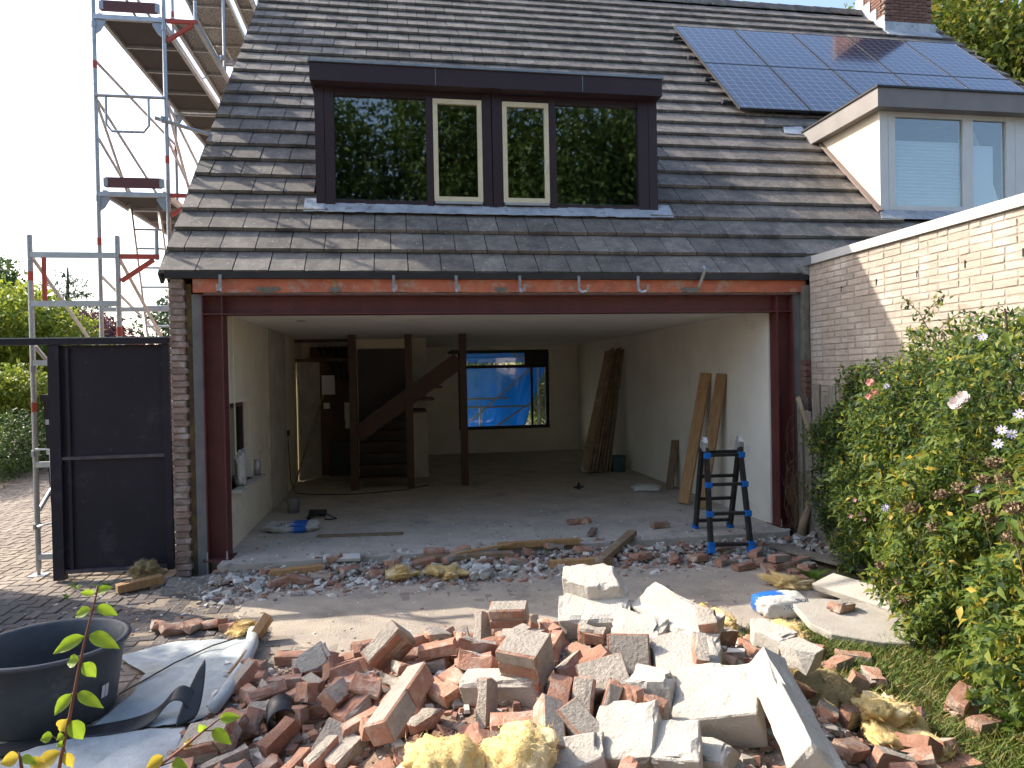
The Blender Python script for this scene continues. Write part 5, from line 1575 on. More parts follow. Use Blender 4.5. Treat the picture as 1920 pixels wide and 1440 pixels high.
HEAP = '''
s0 2.936 -3.222 0.35 0.325 -0.072 -0.304
s1 2.964 -3.124 0.469 0.28 -0.055 -0.314
s2 3.305 -3.459 0.376 0.382 0.099 -1.169
s3 3.179 -3.794 0.304 0.28 -0.044 -0.495
s4 3.053 -3.469 0.324 0.458 0.011 -0.831
s5 2.311 -3.755 0.215 0.138 -0.102 -0.407
s6 2.973 -4.065 0.272 0.155 -0.105 -0.77
s7 3.194 -4.228 0.24 0.617 -0.141 -0.67
s8 3.306 -4.574 0.396 -0.68 0.127 -1.832
s9 2.746 -4.332 0.213 0.604 -0.207 -0.61
s10 2.879 -4.481 0.208 0.342 -0.097 -0.472
s11 3.055 -4.434 0.165 0.218 -0.112 -0.77
s12 2.52 -4.372 0.178 0.627 -0.176 -0.421
s13 1.32 -2.935 0.103 1.218 -0.568 -0.155
s14 3.751 -3.634 0.315 0.112 0.116 -1.177
s15 3.805 -3.871 0.289 0.013 0.046 -1.295
s16 1.826 -3.953 0.289 -0.386 -0.206 1.096
s17 2.425 -3.772 0.353 0.276 0.009 -0.62
s18 2.945 -3.746 0.311 -0.003 1.031 -1.865
s19 2.767 -3.93 0.274 0.579 -0.251 -0.159
s20 1.767 -3.285 0.279 0.561 -0.753 0.141
s21 2.428 -4.255 0.261 -0.498 0.357 -1.759
s22 2.558 -4.251 0.239 0.256 0.502 -0.953
s23 2.436 -3.191 0.373 0.247 -0.066 -0.348
s24 1.502 -3.726 -0.002 0.251 -0.697 0.849
s25 1.233 -3.582 -0.075 0.39 -0.326 0.341
s26 0.919 -3.555 0.007 0.424 -0.268 -0.351
b16 4.0087 -1.9787 -0.0863 -0.004 3.138 0.885
b14 3.3311 -2.53 -0.0297 -1.461 -0.433 -1.956
b7 3.9698 -4.7194 -0.0372 -0.329 -0.088 -2.037
b5 2.4444 -3.3867 0.2475 -0.019 -0.099 -0.318
b0 4.3347 -3.0438 -0.0668 1.539 -0 -0.919
b20 1.0672 -3.3529 -0.0487 0.49 -0.396 1.475
b19 1.3197 -4.4247 -0.0463 -0.042 2.947 0.017
b8 4.2475 -3.6041 -0.0425 2.085 -1.031 -0.841
b1 4.2174 -3.1289 -0.0513 -1.757 -0.132 -2.465
b1 1.9048 -4.4284 0.0718 -0.18 -0.043 1.853
b16 1.1627 -4.7633 -0.0489 0.395 -1.672 0.224
b1 1.7747 -2.7236 -0.0131 0.335 -3.122 0.323
b10 3.3201 -2.7333 0.0947 -0.096 -2.899 -0.978
b8 2.5927 -4.9611 0.0943 -0.068 3.042 0.558
b1 4.2532 -4.1833 -0.0474 -0.105 -0.353 -1.179
b6 1.6328 -3.3723 0.1123 -1.725 0.26 2.528
b13 3.7922 -4.887 0.0114 0.313 -0.131 1.761
b13 4.145 -4.6313 -0.0784 0.079 -0.042 1.593
b10 1.4331 -3.3735 0.0365 -0.298 -0.109 1.177
b12 3.6696 -3.7795 0.1517 -2.888 -0 1.17
b18 2.1516 -4.8645 0.0738 0.008 -0.143 0.813
b3 4.0928 -4.8621 -0.0687 -0.004 0.149 0.83
b15 2.4026 -2.7263 0.0545 0.352 -0.296 -2.38
b5 2.1813 -4.5704 0.1065 0.078 2.991 1.002
b6 4.142 -4.1998 -0.0194 -0.645 -0.281 -1.209
b12 2.3181 -2.3196 -0.0798 3.111 -0.009 -1.039
b12 4.3082 -3.7152 -0.0797 3.111 -0.009 1.234
b20 2.213 -2.4417 -0.0403 -0.012 0.606 2.353
b2 1.9058 -4.6894 0.0692 1.726 -0.024 -0.905
b3 1.5555 -2.9243 0.0347 1.384 -0.308 -0.433
b12 3.5711 -2.9319 0.114 -0.185 -0.428 -1.613
b0 3.439 -4.1385 0.1667 2.876 0.092 -1.669
b11 2.1876 -2.8526 0.0933 2.712 -0.181 -0.092
b6 3.639 -3.3111 0.1962 1.693 0.279 0.443
b9 3.7576 -2.666 -0.028 0.197 2.789 -1.574
b21 3.104 -2.3727 -0.0816 0.005 -0.005 -2.828
b2 3.291 -3.1045 0.2479 3.039 -0.026 -1.373
b1 2.0208 -3.3026 0.2482 0.017 -0.19 -0.142
b17 1.0939 -3.7859 -0.0575 -1.664 2.91 -0.036
b1 2.6478 -3.2667 0.2806 1.475 0.061 1.736
b5 1.5461 -2.4519 -0.0886 -0.023 0.004 -2.501
b19 3.8604 -3.9765 0.0427 -0.38 -2.932 0.94
b0 2.6208 -4.0629 0.2591 -0.004 -2.181 -2.089
b4 2.7815 -2.4279 -0.0609 0.314 3.015 -0.842
b15 1.9094 -2.6337 -0.0284 -1.526 -0.231 -0.953
b12 2.941 -2.4926 -0.0105 -0.727 -0.37 1.426
b0 1.3566 -4.1844 -0.0188 -0.225 0.08 2.153
b4 2.1225 -4.0984 0.1402 0.168 0.122 -1.538
b14 2.3091 -4.6542 0.12 -1.597 0.108 -2.766
b14 3.6355 -4.0762 0.1368 -1.28 0.553 -0.484
b13 1.5864 -3.5561 0.081 2.962 -0.244 0.852
b1 2.3124 -4.0412 0.1793 0.144 -0.04 -0.163
b17 3.9752 -2.6534 -0.0693 -0.026 0.162 0.336
b6 3.4688 -3.9026 0.1866 0.223 -0.153 1.672
b2 2.1406 -2.3549 -0.029 2.698 0.434 1.541
b20 1.9962 -2.6285 -0.0086 1.737 0.326 2.258
b5 2.6357 -3.7483 0.26 -2.156 -0.15 0.729
b6 2.7517 -2.7779 0.0909 -0.106 2.632 -1.696
b10 3.7523 -4.3212 0.0672 -0.28 -2.861 0.544
b10 2.9764 -2.356 -0.0648 -1.614 -0.003 -1.231
b12 1.8021 -2.491 -0.0658 -3.071 -0.226 -0.749
b14 2.9341 -4.8808 0.1119 0.051 -0.02 0.494
b1 2.6292 -3.4875 0.291 -1.428 -0.002 -2.009
b14 3.9939 -3.3052 0.0233 -0.88 0.033 2.033
b11 2.8955 -4.227 0.2349 0.749 1.708 -1.488
b1 1.1604 -4.3287 -0.0696 -0.222 3.098 -1.145
b18 1.9399 -3.0259 0.131 -0.149 0.389 1.514
b20 0.9377 -2.5711 -0.0667 1.549 -0.011 2.668
b19 1.3742 -4.5531 -0.0236 1.272 -0.02 1.657
b10 1.1929 -4.5234 -0.0459 0.033 2.615 0.418
b21 1.137 -4.1761 -0.0324 -0.846 0.225 0.583
b4 2.4988 -2.4394 -0.0572 -0.975 0.003 -3.033
b6 1.5676 -3.9148 0.0482 2.982 -0.203 0.926
b2 2.5776 -4.7146 0.136 -1.675 -0.083 1.948
b4 2.6475 -2.5387 -0.035 0.292 -0.344 -2.218
b10 1.3756 -4.849 -0.0002 0.218 1.376 0.192
b8 2.221 -2.6289 0.0476 0.218 0.61 -1.484
b20 1.4476 -4.7132 -0.0219 -0.068 2.966 -0.007
b4 4.1051 -3.2327 0.0208 0.575 2.872 -0.627
b0 4.1426 -3.3586 -0.0478 2.888 0.272 -0.601
b2 0.9922 -4.2154 -0.0822 0.002 0.002 -2.051
b8 4.099 -3.6187 -0.0367 -2.797 0.219 0.958
b9 2.7239 -4.7747 0.1191 -0.018 3.009 0.975
b1 1.125 -2.3962 -0.0832 -0.025 -3.136 -0.122
b13 1.2274 -3.9714 -0.0412 0.182 0.177 -2.258
b0 1.7138 -4.8927 0.0107 0.07 3.005 0.947
b6 4.1184 -4.3403 -0.0701 2.861 -0.014 -1.766
b18 3.9778 -3.0197 0.0204 -1.544 -0.461 -2.651
b11 1.9938 -4.9859 0.0393 0.137 -0.02 -0.919
b20 1.9832 -4.637 0.0718 -0.172 3.114 -0.822
b11 3.8944 -4.3955 0.0244 -1.633 -2.78 -0.066
b3 1.7056 -4.1614 0.063 -0.014 0.203 -2.679
b16 1.3493 -3.2934 0.0144 0.257 0.097 -1.961
b19 3.1412 -2.6196 0.0019 0.434 2.935 -0.48
b13 0.9935 -2.9684 -0.0659 -1.585 0.009 2.241
b6 2.0125 -3.626 0.1712 0.229 -0.037 -0.991
b5 1.7139 -4.6762 0.0305 3.023 -0.105 1.346
b20 1.9506 -2.7984 0.0329 -0.39 0.108 0.556
b8 3.9972 -2.8714 -0.0398 3.13 0.367 0.633
b20 4.3884 -3.0021 -0.0639 -1.557 -0.004 -0.915
b16 1.0769 -2.9301 -0.07 2.135 0.075 -0.94
b0 2.1962 -3.476 0.226 -0.009 -0.22 -0.228
b5 4.2617 -4.3046 -0.0884 -0.026 0.008 0.069
b13 2.4726 -4.795 0.1049 -0.075 -3.049 -1.482
b20 2.3369 -2.8596 0.1194 -0.002 -2.659 1.642
b3 0.9358 -3.331 -0.0796 0.102 -0.01 -2.375
b6 1.6327 -4.4134 0.0442 1.699 0.203 -2.354
b6 2.3014 -2.5253 -0.0224 -1.8 -0.206 -2.492
b4 1.8357 -3.6387 0.1342 -0.168 2.998 -0.519
b5 3.1524 -2.5501 0.0439 -0.228 0.403 1.041
b17 3.8583 -2.4973 -0.0779 -0.087 -0.111 -2.02
b17 3.9754 -3.1577 0.0282 1.827 0.355 0.803
b9 2.222 -3.5749 0.2683 -2.132 0.114 -0.392
b17 2.8233 -4.1496 0.2377 1.121 -1.404 -0.615
b3 1.0839 -4.568 -0.0362 3.128 -0.552 0.408
b12 2.4203 -3.4098 0.3235 3.01 -0.05 0.611
b18 3.5059 -2.3861 -0.087 -3.124 0.006 -0.067
b14 2.0554 -4.5036 0.113 1.572 -0.173 0.755
b11 1.5925 -4.8325 0.0494 2.266 0.395 0.516
b16 2.72 -2.939 0.1731 0.368 2.779 -0.625
b12 2.6248 -2.4947 0.0226 2.936 0.387 1.213
b19 1.5471 -3.2184 0.0699 0.057 -0.261 -0.328
b13 1.7654 -4.2823 0.0621 -0.163 0.002 2.114
b4 3.9758 -3.5099 0.0249 0.46 -2.933 -1.142
b10 2.263 -3.2935 0.2355 -0.049 -0.05 0.248
b16 2.0545 -4.8371 0.0691 1.566 -0.142 0.759
b1 1.3597 -3.9395 0.0118 1.365 -0.18 1.016
b20 2.1916 -2.7599 0.0458 -0.439 -0.134 -0.034
b0 2.0855 -2.5687 -0.0419 2.887 -0.28 -0.644
b0 4.0183 -3.9563 0 -1.328 0.319 0.499
b14 4.0907 -4.0329 -0.0502 3.011 0.305 -0.533
b0 3.1057 -4.8158 0.1198 0.003 -0.113 1.8
b7 1.4326 -2.6277 -0.0553 1.544 0.151 2.019
b7 1.8768 -2.4016 -0.0823 -0.006 0.011 2.452
b3 3.5351 -3.1999 0.222 1.271 -0.031 -1.528
b20 1.5024 -3.4227 0.084 -0.653 0.084 -1.986
b17 1.2395 -4.2691 -0.0241 0.093 -2.715 -0.836
b15 2.9151 -4.7788 0.1257 -1.252 0.064 0.187
b1 2.4323 -4.6854 0.1621 2.892 0.34 1.251
b15 2.5592 -3.3196 0.2618 -1.426 0.186 2.186
b16 1.7975 -3.4484 0.1469 2.678 -0.07 -0.991
b16 3.658 -2.6456 -0.0008 -0.155 0.379 1.609
b2 0.9069 -2.7737 -0.0225 3.136 -0.77 0.496
b9 2.2576 -4.3538 0.1523 -1.801 -0.03 2.133
b20 3.7269 -2.4536 -0.068 1.138 -0.954 1.302
b10 1.5387 -4.2748 0.0162 3.047 -0.222 0.601
b20 1.856 -2.8476 0.1053 -1.808 1.174 -1.229
b8 1.7644 -4.3141 0.1297 -0.192 3.116 -0.758
b15 1.3031 -4.5293 -0.0283 -0.532 -1.292 -2.594
b1 2.1156 -4.6763 0.1687 -1.199 0.201 -1.365
b7 4.0426 -4.3404 0.0004 -0.034 0.238 2.741
b11 3.4644 -3.7228 0.2226 0.281 0.196 1.003
b1 0.8542 -3.8125 -0.0167 0.065 -0.037 1.676
b9 4.1691 -3.0147 -0.0525 1.17 -0.107 -1.752
b10 2.7254 -4.0946 0.2399 2.727 -1.186 0.065
b2 1.6112 -4.6125 0.0548 0.096 -0.685 -0.288
b17 1.2244 -3.1196 -0.0258 -0.103 -0.28 0.173
b12 2.2119 -3.9137 0.2104 -2.081 -1.231 1.289
b12 2.1227 -2.9576 0.1273 0.333 0.335 2.729
b14 2.9851 -2.6166 0.035 1.182 -0.174 -0.354
b18 1.9082 -3.6178 0.2162 -2.994 -0.183 -0.376
b11 2.7546 -3.5937 0.2712 -2.99 0.06 -0.938
b15 1.8405 -3.4325 0.2022 0.44 2.952 -1.226
b8 3.6066 -3.965 0.1623 1.408 -2.897 0.047
b21 1.5668 -2.5923 -0.0535 -1.2 -1.144 -1.724
b9 1.6676 -3.7659 0.104 1.534 -0.284 0.339
b11 3.3256 -2.2387 -0.0831 -0.008 -0.01 2.47
b0 2.6363 -2.7463 0.0872 -1.641 0.484 1.535
b20 2.1559 -3.1969 0.2222 -1.768 -0.001 1.369
b16 3.0335 -2.537 -0.0065 -0.086 1.236 -0.245
b19 3.8214 -4.5496 0.0324 -0.241 1.121 1.057
b21 1.083 -3.1951 -0.043 0.666 -0.231 -0.167
b2 3.2118 -3.1395 0.304 3.089 -0.423 0.276
b17 1.9437 -3.8279 0.1342 0.028 2.928 0.525
b9 3.5035 -4.1103 0.225 0.153 0.241 0.21
b12 0.9747 -3.3764 0.0064 0.589 -0.095 -0.878
b1 2.5134 -2.6619 0.0226 -0.093 -0.458 -1.328
b17 1.7177 -2.8488 0.0391 -0.372 -3.138 0.359
b15 2.4057 -3.5351 0.2739 1.724 0.097 -1.308
b3 1.2823 -3.4221 0.0179 -1.472 0.212 2.375
b7 1.8711 -2.6703 0.0644 -0.201 -0.113 0.215
b12 3.21 -3.9948 0.3861 -1.459 -0.274 1.23
b4 3.8592 -4.6731 0.0397 -0.086 -0 -0.24
b18 2.4852 -3.9925 0.206 1.336 -0.004 -2.779
b12 3.8888 -3.2483 0.0609 0.494 -0.102 1.855
b18 1.4988 -4.4127 0.0078 1.517 -0.362 0.212
b16 3.2304 -2.5064 -0.0529 0.423 2.956 -0.423
b11 1.9896 -2.3799 -0.0658 -1.579 -0.004 -0.84
b16 1.3244 -2.6773 -0.0708 2.044 0.083 0.183
b13 2.4209 -2.5201 0.0032 0.896 -0.891 1.589
b12 1.4897 -4.1349 0.0516 1.455 -2.714 0.227
b5 2.747 -4.9404 0.108 -3.036 0.054 -0.975
b0 3.6372 -2.4582 -0.0517 -1.576 -0.164 -1.829
b10 2.2322 -4.1774 0.178 -0.322 -2.803 0.352
b16 1.0516 -3.8719 -0.0571 1.33 0.842 -0.134
b11 1.9846 -3.3 0.1712 -0.006 0.201 2.945
b20 1.6671 -3.4727 0.1608 -0.828 -0.264 2.877
b19 3.3879 -3.685 0.4515 2.92 -0.335 1.261
b18 2.744 -3.7598 0.2989 -0.397 0.797 3.094
b7 1.1741 -4.8714 -0.0587 -1.516 0.105 -2.891
b2 4.0017 -4.5163 -0.0391 -2.886 0.221 0.725
b4 1.134 -2.7723 -0.0799 -0.096 0.015 0.069
b20 1.5109 -4.7775 0.007 -0.73 0.108 -1.951
b18 3.5907 -4.1605 0.1236 -3.122 0.263 -0.399
b5 1.4656 -3.9148 0.0306 -1.781 -0.2 0.97
b21 1.9498 -4.2058 0.119 1.39 -2.057 -1.265
b17 1.854 -4.1648 0.1117 -1.724 -0.045 2.041
b16 2.8545 -3.4154 0.294 1.882 0.049 -0.546
b13 1.1118 -3.9734 -0.009 0.255 2.739 0.274
b19 1.9079 -3.432 0.1777 1.382 -0.116 -1.16
b5 1.2303 -4.6307 -0.0117 -1.52 -0.724 -0.719
b0 1.0918 -3.073 -0.001 0.6 0.12 -2.725
b19 1.5161 -3.4784 0.1385 -2.485 0.009 1.023
b12 1.7847 -3.017 0.1362 1.199 -0.628 -0.133
b9 1.347 -3.3967 0.1181 1.359 -0.301 -1.111
b21 1.6168 -4.3275 0.0456 1.643 0.218 -2.424
b6 2.448 -2.8704 0.1246 0.075 2.658 -1.297
b19 2.005 -4.4429 0.1311 1.959 0.315 1.047
b10 1.5196 -4.5122 0.0784 0.03 -1.07 -0.137
b12 2.2826 -3.1609 0.2591 -2.223 -1.083 1.347
b18 2.0902 -3.563 0.1995 -0.195 0.03 2.152
b2 1.7875 -2.8654 0.1135 1.772 -0.259 2.105
b3 1.7426 -3.8461 0.1258 -0.067 -3.028 0.205
b13 1.5148 -3.0224 0.0501 -1.329 0.289 3.002
b14 1.2231 -3.8099 -0.035 0.152 2.943 0.744
b15 2.4868 -3.0221 0.2114 -0.228 -0.42 -0.931
b11 2.0118 -4.316 0.1165 1.5 0.196 -2.788
b2 1.0464 -4.467 -0.0183 -0.291 -2.55 0.449
b16 2.0531 -2.6656 0.09 -2.933 0.195 0.433
b13 2.1383 -4.4069 0.1279 1.767 -0.065 -0.637
b12 1.3631 -3.1493 0.0377 -1.854 0.119 2.015
b20 2.3474 -4.4833 0.1575 0.816 -1.37 2.417
b9 2.21 -3.3845 0.276 1.683 -2.879 -0.114
b9 1.1032 -4.104 -0.0216 0.32 -2.3 1.545
b20 2.5738 -3.0243 0.2318 1.754 0.454 2.103
b9 2.4857 -2.6557 0.0947 0.487 3.055 -0.09
b4 1.9415 -3.1836 0.1801 0.926 2.926 0.029
b11 2.652 -4.5978 0.1823 -1.422 1.439 1.119
b18 1.4012 -2.791 -0.0353 1.106 0.653 -1.461
b21 1.302 -4.2897 0.0192 2.554 0.546 -1.367
b18 1.7697 -4.4668 0.044 -0.15 -3.115 -1.333
b10 1.439 -4.5809 0.0321 -2.373 0.482 1.482
b13 1.2493 -3.6359 0.0228 -1.824 0.439 -2.432
b4 2.521 -4.0326 0.2818 -0.171 2.933 1.187
b10 0.9748 -2.7022 -0.0829 3.122 0.002 1.54
b7 1.6705 -2.4691 -0.0581 2.259 -0.023 -1.761
b21 2.0658 -2.5006 0.0046 0.335 -2.966 0.569
b9 0.8381 -3.7516 -0.0836 0.002 0.02 0.341
b13 0.9672 -3.9763 -0.0505 0.009 0.523 1.267
b17 1.2747 -4.7286 -0.0579 -0.136 -0.182 0.709
b16 1.1965 -2.6259 -0.0735 1.596 0.01 1.798
b4 3.7966 -2.9164 0.0451 -0.432 -0.201 -1.284
b5 4.5972 -3.1115 -0.0885 -0.028 0.006 -0.574
b1 3.8353 -3.7932 0.0758 -0.269 -0.388 -2.687
b8 4.15 -3.8313 -0.0595 2.788 0.149 -0.917
b17 1.5523 -2.3186 -0.0804 -0.043 -0.018 0.099
b3 3.384 -2.6683 0.0468 -2.665 -0.064 -0.245
b5 3.8765 -2.6302 -0.0254 -0.253 0.181 -1.724
b12 4.2026 -2.7288 -0.0794 -0.027 -3.127 0.492
b12 1.0142 -3.7156 -0.0484 -1.672 -0.145 0.486
'''
# ------------------------------------------------------------------ the heap as it settled
M['heap_core'] = mat('rubble_dust', (0.33, 0.225, 0.155), (0.22, 0.155, 0.115), scale=11, rough=.97, bump=1.0, bscale=35,
                     spots=((0.48, 0.42, 0.35), 16, .54, .64))
def mound_z(X, Y):
    H = np.vectorize(heap_h)(X, Y)
    nz = .012 * np.sin(X * 31 + Y * 17) * np.sin(Y * 29 - X * 11) + .008 * np.sin(X * 67) * np.sin(Y * 59)
    return GZ + np.where(H > .005, H - .075 + nz, -.08)
core = link('rubble_dust', grid_mesh('rubble_dust', .5, 4.5, -6.0, -2.2, 160, 150, mound_z, M['heap_core']))
tag(core, 'dusty crushed brick and mortar filling the rubble heap', 'rubble', kind='stuff')

def image_x(x, y, z):
    v = Vector((x, y, z)) - Vector(CAM_POS)
    return v.dot(_r2) / v.dot(_f)
def heap_place(x, y):
    if x < 1.45: return "at the heap's left foot" if y < -3.4 else "behind the heap's left foot"
    if x > 3.45: return "at the heap's right foot" if y < -3.4 else "behind the heap's right foot"
    part = 'left' if x < 2.2 else ('middle' if x < 2.8 else 'right')
    if y > -3.15: return 'on the far side of the heap, %s part' % part
    if y > -3.75: return 'on the heap crest, %s part' % part
    if y > -4.2: return 'on the near slope of the heap, %s part' % part
    return 'low by the picture edge, %s part' % part
SP = {s[0]: s for s in SPECIAL}
sorted_heap = {}
for line in HEAP.strip().split('\n'):
    t = line.split()
    kind, idx = t[0][0], int(t[0][1:])
    x, y, z, a, b_e, c = map(float, t[1:])
    if kind == 'b':
        o = link('brick', PIECES[idx], at=(x, y, z), rot=(a, b_e, c))
        tag(o, None, 'brick', 'loose bricks of the rubble heap')
        nm = 'whole red brick' if idx < 5 else ('broken half brick' if idx < 14 else 'small brick corner')
        sorted_heap.setdefault((nm, heap_place(x, y)), []).append((image_x(x, y, z), o))
    else:
        s = SP[idx]
        tag(link(s[6], special_mesh(s), at=(x, y, z), rot=(a, b_e, c)), s[7], s[8])
for (nm, place), rows in sorted_heap.items():
    rows.sort(key=lambda t: t[0])
    for q, (_, o) in enumerate(rows):
        o['label'] = '%s %s' % (nm, place) if len(rows) == 1 else '%s %s, %s from the left' % (nm, place, ORD[q])

# ------------------------------------------------------------------ loose chips as stuff
def chips(name, n, place, smin, smax, mats, weights, label, flat=.6):
    V = []
    idx = []
    k = RNG.choice(len(mats), n, p=np.array(weights) / sum(weights))
    for q in range(n):
        x, y, z = place()
        s = smin + (smax - smin) * RNG.random() ** 2.6
        a = RNG.uniform(0, 6.28)
        ca, sa = math.cos(a), math.sin(a)
        sx, sy, sz = s * RNG.uniform(.6, 1.3), s * RNG.uniform(.4, .9), s * RNG.uniform(.25, .8) * flat
        cs = []
        tx, ty = RNG.uniform(-.3, .3, 2)
        for (u, v, w_) in ((-1, -1, 0), (1, -1, 0), (1, 1, 0), (-1, 1, 0), (-1, -1, 1), (1, -1, 1), (1, 1, 1), (-1, 1, 1)):
            f = RNG.uniform(.55, 1.1) if w_ else 1.0
            a_, b2 = u * sx / 2 * f, v * sy / 2 * f
            cs.append((x + ca * a_ - sa * b2, y + sa * a_ + ca * b2, z + (w_ * sz * RNG.uniform(.7, 1.2)) + (tx * a_ + ty * b2 if w_ else -.004)))
        for f4 in ((4, 5, 6, 7), (0, 1, 5, 4), (1, 2, 6, 5), (2, 3, 7, 6), (3, 0, 4, 7)):
            V.append([cs[j] for j in f4])
            idx.append(k[q])
    o = link(name, quads_mesh(name, np.array(V), 4, mats, np.array(idx)))
    return tag(o, label, 'debris', kind='stuff')
M['chip_red'] = mat('brick_chip', (0.34, 0.19, 0.135), (0.26, 0.15, 0.11), scale=20, rough=.95)
M['chip_grey'] = mat('mortar_chip', (0.36, 0.33, 0.29), (0.25, 0.23, 0.20), scale=20, rough=.96)
M['chip_white'] = mat('plaster_chip', (0.60, 0.58, 0.54), (0.50, 0.48, 0.45), scale=15, rough=.92)
CH = [M['chip_red'], M['chip_grey'], M['chip_white']]
def on_heap():
    while True:
        x, y = RNG.uniform(.7, 4.3), RNG.uniform(-5.2, -2.3)
        h = heap_h(x, y)
        if h > .01 or RNG.random() < .2:
            return x, y, GZ + max(h - .07, 0) + (.0 if h > .07 else 0.0)
chips('brick_chips', 9000, on_heap, .010, .080, CH, (.6, .3, .2), 'small chips of brick and mortar between the heap bricks')
def on_sill():
    while True:
        x = RNG.uniform(.15, 6.1)
        y = -.50 + RNG.normal() * .24
        if y < -.24 and y > -1.1:
            return x, y, GZ + max(0, .12 * (1 - abs(y + .42) / .35)) * RNG.uniform(.2, 1)
        if -.24 <= y < .1 and RNG.random() < .12:
            return x, y, .0
chips('threshold_debris', 7000, on_sill, .012, .085, CH, (.25, .45, .35), 'broken plaster, mortar and brick chips strewn along the threshold', .5)
def on_patio():
    while True:
        x, y = RNG.uniform(-1.2, 5.4), RNG.uniform(-3.2, -.35)
        if RNG.random() < (.9 if y > -1.2 else .45) * (1 if x > -.3 else .35):
            return x, y, GZ - .002
chips('patio_grit', 6500, on_patio, .004, .034, CH, (.25, .5, .3), 'grit and small chips scattered over the patio', .5)
def in_room():
    x, y = RNG.uniform(.2, 5.9), abs(RNG.normal()) * 1.3 - .2
    return x, min(y, 5), 0.0
chips('floor_grit', 1300, in_room, .004, .03, CH, (.2, .5, .3), 'grit and crumbs on the room floor', .5)

# sandy dust that buries most of the patio pavers
M['sand'] = mat('sandy_dust', (0.46, 0.39, 0.31), (0.35, 0.305, 0.255), scale=3.5, rough=.97, bump=.7, bscale=60, spots=((0.44, 0.40, 0.35), 26, .60, .68), stain=((0.25, 0.215, 0.175), 1.7, .52, .70))
def sand_z(X, Y):
    a = .5 + .5 * np.sin(X * 2.3 + Y * 1.1 + .6) * np.sin(Y * 2.9 - X * .7)
    b2 = np.sin(X * 9.1 + Y * 3) * np.sin(Y * 11 - X * 4) + .6 * np.sin(X * 23 + Y * 17) * np.sin(Y * 27 - X * 13)
    z = GZ + .0015 + .0055 * a + .0016 * b2
    edge = np.clip((X + .75) / .5, 0, 1) * np.clip((5.35 - X) / .2, 0, 1) * np.clip((Y + 3.4) / .5, 0, 1) * np.clip((-.3 - Y) / .05, 0, 1)
    left = np.clip((X - (-.25 + .55 * (-Y - .4))) / .5, 0, 1)          # pavers stay bare towards the left front
    return z - .022 * (1 - edge * left)
tag(link('sand', grid_mesh('sand', -.8, 5.4, -3.4, -.3, 300, 160, sand_z, M['sand'])), 'sandy dust covering the patio between heap and house', 'sand', kind='stuff')

# rubble banked against the slab edge
def bank(X, Y):
    t = np.clip(1 - np.abs(Y + .36) / .34, 0, 1)
    nz = .5 + .5 * np.sin(X * 5.3 + 1.2) * np.sin(X * 2.1) + .25 * np.sin(X * 17 + Y * 23)
    return GZ - .03 + .14 * t * np.clip(nz * .6 + .35, .15, 1.05) + .006 * np.sin(X * 71) * np.sin(Y * 63)
M['bank'] = mat('threshold_rubble', (0.24, 0.215, 0.185), (0.15, 0.135, 0.12), scale=14, rough=.97, bump=1, bscale=40, spots=((0.46, 0.44, 0.41), 22, .56, .64))
tag(link('threshold_rubble', grid_mesh('threshold_rubble', -.25, 6.25, -.75, -.02, 260, 30, bank, M['bank'])), 'dusty rubble banked along the edge of the room slab', 'rubble', kind='stuff')

# ------------------------------------------------------------------ single pieces lying about
def lay(mesh, name, x, y, z, rz, label, cat, rx=0, ry=0, group=None):
    return tag(link(name, mesh, at=(x, y, z), rot=(rx, ry, rz)), label, cat, group)
r_ = random.Random(31)
def number(rows, label):
    for q, (_, o) in enumerate(sorted(rows, key=lambda t: t[0])):
        o['label'] = '%s, %s from the left' % (label, ORD[q])
row = []
def brick_at(x, y, z, label, k=None, rz=None, rx=0, ry=0, group=None):
    return lay(PIECES[r_.randrange(len(PIECES)) if k is None else k], 'brick', x, y, z, r_.uniform(0, 3) if rz is None else rz, label, 'brick', rx, ry, group)
brick_at(4.67, .27, .033, 'single brown brick lying on the room floor near the ladder', 1, .1)
brick_at(3.80, .69, .033, 'half brick lying on the room floor mid room', 7, .2)
brick_at(3.95, .72, .03, 'brick corner beside the half brick on the room floor', 16, 1.0)
for q, (x, y, z, k, rz) in enumerate(((4.95, -1.08, -.088, 1, .2), (5.15, -.98, -.088, 6, .9), (5.32, -1.12, -.088, 0, .1), (5.30, -1.10, -.022, 2, .25), (5.48, -1.22, -.088, 8, .5),
                                      (5.10, -1.25, -.088, 5, 1.3), (5.33, -1.38, -.088, 3, -.2), (4.85, -.88, -.088, 9, .6), (5.55, -1.02, -.088, 11, .3), (5.02, -1.42, -.088, 15, .2),
                                      (5.2, -.82, -.05, 12, .8), (4.62, -.78, -.06, 10, .4), (4.42, -.74, -.06, 16, 1.2), (4.1, -.66, -.04, 6, .3), (5.22, -1.56, -.088, 18, .1))):
    row.append((image_x(x, y, z), brick_at(x, y, z, 'brick', k, rz, r_.uniform(-.1, .1), r_.uniform(-.1, .1), 'bricks piled by the ladder')))
number(row, 'brick in the small pile between ladder and fence')
row = []
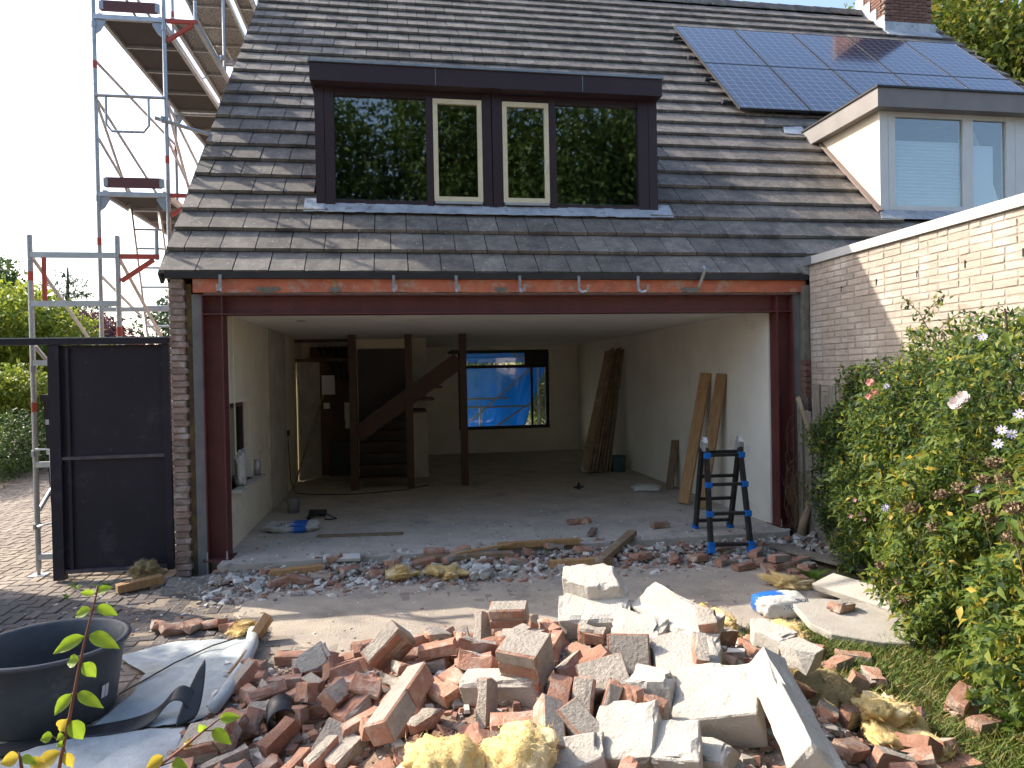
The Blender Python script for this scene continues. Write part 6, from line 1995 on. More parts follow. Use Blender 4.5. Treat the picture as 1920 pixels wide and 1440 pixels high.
for q, (x, y, z, k, rz) in enumerate(((.75, -.66, -.07, 6, .2), (.95, -.64, -.07, 1, .1), (1.14, -.60, -.06, 9, -.2), (1.35, -.52, -.04, 12, .8), (1.62, -.6, -.06, 16, .4), (1.75, -.46, 0, 8, 1.0),
                                      (2.05, -.48, -.02, 3, .2), (2.3, -.44, -.01, 11, .7), (2.62, -.50, -.04, 7, .5), (2.9, -.54, -.05, 5, .1), (3.05, -.4, .0, 13, 1.4), (3.6, -.42, -.02, 10, .2),
                                      (1.2, -.32, .03, 14, .2), (2.15, -.30, .03, 0, .05), (2.40, -.33, .03, 2, .02), (3.35, -.33, .02, 9, .3), (.62, -.45, -.03, 17, .5))):
    row.append((image_x(x, y, z), brick_at(x, y, z, 'brick', k, rz, r_.uniform(-.25, .25), r_.uniform(-.25, .25), 'bricks along the threshold')))
number(row, 'dusty brick piece in the threshold debris')
for q, (x, y, k, lb) in enumerate(((.18, -1.66, 6, 'broken brick on the dark pavers left of the sheet'), (.33, -1.62, 9, 'broken brick with mortar behind the pale sheet'), (.46, -1.60, 7, 'upright half brick behind the pale sheet'),
                                   (.05, -1.55, 16, 'brick flake on the dark pavers'), (.60, -1.70, 15, 'brick corner behind the pale sheet'))):
    brick_at(x, y, -.08, lb, k, None, .3, .2)
for q, (x, y, z, k, rz, lb) in enumerate(((4.42, -3.22, -.08, 5, .4, 'pale half brick in the grass nearest the white slab'), (4.36, -3.48, -.085, 8, .1, 'brown half brick standing in the grass'), (4.52, -3.44, -.08, 6, 1.2, 'reddish brick block in the grass behind the brown one'),
                                          (4.72, -3.86, -.085, 7, .2, 'lower pale brick of the little stack in the grass'), (4.74, -3.84, -.02, 9, .5, 'upper pale brick of the little stack in the grass'),
                                          (4.44, -3.84, -.09, 15, .9, 'small brick bit half sunk in the grass'), (4.70, -4.0, -.085, 12, .3, 'broken brick at the lower right in dry grass'), (4.2, -4.15, -.085, 10, .6, 'broken brick beside the dark board'))):
    brick_at(x, y, z, lb, k, rz, r_.uniform(-.2, .2), r_.uniform(-.2, .2))
# white slabs by the hedge
def slab(name, outline, th, z, rot, label, at, m='block', det=True):
    w = MB(); w.prism(outline, 2, 0, th)
    me = w.mesh(name, M[m])
    bm = bmesh.new(); bm.from_mesh(me)
    bmesh.ops.bevel(bm, geom=list(bm.edges), offset=.006, segments=1, affect='EDGES')
    bm.to_mesh(me); bm.free()
    return tag(link(name, me, at=(at[0], at[1], z), rot=rot), label, 'slab')
slab('plaster_slab', [(-.36, .27), (-.30, -.16), (-.20, -.30), (-.06, -.33), (.10, -.36), (.30, -.33), (.40, -.12), (.36, .10), (.22, .31), (-.1, .33)], .05, -.075, (.07, .05, -.35), 'wide white plaster slab lying flat by the hedge', (4.93, -2.64))
slab('plaster_slab', [(-.50, -.10), (.46, -.12), (.52, .02), (.44, .10), (-.46, .11)], .06, -.02, (.35, -.03, -1.35), 'long white slab propped against the hedge', (5.33, -2.36))
brick_at(4.93, -2.52, .015, 'orange brick piece resting on the wide white slab', 8, .3, .1, .1)
slab('threshold_tile', [(-.16, -.055), (.16, -.06), (.16, .06), (-.16, .055)], .022, -.10, (.75, 0, 1.35), 'white drilled sill piece leaning at the threshold near the left column', (.60, -.62), 'plaster_bit')
slab('threshold_tile', [(-.17, -.05), (.17, -.05), (.17, .05), (-.17, .05)], .04, .005, (.2, .05, .1), 'white block face in the debris under the opening', (1.28, -.30), 'plaster_bit')
# timbers
M['label_pale'] = mat('pale_sticker', (0.55, 0.52, 0.42), (0.12, 0.11, 0.10), scale=60, rough=.7, lo=.55, hi=.6)
plank('timber', (.66, -.50, -.03), (1.12, -.44, -.02), .09, .06, 'short squared timber in the debris at the left', 'wood', up=(0, 0, 1), cat='timber')
plank('timber', (2.78, -.22, .03), (3.62, -.24, .035), .06, .06, 'long squared timber lying on the slab edge', 'wood', up=(0, 0, 1), cat='timber')
plank('timber', (2.30, -.40, .02), (2.92, -.30, .06), .05, .02, 'splintered thin lath lying over the threshold', 'wood', up=(0, 0, 1), cat='timber')
plank('timber', (1.95, -.40, -.01), (2.9, -.44, .0), .09, .05, 'dark plank along the threshold under the lath', 'wood_old', up=(0, 0, 1), cat='timber')
plank('timber', (3.22, -.64, -.07), (3.80, -.68, -.06), .07, .07, 'squared timber lying on the patio before the threshold', 'wood', up=(0, 0, 1), cat='timber')
plank('timber', (3.66, -.78, -.04), (4.22, -.12, .06), .09, .06, 'grooved dark beam sloping from the slab to the patio', 'wood_old', up=(0, 0, 1), cat='timber')
plank('timber', (-.62, -.52, -.075), (-.30, -.33, -.055), .10, .07, 'short timber offcut at the foot of the gate', 'wood', up=(0, 0, 1), cat='timber')
plank('timber', (.82, -1.98, -.07), (.90, -1.90, .04), .10, .06, 'light wooden block standing at the sheet corner', 'wood', up=(1, 0, 0), cat='timber')
plank('timber', (5.55, -.45, -.06), (6.02, -1.95, -.05), .16, .03, 'grey weathered board on the ground along the fence', 'wood_grey', up=(0, 0, 1), cat='board')
bd = plank('board', (3.60, -4.22, .06), (4.10, -4.36, -.03), .075, .03, 'dark board with a pale sticker at the lower right edge', 'black', up=(0, -1, .5), cat='board')
w = MB(); w.box((.20, -.028, .0152), (.27, .028, .0165)); q = link('sticker', w.mesh('sticker', M['label_pale'])); q.parent = bd
# ------------------------------------------------------------------ insulation wool
M['wool'] = mat('glass_wool', (0.70, 0.52, 0.23), (0.62, 0.45, 0.19), scale=9, rough=.98, bump=.5, bscale=60, spots=((0.72, 0.62, 0.42), 5, .50, .66), stain=((0.44, 0.34, 0.17), 6.5, .58, .72), spec=.1)
M['wool_old'] = mat('old_glass_wool', (0.40, 0.30, 0.14), (0.28, 0.22, 0.12), scale=9, rough=.98, bump=1.0, bscale=70, spots=((0.50, 0.41, 0.22), 6, .5, .68), spec=.1)
M['wool_fibre'] = mat('wool_fibre', (0.74, 0.57, 0.27), (0.66, 0.48, 0.20), scale=30, rough=.9, island=.2)
M['wool_old_fibre'] = mat('old_wool_fibre', (0.50, 0.39, 0.20), (0.38, 0.29, 0.15), scale=30, rough=.9, island=.2)
def wool(c, sx, sy, sz, rot, label, seed, m='wool'):
    rr = random.Random(seed)
    bm = bmesh.new()
    for k in range(7):          # torn layers of batt piled on each other
        t = k / 6
        cx, cy = rr.uniform(-.22, .22) * sx, rr.uniform(-.22, .22) * sy
        cz = (-.30 + .62 * t) * sz
        kx, ky, kz = sx * rr.uniform(.30, .44) * (1.1 - .35 * t), sy * rr.uniform(.30, .44) * (1.1 - .35 * t), sz * rr.uniform(.20, .34)
        turn = Euler((rr.uniform(-.35, .35), rr.uniform(-.35, .35), rr.uniform(0, 3))).to_matrix()
        made = bmesh.ops.create_icosphere(bm, subdivisions=4, radius=1.0)['verts']
        off = Vector((seed * 2.3 + k * 7, seed * 5.1, seed + k))
        for v in made:
            p = v.co.copy()
            rg = 1 - abs(mnoise.noise(Vector((p.x * 2.4, p.y * 2.4, p.z * 4)) + off)) * 2
            n_ = mnoise.noise(p * 1.6 + off) * .38 + rg * .20 + mnoise.noise(p * 7 + off) * .08 + mnoise.noise(p * 16 + off) * .035
            q = p * (1 + n_)
            v.co = Vector((cx, cy, cz)) + turn @ Vector((q.x * kx, q.y * ky, q.z * kz))
    me = bpy.data.meshes.new('insulation_wool')
    bm.to_mesh(me); bm.free()
    me.materials.append(M[m])
    me.polygons.foreach_set('use_smooth', [True] * len(me.polygons))
    o = tag(link('insulation_wool', me, at=c, rot=rot), label, 'insulation')
    n = 3600
    k = RNG.integers(0, len(me.vertices), n)
    co = np.array([me.vertices[int(i)].co for i in k]); nr = np.array([me.vertices[int(i)].normal for i in k])
    D = unit(nr * .55 + RNG.normal(size=(n, 3)) * .8)
    L = RNG.uniform(.012, .045, n)
    fb = link('fibres', leaves_mesh('fibres', co - nr * .003, D, nr, L, np.full(n, .0022), M[m + '_fibre']), None)
    fb.parent = o
    fb['kind'] = 'stuff'
    return o
wool((1.97, -4.50, .22), .36, .30, .20, (.5, .1, .2), 'large yellow wool clump at the lower picture edge, left of two', 2)
wool((2.26, -4.46, .25), .28, .34, .18, (.5, -.1, -.3), 'large yellow wool clump at the lower picture edge, right of two', 7)
wool((3.98, -2.42, -.06), .46, .26, .14, (0, .05, -.1), 'yellow wool mat behind the heap', 5)
wool((4.32, -2.85, -.04), .28, .34, .16, (0, 0, .4), 'yellow wool tuft beside the wide white slab', 9)
wool((3.98, -3.75, .0), .34, .42, .16, (.2, .35, -.5), 'brownish wool sheet right of the leaning pillar block', 12, 'wool_old')
wool((4.12, -4.02, -.02), .44, .26, .16, (.1, .05, -.2), 'pale yellow wool heap above the dark board', 15)
wool((3.35, -3.85, .22), .20, .16, .10, (.2, .35, -.5), 'small olive wool tuft between the pale blocks', 17, 'wool_old')
wool((1.82, -.66, -.06), .30, .18, .11, (0, 0, .2), 'yellow wool clump in the threshold debris, left piece', 20)
wool((2.22, -.68, -.07), .42, .14, .10, (0, 0, -.05), 'long yellow wool clump in the threshold debris, right piece', 22)
wool((5.08, -1.66, -.08), .46, .14, .09, (0, 0, -.15), 'flat yellow wool strip near the fence', 25)
wool((-.52, -.16, -.02), .26, .18, .15, (0, 0, .5), 'brown matted wool clump at the foot of the gate', 27, 'wool_old')
wool((.72, -1.80, -.07), .26, .12, .06, (0, 0, .5), 'thin yellow wool scrap at the sheet corner', 29)
# ------------------------------------------------------------------ bag by the heap
bag2 = crumpled('cement_bag', (4.66, -2.22, GZ), .40, .30, .17, -.25, 'white bag with blue top lying behind the wide white slab', 'bag', 'bag', 12, lambda x, y: x < .0 and y > -.12, .16)
text_part('bag_print', 'MORTEL', bag2, (.06, -.14, .01), (1.2, 0, .0), .045, 'ink')
text_part('bag_print', 'MO', bag2, (.11, -.11, .055), (.8, 0, .0), .05, 'ink')
for x, y, s, lb in ((2.55, -.78, .16, 'crumpled white plastic scrap at the threshold, larger'), (2.45, -.62, .12, 'small white plastic scrap at the threshold')):
    crumpled('plastic_scrap', (x, y, GZ + .01), s * 1.3, s, s * .7, .4, lb, 'plastic', 'bag', int(x * 10), rough_=.6)

# ================================================================== tub, sheets and membrane at the left front
M['tub'] = mat('black_rubber_tub', (0.045, 0.052, 0.064), (0.07, 0.077, 0.088), scale=4, rough=.5, stain=((0.13, 0.125, 0.115), 5, .60, .76), bump=.15, bscale=20)
tub = thing('mortar_tub', (-.10, -2.83, GZ), 'round black mortar tub with a stick in it standing on the pavers', 'tub')
w = MB()
prof = [(.0, .012), (.30, .0), (.315, .015), (.345, .22), (.372, .385), (.395, .388), (.402, .40), (.398, .412), (.375, .412), (.362, .40), (.335, .22), (.305, .03), (.0, .024)]
w.lathe(prof, (-.10, -2.83, GZ), 48, 1.0, .97)
w.build('shell', M['tub'], tub, smooth=True)
w = MB(); w.box((.012, -2.468, .262), (.085, -2.448, .285)); w.build('grip', M['galv'], tub)
M['label_white'] = mat('white_sticker', (0.62, 0.62, 0.64), rough=.6)
a_ = -.42
w = MB()
for da in (0, .075):
    pts = []
    for (t, z) in ((a_ + da, .12), (a_ + da + .065, .12), (a_ + da + .065, .19), (a_ + da, .19)):
        rr = .318 + (z - .015) * .152 + .004
        pts.append((-.10 + math.cos(t) * rr, -2.83 + math.sin(t) * rr * .97, GZ + z))
    w.face(pts)
w.build('sticker', M['label_white'], tub, fix=False)
plank('stick', (-.42, -2.86, .10), (.02, -3.0, -.02), .035, .03, 'round wooden stick lying inside the black tub', 'wood', up=(0, 0, 1), cat='stick')

M['fleece'] = mat('pale_fleece_sheet', (0.44, 0.475, 0.485), (0.34, 0.375, 0.39), scale=6, rough=.8, bump=.4, bscale=22, spots=((0.13, 0.13, 0.12), 26, .66, .72), stain=((0.33, 0.30, 0.25), 2.5, .55, .72))
M['membrane'] = mat('black_membrane', (0.020, 0.021, 0.024), (0.035, 0.036, 0.04), scale=6, rough=.38, bump=.2, bscale=12)
def inside(p, poly):
    x, y = p
    c = False
    for (x1, y1), (x2, y2) in zip(poly, poly[1:] + poly[:1]):
        if (y1 > y) != (y2 > y) and x < (x2 - x1) * (y - y1) / (y2 - y1) + x1:
            c = not c
    return c
def sheet(name, outline, label, m, amp=.018, seed=0, n=46, lift=None):
    """a limp sheet lying over the ground inside an outline, wrinkled"""
    xs = [p[0] for p in outline]; ys = [p[1] for p in outline]
    # fan of rings from the centre to the outline keeps the true edge
    cx, cy = sum(xs) / len(xs), sum(ys) / len(ys)
    ring = []
    for (x1, y1), (x2, y2) in zip(outline, outline[1:] + outline[:1]):
        for k in range(6):
            ring.append((x1 + (x2 - x1) * k / 6, y1 + (y2 - y1) * k / 6))
    R_ = 26
    V = [(cx, cy, 0)]
    for j in range(1, R_ + 1):
        t = j / R_
        for (x, y) in ring:
            jx = .004 * math.sin(x * 90 + y * 70) if j == R_ else 0
            V.append((cx + (x - cx) * t + jx, cy + (y - cy) * t + jx, 0))
    off = Vector((seed, seed * 2.0, 0))
    VV = []
    for (x, y, z) in V:
        p = Vector((x, y, 0))
        h = abs(mnoise.noise(p * 2.6 + off)) * 1.6 + abs(mnoise.noise(Vector((x * 3 + y * 5, x - y, 3)) + off)) * .9 + mnoise.noise(p * 13 + off) * .22
        z = GZ + .010 + amp * h + (lift(x, y) if lift else 0)
        VV.append((x, y, z))
    m_ = len(ring)
    F = [(0, 1 + k, 1 + (k + 1) % m_) for k in range(m_)]
    for j in range(R_ - 1):
        for k in range(m_):
            a, b2 = 1 + j * m_ + k, 1 + j * m_ + (k + 1) % m_
            F.append((a, a + m_, b2 + m_, b2))
    me = bpy.data.meshes.new(name)
    me.from_pydata(VV, [], F)
    me.materials.append(M[m])
    me.polygons.foreach_set('use_smooth', [True] * len(me.polygons))
    o = link(name, me)
    md = o.modifiers.new('thickness', 'SOLIDIFY'); md.thickness = .004; md.offset = -1
    return tag(o, label, 'sheet')
S1 = [(-.02, -2.10), (.189, -1.897), (.317, -1.87), (.65, -1.94), (.768, -1.84), (.86, -2.11), (.86, -2.56), (.83, -3.0), (.72, -3.13), (.50, -3.13), (.20, -3.06), (.27, -2.70), (.26, -2.45)]
S2 = [(-.30, -3.55), (.015, -3.24), (.187, -3.16), (.348, -3.19), (.51, -3.165), (.70, -3.18), (.72, -3.34), (.78, -3.55), (.95, -3.9), (.4, -4.2), (-.2, -4.0)]
sheet('fleece_sheet', S1, 'large pale fleece sheet spread beside the black tub', 'fleece', .022, 3)
sheet('fleece_sheet', S2, 'pale fleece sheet at the lower left edge in front of the tub', 'fleece', .018, 9)
sheet('rubber_sheet', [(-.6, -3.3), (-.1, -3.28), (.18, -3.14), (.16, -3.05), (-.2, -3.16), (-.6, -3.2)], 'dark rubber sheet under the front of the black tub', 'membrane', .006, 5)
sheet('rubber_sheet', [(.66, -3.17), (.86, -3.14), (1.02, -3.3), (1.0, -3.62), (.80, -3.66), (.74, -3.4)], 'dark slate-like sheets beside the heap foot', 'membrane', .012, 6)
def curl(name, pts, wd, label, seed):
    """a stiff strip of membrane following pts with given cross vectors"""
    V, F = [], []
    for (p, c) in pts:
        p, c = Vector(p), Vector(c)
        V += [p - c * wd, p, p + c * wd]
    for k in range(len(pts) - 1):
        a = k * 3
        F += [(a, a + 1, a + 4, a + 3), (a + 1, a + 2, a + 5, a + 4)]
    me = bpy.data.meshes.new(name)
    me.from_pydata(V, [], F)
    me.materials.append(M['membrane'])
    me.polygons.foreach_set('use_smooth', [True] * len(me.polygons))
    o = link(name, me)
    md = o.modifiers.new('smooth', 'SUBSURF'); md.levels = 2; md.render_levels = 2
    m2 = o.modifiers.new('thickness', 'SOLIDIFY'); m2.thickness = .004
    return tag(o, label, 'membrane')
curl('membrane_strip', [((.14, -3.13, -.10), (.02, 1, .0)), ((.32, -3.14, -.09), (.02, 1, .1)), ((.46, -3.13, -.085), (.1, 1, .3)), ((.54, -3.08, -.06), (.2, .8, .5)), ((.58, -3.04, .0), (.3, .6, .6)),
                        ((.62, -3.03, .03), (.3, .6, .5)), ((.68, -3.04, .01), (.3, .6, .3)), ((.70, -3.06, -.04), (.3, .6, .2))], .055, 'black membrane strip curling up at the sheet edge', 1)
curl('membrane_strip', [((.69, -3.14, -.10), (.35, .2, .1)), ((.70, -3.06, -.02), (.3, .25, .1)), ((.705, -2.95, .06), (.2, .25, .12)), ((.71, -2.86, .12), (.06, .1, .08))], .16, 'pointed black membrane flap standing up from the sheet', 2)
# grey pipe of rolled fleece at the heap's foot and a cut black pipe end
w = MB(); w.path([(.78, -1.86, -.07), (.83, -2.15, -.06), (.85, -2.5, -.065), (.84, -2.80, -.06), (.82, -3.08, -.055)], .042, 10, radii=[.035, .045, .036, .04, .034])
tag(w.build('rolled_fleece', M['fleece'], org=(.8, -2.4, GZ), smooth=True), 'rolled pale fleece edge along the foot of the heap', 'roll')
w = MB(); w.lathe([(.075, 0), (.075, .22), (.068, .22), (.068, 0)], (0, 0, 0), 20)
o = link('cut_pipe', w.mesh('cut_pipe', M['membrane'], smooth=True), at=(1.20, -3.28, .0), rot=(1.5, 0, .2)); tag(o, 'short cut black drain pipe among the bricks', 'pipe')
w = MB(); w.path([(.21, -2.72, -.085), (.40, -2.35, -.07), (.56, -2.08, -.075), (.74, -1.98, -.06)], .005, 6)
tag(w.build('twig', M['bark'], org=(.3, -2.5, -.08)), 'long thin twig lying across the pale sheet', 'twig')
plank('lath', (.80, -2.66, -.04), (.84, -2.34, -.03), .018, .012, 'thin pine lath beside the rolled fleece', 'wood', up=(0, 0, 1), cat='lath')

# ================================================================== lawn strip at the right
M['turf'] = mat('dry_turf', (0.115, 0.10, 0.045), (0.17, 0.13, 0.07), scale=7, rough=.95, bump=.9, bscale=40)
w = grid_mesh('lawn', 3.75, 6.3, -7.2, -2.35, 60, 90, lambda X, Y: GZ - .006 + .014 * np.sin(X * 5) * np.sin(Y * 4.3) + np.where((X < 3.9) | (Y > -2.5), -.03, 0), M['turf'])
tag(link('lawn', w), kind='structure')
w = grid_mesh('flower_bed', 5.2, 6.31, -2.6, -.1, 30, 60, lambda X, Y: GZ + .012 + .02 * np.sin(X * 9) * np.sin(Y * 7) + np.where(X < 5.3, -.05, 0), M['soil'])
tag(link('flower_bed', w), kind='structure')
GRASS = leaf_mat('grass_blade', ((0.0, (0.06, 0.11, 0.018)), (1.0, (0.30, 0.23, 0.09)), (0.4, (0.10, 0.16, 0.025)), (0.75, (0.16, 0.19, 0.04))), trans=.35)
def grass(n):
    X, Y = [], []
    while len(X) < n:
        x, y = RNG.uniform(3.85, 5.4), RNG.uniform(-4.9, -2.5)
        if heap_h(x, y) > .10: continue
        d = .5 + .5 * math.sin(x * 4.1 + 1.3) * math.sin(y * 3.7) + .3 * math.sin(x * 11) * math.sin(y * 13)
        if RNG.random() < .25 + .7 * d:
            X.append(x); Y.append(y)
    P = np.stack([X, Y, np.full(n, GZ - .008)], 1)
    a = RNG.uniform(0, 2 * math.pi, n)
    lean = RNG.uniform(.1, 1.3, n)
    D = unit(np.stack([np.cos(a) * lean, np.sin(a) * lean, np.ones(n)], 1))
    N = unit(np.stack([np.cos(a), np.sin(a), -lean * .8], 1)) * -1
    L = RNG.uniform(.03, .11, n)
    return leaves_mesh('grass', P, D, N, L, np.full(n, .0045) + L * .02, GRASS, fold=.1)
tag(link('grass', grass(26000)), 'short dry grass growing between the heap and the hedge', 'grass', kind='stuff')
def rosette(x, y, n, L, label, seed):
    r = np.random.default_rng(seed)
    a = r.uniform(0, 6.28, n)
    up = r.uniform(.3, 1.2, n)
    D = unit(np.stack([np.cos(a), np.sin(a), up], 1))
    N = unit(np.stack([-np.cos(a) * up, -np.sin(a) * up, np.ones(n)], 1))
    P = np.tile(np.array([[0, 0, 0.0]]), (n, 1)) + r.normal(size=(n, 3)) * .012 * np.array([1, 1, 0])
    Ls = r.uniform(.6, 1.1, n) * L
    o = link('weed', leaves_mesh('weed', P, D, N, Ls, Ls * .22, LEAF['green2']), at=(x, y, GZ))
    tag(o, label, 'weed')
LEAF['green2'] = leaf_mat('weed_leaf', ((0.0, (0.05, 0.13, 0.018)), (1.0, (0.13, 0.23, 0.03)), (0.5, (0.08, 0.18, 0.022))), trans=.4)
rosette(4.88, -4.05, 26, .18, 'bright green weed rosette at the lower right', 1)
rosette(5.12, -2.95, 18, .20, 'broad-leaved green weed at the tip of the wide slab', 2)
rosette(-.78, -.35, 14, .12, 'green weed at the foot of the gate, right one', 3)
rosette(-1.05, -.28, 12, .10, 'green weed at the foot of the gate, left one', 4)
rosette(-1.0, -.55, 8, .08, 'tiny green weed between the pavers by the gate', 5)
rosette(5.35, -1.55, 22, .22, 'dark green weed beside the grey board', 6)
rosette(5.42, -2.0, 20, .24, 'dark green leafy weed before the hedge foot', 7)

# ================================================================== fence and climbing hedge at the right
fc = thing('plank_fence', (6.1, -1.2, GZ), 'weathered grey vertical plank fence overgrown with climbers', 'fence')
for k in range(20):
    y = -.30 - k * .155
    h = 1.52 + .06 * math.sin(k * 2.3) - (.25 if k == 0 else 0)
    x = 6.12 - .012 * k
    w = MB()
    tl_ = random.uniform(-.02, .02)
    w.hull8([(x, y - .065, GZ), (x + .022, y - .065, GZ), (x + .022, y + .065, GZ), (x, y + .065, GZ), (x + tl_, y - .06, h), (x + .022 + tl_, y - .06, h), (x + .022 + tl_, y + .06, h + random.uniform(-.03, .03)), (x + tl_, y + .06, h)])
    w.build('plank', M['wood_grey'], fc)
for z in (.35, 1.2):
    w = MB(); w.bar((6.16, -.2, z), (5.92, -3.4, z), .05, .08); w.build('rail', M['wood_grey'], fc)
w = MB(); w.box((6.10, -.20, GZ), (6.18, -.12, 1.42)); w.build('post', M['wood_grey'], fc)
M['dry_stem'] = mat('dry_stem', (0.33, 0.26, 0.17), (0.22, 0.17, 0.11), scale=8, rough=.9, bump=.5, bscale=30)
for pts_, rad_ in (([(6.10, -.16, 1.35), (6.06, -.20, 1.42), (6.10, -.24, 1.25), (6.12, -.32, 1.05), (6.05, -.42, .85)], [.02, .028, .026, .024, .02]),
                   ([(6.10, -.24, 1.25), (6.16, -.36, 1.13), (6.14, -.6, 1.10)], [.012, .012, .01]), ([(6.02, -.26, GZ), (6.06, -.28, .12), (6.10, -.32, .28)], [.05, .045, .03])):
    w = MB(); w.path(pts_, .02, 8, radii=rad_); w.build('old_stem', M['dry_stem'], fc, smooth=True)
M['dry_root'] = mat('dry_fibres', (0.21, 0.14, 0.075), (0.13, 0.09, 0.05), scale=12, rough=.95)
w = MB()
for k in range(90):
    x, y = 6.05 + random.uniform(-.05, .12), -.12 + random.uniform(-.22, .1)
    z = random.uniform(-.1, .45)
    w.path([(x, y, z), (x + random.uniform(-.05, .05), y + random.uniform(-.05, .05), z + .12), (x + random.uniform(-.09, .09), y + random.uniform(-.09, .03), z + random.uniform(.1, .32))], .0028, 4)
for k in range(10):
    z = random.uniform(.5, 1.3)
    w.path([(6.10, -.16, z), (5.98 + random.uniform(-.06, .04), -.16, z - .1), (5.97 + random.uniform(-.05, .05), -.14, z - .3), (6.06, -.12, z - .5)], .0022, 4)
w.build('dry_fibres', M['dry_root'], fc)

CLIMB = [leaf_mat('climber_leaf_dark', ((0.0, (0.018, 0.045, 0.014)), (1.0, (0.065, 0.115, 0.024)), (0.5, (0.035, 0.075, 0.018))), trans=.32, rough=.6),
         leaf_mat('climber_leaf_light', ((0.0, (0.075, 0.135, 0.02)), (1.0, (0.20, 0.225, 0.035)), (0.5, (0.12, 0.175, 0.026))), trans=.42, rough=.6),
         leaf_mat('climber_leaf_yellow', ((0.0, (0.28, 0.25, 0.03)), (1.0, (0.46, 0.34, 0.05)), (0.5, (0.35, 0.30, 0.035))), trans=.45)]
def hedge_front(y):
    return np.interp(y, [-5.5, -4.5, -3.6, -2.9, -2.2, -1.7, -1.2, -.7, -.35], [4.68, 4.86, 5.14, 5.44, 5.66, 5.80, 6.02, 6.16, 6.22])
def hedge_top(y):
    return np.interp(y, [-5.5, -4.5, -3.5, -2.66, -2.0, -1.6, -1.3, -.9, -.4], [2.2, 2.12, 2.0, 1.90, 1.76, 1.70, 1.62, 1.55, 1.2])
hg = thing('climbing_hedge', (5.8, -2.4, GZ), 'dense climbing hedge of passionflower and roses over the fence', 'hedge')
ORG = np.array([5.8, -2.4, GZ])
def hedge_leaves(n, name, mix, size, depth0, depth1, zlo=0.0, zhi=1.0, ylo=-5.4, yhi=-.6):
    y = RNG.uniform(ylo, yhi, n)
    t = RNG.uniform(zlo, zhi, n)
    top = hedge_top(y) + .10 * np.sin(y * 7) + .06 * np.sin(y * 17)
    z = GZ + (top - GZ) * t
    lump = .15 * np.sin(y * 5.1 + z * 3) + .12 * np.sin(z * 7 - y * 3.3) + .09 * np.sin(y * 13 + z * 11) + .07 * np.sin(z * 19 + y * 23)
    bulge = -.16 * np.sin(np.clip(t, 0, 1) * math.pi) + .20 * np.clip(t - .8, 0, 1) * 3
    x = hedge_front(y) + bulge + lump * .8 + RNG.uniform(depth0, depth1, n)
    x = np.minimum(x, 6.27)
    P = np.stack([x, y, z], 1)
    out = np.stack([-np.ones(n), np.zeros(n), np.full(n, .15)], 1)
    D = unit(out * .55 + RNG.normal(size=(n, 3)) * .75 + np.array([0, 0, -.30]))
    N = unit(RNG.normal(size=(n, 3)) * .55 + np.array([-.5, .0, .8]))
    L = RNG.uniform(.45, 1.45, n) * size
    idx = RNG.choice(3, n, p=mix)
    me = leaves_mesh(name, P - ORG, D, N, L, L * RNG.uniform(.24, .48, n), CLIMB, idx)
    return link(name, me, hg, at=ORG)
hedge_leaves(42000, 'foliage', (.72, .265, .015), .048, .02, .36)
hedge_leaves(30000, 'foliage', (.46, .50, .04), .050, -.10, .08, .12, 1.0, -5.4, -1.0)
hedge_leaves(12000, 'foliage', (.28, .65, .07), .060, -.16, .02, .0, .62, -5.4, -2.2)
hedge_leaves(8000, 'foliage', (.86, .13, .01), .045, .0, .2, .0, 1.0, -1.5, -.62)
w = MB()
for k in range(60):
    y = random.uniform(-5.2, -.6)
    x = float(hedge_front(y)) + random.uniform(.0, .3)
    h = float(hedge_top(y))
    w.path([(x + .1, y, GZ), (x + random.uniform(-.1, .1), y + random.uniform(-.2, .2), h * .5), (x + random.uniform(-.12, .1), y + random.uniform(-.3, .3), h * random.uniform(.8, 1.03))], .006, 5)
w.build('stem', M['bark'], hg)
# rose spray reaching above
rs = thing('rose_spray', (6.0, -2.25, 1.7), 'rose spray rising above the hedge against the pale wall', 'plant')
w = MB()
sp = [(6.02, -2.30, 1.70), (6.03, -2.15, 1.95), (6.02, -2.02, 2.16), (6.0, -1.86, 2.30)]
w.path(sp, .006, 6, radii=[.007, .006, .004, .003])
br_ = []
for (a, b2) in (((6.03, -2.15, 1.95), (6.0, -2.45, 2.12)), ((6.03, -2.15, 1.95), (6.0, -1.90, 2.02)), ((6.02, -2.05, 2.1), (6.0, -2.30, 2.26)), ((6.02, -2.25, 1.8), (6.0, -2.0, 1.82)), ((6.02, -2.28, 1.75), (6.0, -2.55, 1.92))):
    w.path([a, ((a[0] + b2[0]) / 2, (a[1] + b2[1]) / 2, (a[2] + b2[2]) / 2 + .03), b2], .003, 5)
    br_.append((np.array(a), np.array(b2)))
br_.append((np.array(sp[1]), np.array(sp[3])))
w.build('stem', M['bark'], rs)
n = 260
k = RNG.integers(0, len(br_), n)
t = RNG.uniform(.1, 1, n)[:, None]
P = np.stack([br_[i][0] for i in k]) * (1 - t) + np.stack([br_[i][1] for i in k]) * t + RNG.normal(size=(n, 3)) * .02
D = unit(RNG.normal(size=(n, 3)) + np.array([-.3, 0, -.2]))
N = unit(RNG.normal(size=(n, 3)) * .5 + np.array([-.4, 0, .8]))
link('leaves', leaves_mesh('leaves', P - np.array(WORLD_AT[rs]), D, N, RNG.uniform(.035, .065, n), RNG.uniform(.018, .028, n), CLIMB, RNG.choice(3, n, p=(.5, .45, .05))), rs, at=WORLD_AT[rs])
w = MB()
for a, b2 in br_:
    w.lathe([(.0, -.012), (.010, 0), (.007, .014), (0, .02)], tuple(b2), 8)
w.build('hip', mat('rose_hip', (0.16, 0.17, 0.04), rough=.5), rs)

